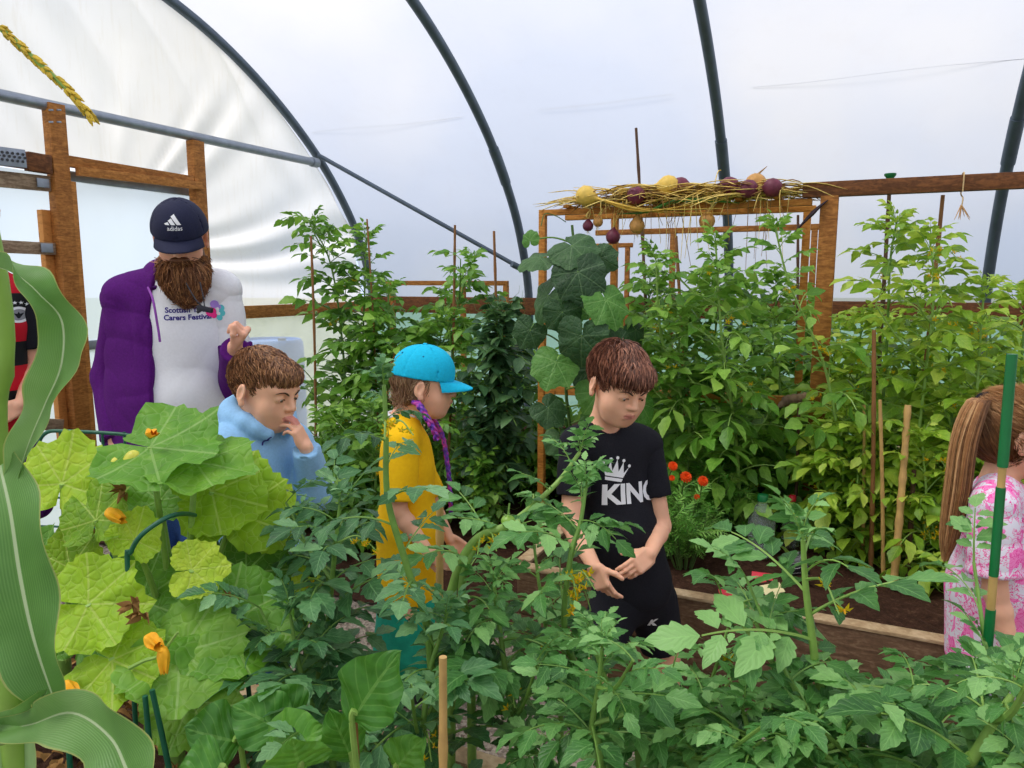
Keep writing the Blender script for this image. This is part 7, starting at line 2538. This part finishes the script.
def figure_man():
    root = thing('person', at_z(168, 625, 0), 'bearded man in navy cap and purple hoodie over white printed shirt, looking down', 'person', 'adults by the doorway')
    R = facing(.32, -1, 0)
    D = 3.0
    J = dict(neck=at(182, 277, 3.04), chest=at(180, 332, 3.04), waist=at(182, 400, 3.02), pelvis=at(182, 470, 3.02),
             shR=at(124, 298, 3.0), shL=at(224, 290, 3.06), elR=at(112, 376, 3.06), elL=at(238, 386, 3.06),
             wrR=at(116, 444, 2.92), wrL=at(235, 347, 2.78), hipR=at(158, 490, 3.02), hipL=at(200, 490, 3.02),
             knR=at(156, 570, 2.98), knL=at(204, 570, 2.98), anR=at(152, 612, 3.04), anL=at(206, 612, 3.04))
    J['anR'][2] = J['anL'][2] = .09
    J['wx'] = 1.28
    for q in 'RL':
        J['an' + q][2] = .075
    J['foot'] = nrm(V(-.05, -1, 0))[:2]
    hf = Fr(at(181, 238, 2.92), facing(.30, -1, 23, -2), 1.16)
    fL = frame_to(J['wrL'], at(245, 333, 2.76) - J['wrL'], V(-.75, .2, -.55), 1.0, False)
    if (fL.R[:, 0] @ V(-.3, -1, .3)) < 0: fL.R[:, 0] *= -1
    fR = frame_to(J['wrR'], V(-.05, -.25, -1), V(1, .2, 0), 1.0)
    if (fR.R[:, 0] @ V(0, -1, 0)) < 0: fR.R[:, 0] *= -1
    fist = ((70, 80, 40), (74, 84, 44), (78, 86, 46), (80, 86, 46))
    hL = hand_ops(fL, fist, thumb=((.35, .85, -.45), (-.35, .75, -.6)))
    hR = hand_ops(fR, ((20, 30, 20),) * 4)
    body_mesh(J, R, hf, 1.42, [hL, hR], .0042, root, M['skin_man'], M['lips'])
    face_parts(hf, root, M, .9, brow=(.12, .06, .03))
    f, (cv, cq), crown = cap(hf, root, M['navy_cap'], M['navy_cap'], h_low=.026, brim_len=.060, tilt=-2, grow=.015, dome=.022)
    # three rising bars and the word below, stitched on the front of the crown
    bvh = bvh_of(cv, cq)
    mb = MB()
    xd, yd = f.R @ V(-1, 0, 0), f.R @ V(0, 0, 1)
    o = f.p(0, .14, .050)
    bars = [[(-.030, 0), (-.016, 0), (-.0215, .0095), (-.0335, .0035)],
            [(-.011, 0), (.003, 0), (-.0095, .021), (-.0205, .0135)],
            [(.008, 0), (.022, 0), (.0005, .034), (-.0105, .0265)]]
    decal(mb, poly_flat([[(x * 1.05, y) for x, y in b] for b in bars], .005), bvh, o + yd * .006, xd, yd, .0016, reach=.5)
    decal(mb, text_flat('adidas', .0215, .0001), bvh, o - yd * .013, xd, yd, .0016, reach=.5)
    mb.build('cap_emblem', M['white_print'], crown)
    # beard and side hair
    s, P = hf.s, hf.p
    E = lambda c, r, k, op='u': (el(P(*c), np.array(r) * s, hf.R), k * s, op)
    o = [E((0, .040, -.088), (.070, .062, .056), 0), E((0, .060, -.124), (.064, .054, .060), .03), E((0, .058, -.165), (.036, .036, .036), .03),
         E((.056, .026, -.050), (.014, .030, .036), .02), E((-.056, .026, -.050), (.014, .030, .036), .02),
         E((0, .096, -.040), (.032, .014, .010), .008),
         E((0, .125, -.054), (.018, .030, .004), .004, 's')]
    v, q = sdf_mesh(o, .005)
    n = vnormals(v, q)
    mb = MB(); mb.add(v, [tuple(x) for x in q], 0, None, .25)
    lv = local(hf, v)
    rt, rn = pick(v, n, 3400, (lv[:, 1] > .0) & (lv[:, 2] < -.052), 5)
    d = np.tile(hf.R @ V(0, .10, -1), (len(rt), 1)) + (rt - P(0, .04, -.08)) * 4.0
    strands(mb, rt, rn, d, .062, .0015, .011, 6, 6, wob=.38)
    rt, rn = pick(v, n, 500, (lv[:, 2] > -.062) & (lv[:, 2] < -.040) & (lv[:, 1] > .045), 7)
    d = np.tile(hf.R @ V(0, .1, -1), (len(rt), 1)) + (hf.R @ V(1, 0, 0)) * (local(hf, rt)[:, :1] * 25)
    strands(mb, rt, rn, d, .030, .0013, .004, 5, 8, wob=.25)
    mb.build('beard', M['beard'], root)
    # white shirt
    o = torso_ops(J, R, 1.42, .012, .012) + [(rc(J['waist'], J['pelvis'] + V(0, 0, .03), .140, .140), .06, 'u')]
    o += [(bx(at(180, 441, 2.88)*V(0,0,1) + V(J['pelvis'][0], J['pelvis'][1], -.4), V(.6, .6, .4), None, .002), .004, 's'),
          (rc(J['neck'] + V(0, -.01, .02), J['neck'] + V(0, -.04, .12), .070, .075), .006, 's')]
    v, qd = sdf_mesh(o, .0065)
    v = folds(v, vnormals(v, qd), .008, 17, [(.3, .1, 1), (1, .2, -.6), (.2, 0, 1)], 51)
    allv, allq = v, qd
    a, c = sdf_mesh(sleeve(J, 'L', .62, .066, .070, .055), .006)
    a = folds(a, vnormals(a, c), .006, 30, [J['elL'] - J['shL']], 52)
    tee = qmesh('tee_shirt', np.concatenate([v, a]), np.concatenate([qd, c + len(v)]), M['white_cotton'], root)
    bvh = bvh_of(np.concatenate([v, a]), np.concatenate([qd, c + len(v)]))
    xd, yd = nrm(V(1, .30, 0)), nrm(V(.03, -.1, 1))
    mb = MB()
    decal(mb, text_flat('Scottish Young', .0285, .0009, align='LEFT'), bvh, at(161.5, 316, 2.82), xd, yd)
    decal(mb, text_flat('Carers Festival', .0285, .0009, align='LEFT'), bvh, at(160.5, 323.5, 2.82), xd, yd)
    tag(mb.build('shirt_lettering', M['print_navy'], tee), 'dark blue words Scottish Young Carers Festival')
    mb = MB()
    circ = lambda cx, cy, r, n=18: [(cx + r * math.cos(t), cy + r * math.sin(t)) for t in np.linspace(0, 6.283, n + 1)[:-1]]
    oo = at(212, 317, 2.82)
    decal(mb, poly_flat([circ(-.018, -.004, .019), circ(-.008, -.02, .011)]), bvh, oo, xd, yd, .002, 0)
    decal(mb, poly_flat([circ(-.004, .026, .016), circ(.010, .014, .010)]), bvh, oo, xd, yd, .0025, 1)
    decal(mb, poly_flat([circ(.020, .010, .013), circ(.022, -.010, .013), circ(.012, -.028, .012)]), bvh, oo, xd, yd, .0022, 2)
    decal(mb, poly_flat([circ(.006, .006, .0065), circ(.010, -.012, .0065)]), bvh, oo, xd, yd, .003, 3)
    tag(mb.build('shirt_logo', [M['logo_pink'], M['logo_lilac'], M['logo_teal'], M['white_print']], tee), 'flower of pink, lilac and teal petals')
    # clip on a cord
    mb = MB()
    cp = at(205, 309, 2.79)
    mb.box(cp, (.030, .008, .010), facing(-.1, -1, 0) @ np.array([[.97, 0, -.2], [0, 1, 0], [.2, 0, .97]]), 0, .003)
    mb.tube([cp + V(-.01, 0, .0), cp + V(-.03, .0, -.012)], .007, 6)
    clip = mb.build('neck_clip', M['steel_dark'], root)
    mb = MB()
    mb.tube(spline([at(186, 283, 2.80), at(196, 300, 2.79), cp]), .0022, 6)
    mb.tube(spline([at(200, 282, 2.82), at(203, 296, 2.80), cp]), .0022, 6)
    mb.build('neck_cord', M['steel_dark'], clip)
    # hoodie: open front, right side forward, left side slipped behind the shoulder
    o = torso_ops(J, R, 1.42, .032, .026) + [(rc(J['waist'], J['pelvis'] + V(0, 0, .02), .160, .172), .06, 'u'),
         (rc(at(128, 330, 3.03), at(130, 440, 3.0), .082, .090), .08, 'u')]
    o += [(bx(J['pelvis'] + V(0, 0, -.345), V(.6, .6, .4), None, .002), .004, 's')]
    # open wedge at the front: remove everything image-right of the zip line and in front
    zx = at(165, 330, 3.0)[0]
    ex = at(247, 330, 3.0)[0]
    o += [(bx(V((zx + ex + .5) / 2, 2.62, 1.1), V((ex + .5 - zx) / 2, .385, 1.0), None, .02), .012, 's'), (el(J['shL'] + V(.03, 0, .0), V(.17, .25, .17)), .02, 's'),
          (rc(J['neck'] + V(0, 0, .0), J['neck'] + V(0, -.05, .14), .075, .085), .01, 's')]
    v, qd = sdf_mesh(o, .0065)
    allv, allq, b = [folds(v, vnormals(v, qd), .011, 20, [(.8, .1, .5), (1, .2, .1), (.4, 0, 1)], 61)], [qd], len(v)
    zip_bvh = bvh_of(allv[0], qd)
    d = nrm(J['wrR'] - J['elR'])
    o = chain([J['shR'] + V(.01, 0, -.01), J['elR'], J['wrR'] - d * .03], [.080, .074, .058], .03)
    o += [(bx(J['wrR'] + d * .045, V(.09, .09, .06), basis(d), .002), .004, 's')]
    a, c = sdf_mesh(o, .0065); a = folds(a, vnormals(a, c), .008, 24, [J['elR'] - J['shR'], (1, 0, .6)], 62)
    allv.append(a); allq.append(c + b); b += len(a)
    d = nrm(J['wrL'] - J['elL'])
    d0 = J['elL'] - J['shL']
    o = chain([J['shL'] + d0 * .55, J['elL'], J['wrL'] - d * .035], [.080, .076, .056], .03)
    o += [(bx(J['wrL'] + d * .04, V(.08, .08, .06), basis(d), .002), .004, 's'),
          (bx(J['shL'] + d0 * .55 - nrm(d0) * .06, V(.12, .12, .06), basis(d0), .002), .004, 's')]
    a, c = sdf_mesh(o, .0065); a = folds(a, vnormals(a, c), .008, 24, [J['wrL'] - J['elL'], (1, 0, .6)], 63)
    allv.append(a); allq.append(c + b); b += len(a)
    # hood bunched behind the neck and over the right shoulder
    hood = [J['neck'] + V(*p) for p in ((-.075, -.085, -.045), (-.10, -.03, .01), (-.09, .06, .03), (0, .10, .03), (.04, .09, .02), (.07, .07, .0))]
    o = chain(spline(hood, 4), list(np.interp(np.linspace(0, 1, 21), [0, .3, .6, 1], [.028, .042, .046, .026])), .02)
    a, c = sdf_mesh(o, .006); a = folds(a, vnormals(a, c), .006, 40, [(1, 0, .5), (0, 1, .5)], 64)
    allv.append(a); allq.append(c + b); b += len(a)
    h = qmesh('hoodie', np.concatenate(allv), np.concatenate(allq), M['purple'], root)
    # zip edge: rolled band down the opening
    mb = MB()
    pts = []
    for py in np.linspace(286, 446, 26):
        px = np.interp(py, [286, 330, 400, 446], [155, 166, 167, 169])
        p = at(px - 1, py, 2.5); q = at(px - 1, py, 3.4)
        hit = zip_bvh.ray_cast(Vector(p), Vector(nrm(q - p)), 1.5)
        if hit[0] is not None and (not pts or abs(hit[0][1] - pts[-1][1]) < .05):
            pts.append(np.array(hit[0]) + V(.002, -.004, 0))
    if len(pts) > 3:
        mb.tube(pts, .011, 8)
        mb.build('zip_band', M['purple_dark'], h)
    mb = MB()
    mb.tube(spline([J['neck'] + V(-.085, -.115, -.04), at(153, 300, 2.80), at(158, 328, 2.79), at(160, 342, 2.79)], 6), .0045, 6)
    mb.build('drawstring', plain('lilac_cord', srgb(140, 70, 165), .8), h)
    # jeans
    o = [(rcs(J['pelvis'] + V(0, 0, -.05), J['pelvis'] + V(0, 0, .13), .188, .178, R, .72), 0, 'u'), (bx(J['pelvis'] + V(0, 0, .33), V(.4, .4, .2), None, .002), .004, 's')]
    for q in 'RL':
        o += chain([J['hip' + q], J['kn' + q], J['an' + q]], [.10, .078, .065], .04)
    v, qd = sdf_mesh(o, .009)
    qmesh('jeans', v, qd, M['denim'], root)
    for q in 'RL':
        shoe(root, J['an' + q], J['foot'], 1.25, M['dark_shoe'], M['grey_sole'])

def figure_jersey():
    D = 3.3
    ox = at(-12, 380, D)
    root = thing('person', V(ox[0], ox[1], 0), 'person in red and black striped football shirt by the doorway', 'person', 'adults by the doorway')
    R = facing(.75, -.8, 0)
    dx = lambda px, py, d=D: at(px, py, d)
    J = dict(neck=dx(-14, 272), chest=dx(-10, 325), waist=dx(-10, 385), pelvis=dx(-12, 445),
             shR=dx(-46, 294, 3.22), shL=dx(18, 294, 3.38), elR=dx(-56, 372, 3.2), elL=dx(35, 366, 3.42),
             wrR=dx(-40, 430, 3.1), wrL=dx(20, 405, 3.22), hipR=dx(-28, 470), hipL=dx(6, 470, 3.34),
             knR=dx(-26, 535), knL=dx(8, 535, 3.34), anR=dx(-26, 580), anL=dx(8, 580, 3.36))
    J['anR'][2] = J['anL'][2] = .085
    for q in 'RL':
        J['an' + q][2] = .075
    J['foot'] = nrm(V(.45, -1, 0))[:2]
    hf = Fr(dx(-27, 222, 3.27), facing(.9, -.6, 18), 1.1)
    fR = frame_to(J['wrR'], V(.3, -.3, -.9), V(.9, .3, 0), .95)
    fL = frame_to(J['wrL'], V(-.6, -.5, -.5), V(-.3, .8, 0), .95)
    body_mesh(J, R, hf, 1.22, [hand_ops(fR), hand_ops(fL)], .006, root, M['skin_boy'], M['lips'])
    face_parts(hf, root, M, .6)
    short_hair(hf, 'hair', root, M['hair_brown'], N=900, seed=9, thick=.006, length=.03)
    o = torso_ops(J, R, 1.22, .014, .014) + [(rc(J['waist'], J['pelvis'], .125, .130), .05, 'u')]
    o += [(bx(J['pelvis'] + V(0, 0, -.25), V(.5, .5, .2), None, .002), .004, 's'),
          (rc(J['neck'] + V(0, 0, .01), J['neck'] + V(.02, -.02, .1), .062, .066), .005, 's')]
    v, qd = sdf_mesh(o, .007)
    bv = bvh_of(v, qd)
    allv, allq, b = [v], [qd], len(v)
    js = qmesh('striped_shirt', v, qd, M['red_stripe'], root)
    for q in 'RL':
        a, c = sdf_mesh(sleeve(J, q, .72, .060, .060, .048), .007)
        qmesh('sleeve', a, c, M['black_cotton'], root)
    circ = lambda cx, cy, r, n=24: [(cx + r * math.cos(t), cy + r * math.sin(t)) for t in np.linspace(0, 6.283, n + 1)[:-1]]
    mb = MB()
    xd = nrm(V(1, .42, 0)); yd = V(0, 0, 1); oo = at(7, 317, 3.1)
    decal(mb, poly_flat([circ(0, 0, .036)]), bv, oo, xd, yd, .002, 0, .6)
    decal(mb, poly_flat([circ(0, 0, .025)]), bv, oo, xd, yd, .003, 1, .6)
    decal(mb, poly_flat([[(-.016, .008), (-.004, .004), (0, .014), (.004, .004), (.016, .008), (.008, -.006), (.003, -.016), (-.003, -.016), (-.008, -.006)]]), bv, oo, xd, yd, .004, 2, .6)
    star = lambda cx, cy, r: [(cx + r * (1 if i % 2 == 0 else .42) * math.sin(i * math.pi / 5), cy + r * (1 if i % 2 == 0 else .42) * math.cos(i * math.pi / 5)) for i in range(10)]
    tag(mb.build('crest', [M['white_print'], plain('crest_grey', (.25, .25, .27), .6), M['black_cotton']], js), 'round white crest under four stars')
    for sx_, sy_ in ((-.028, .046), (-.010, .053), (.010, .053), (.028, .046)):
        mb = MB(); decal(mb, poly_flat([star(sx_, sy_, .009)]), bv, oo, xd, yd, .002, 0, .6); mb.build('star', M['white_print'], js)
    # purple coat tied at the waist and dark trousers
    o = [(el(J['pelvis'] + V(0, 0, .02), V(.160, .135, .05), R), 0, 'u'),
         (rc(J['pelvis'] + R @ V(-.10, .10, 0), J['pelvis'] + R @ V(-.13, .12, -.30), .04, .05), .03, 'u'),
         (rc(J['pelvis'] + R @ V(-.14, -.02, 0), J['pelvis'] + R @ V(-.17, -.02, -.32), .06, .07), .03, 'u')]
    v, qd = sdf_mesh(o, .008)
    v = folds(v, vnormals(v, qd), .01, 24, [(.3, .1, 1), (1, .2, .4)], 71)
    qmesh('tied_coat', v, qd, M['purple'], root)
    o = [(el(J['pelvis'] + V(0, 0, -.05), V(.135, .115, .11), R), 0, 'u')]
    for q in 'RL':
        o += chain([J['hip' + q], J['kn' + q], J['an' + q]], [.085, .065, .05], .03)
    v, qd = sdf_mesh(o, .009)
    qmesh('trousers', v, qd, M['black_cotton'], root)
    for q in 'RL':
        shoe(root, J['an' + q], J['foot'], 1.1, M['dark_shoe'], M['grey_sole'])
for fn in (figure_black, figure_blue, figure_girl, figure_pink, figure_man, figure_jersey):
    fn()
SKY, SUN, EXPO = 1.05, 4.0, 0.45
# ------------------------------------------------------------------ daylight
w = bpy.data.worlds.new('overcast_sky')
SC.world = w
w.use_nodes = True
nt = w.node_tree
nt.nodes.clear()
out = nt.nodes.new('ShaderNodeOutputWorld')
bg = nt.nodes.new('ShaderNodeBackground')
tc = nt.nodes.new('ShaderNodeTexCoord')
ns = nt.nodes.new('ShaderNodeTexNoise')
ns.inputs['Scale'].default_value = 2.2
ns.inputs['Detail'].default_value = 5.0
nt.links.new(tc.outputs['Generated'], ns.inputs['Vector'])
cr = nt.nodes.new('ShaderNodeValToRGB')
cr.color_ramp.elements[0].position = .40
cr.color_ramp.elements[0].color = (.60, .72, .98, 1)
cr.color_ramp.elements[1].position = .60
cr.color_ramp.elements[1].color = (1.0, .98, .97, 1)
nt.links.new(ns.outputs[0], cr.inputs[0])
nt.links.new(cr.outputs[0], bg.inputs[0])
bg.inputs[1].default_value = SKY
nt.links.new(bg.outputs[0], out.inputs[0])
L = bpy.data.lights.new('sun', 'SUN')
L.energy = SUN
L.angle = math.radians(25)
L.color = (1.0, .96, .90)
lo = bpy.data.objects.new('sun', L)
# high, from the left
lo.rotation_euler = Vector((.55, .15, -1)).to_track_quat('-Z', 'Y').to_euler()
COL.objects.link(lo)
SC.cycles.use_denoising = True
SC.cycles.max_bounces = 10
SC.cycles.diffuse_bounces = 5
SC.cycles.transparent_max_bounces = 24
SC.cycles.transmission_bounces = 8
SC.cycles.sample_clamp_indirect = 8.0
cam = bpy.data.cameras.new('camera')
cam.sensor_fit = 'HORIZONTAL'
cam.sensor_width = 36.0
cam.lens = F_PX * 36.0 / 1024.0
cam.clip_start = 0.05
cam.clip_end = 200
co = bpy.data.objects.new('camera', cam)
co.location = (0, 0, CAM_Z)
co.rotation_euler = (math.radians(90) - PITCH, 0, 0)
COL.objects.link(co)
SC.camera = co
vs_ = SC.view_settings
SC.display_settings.display_device = 'sRGB'
vs_.view_transform = 'Standard'
vs_.look = 'None'
vs_.gamma = 1.0
vs_.use_curve_mapping = False
vs_.exposure = EXPO
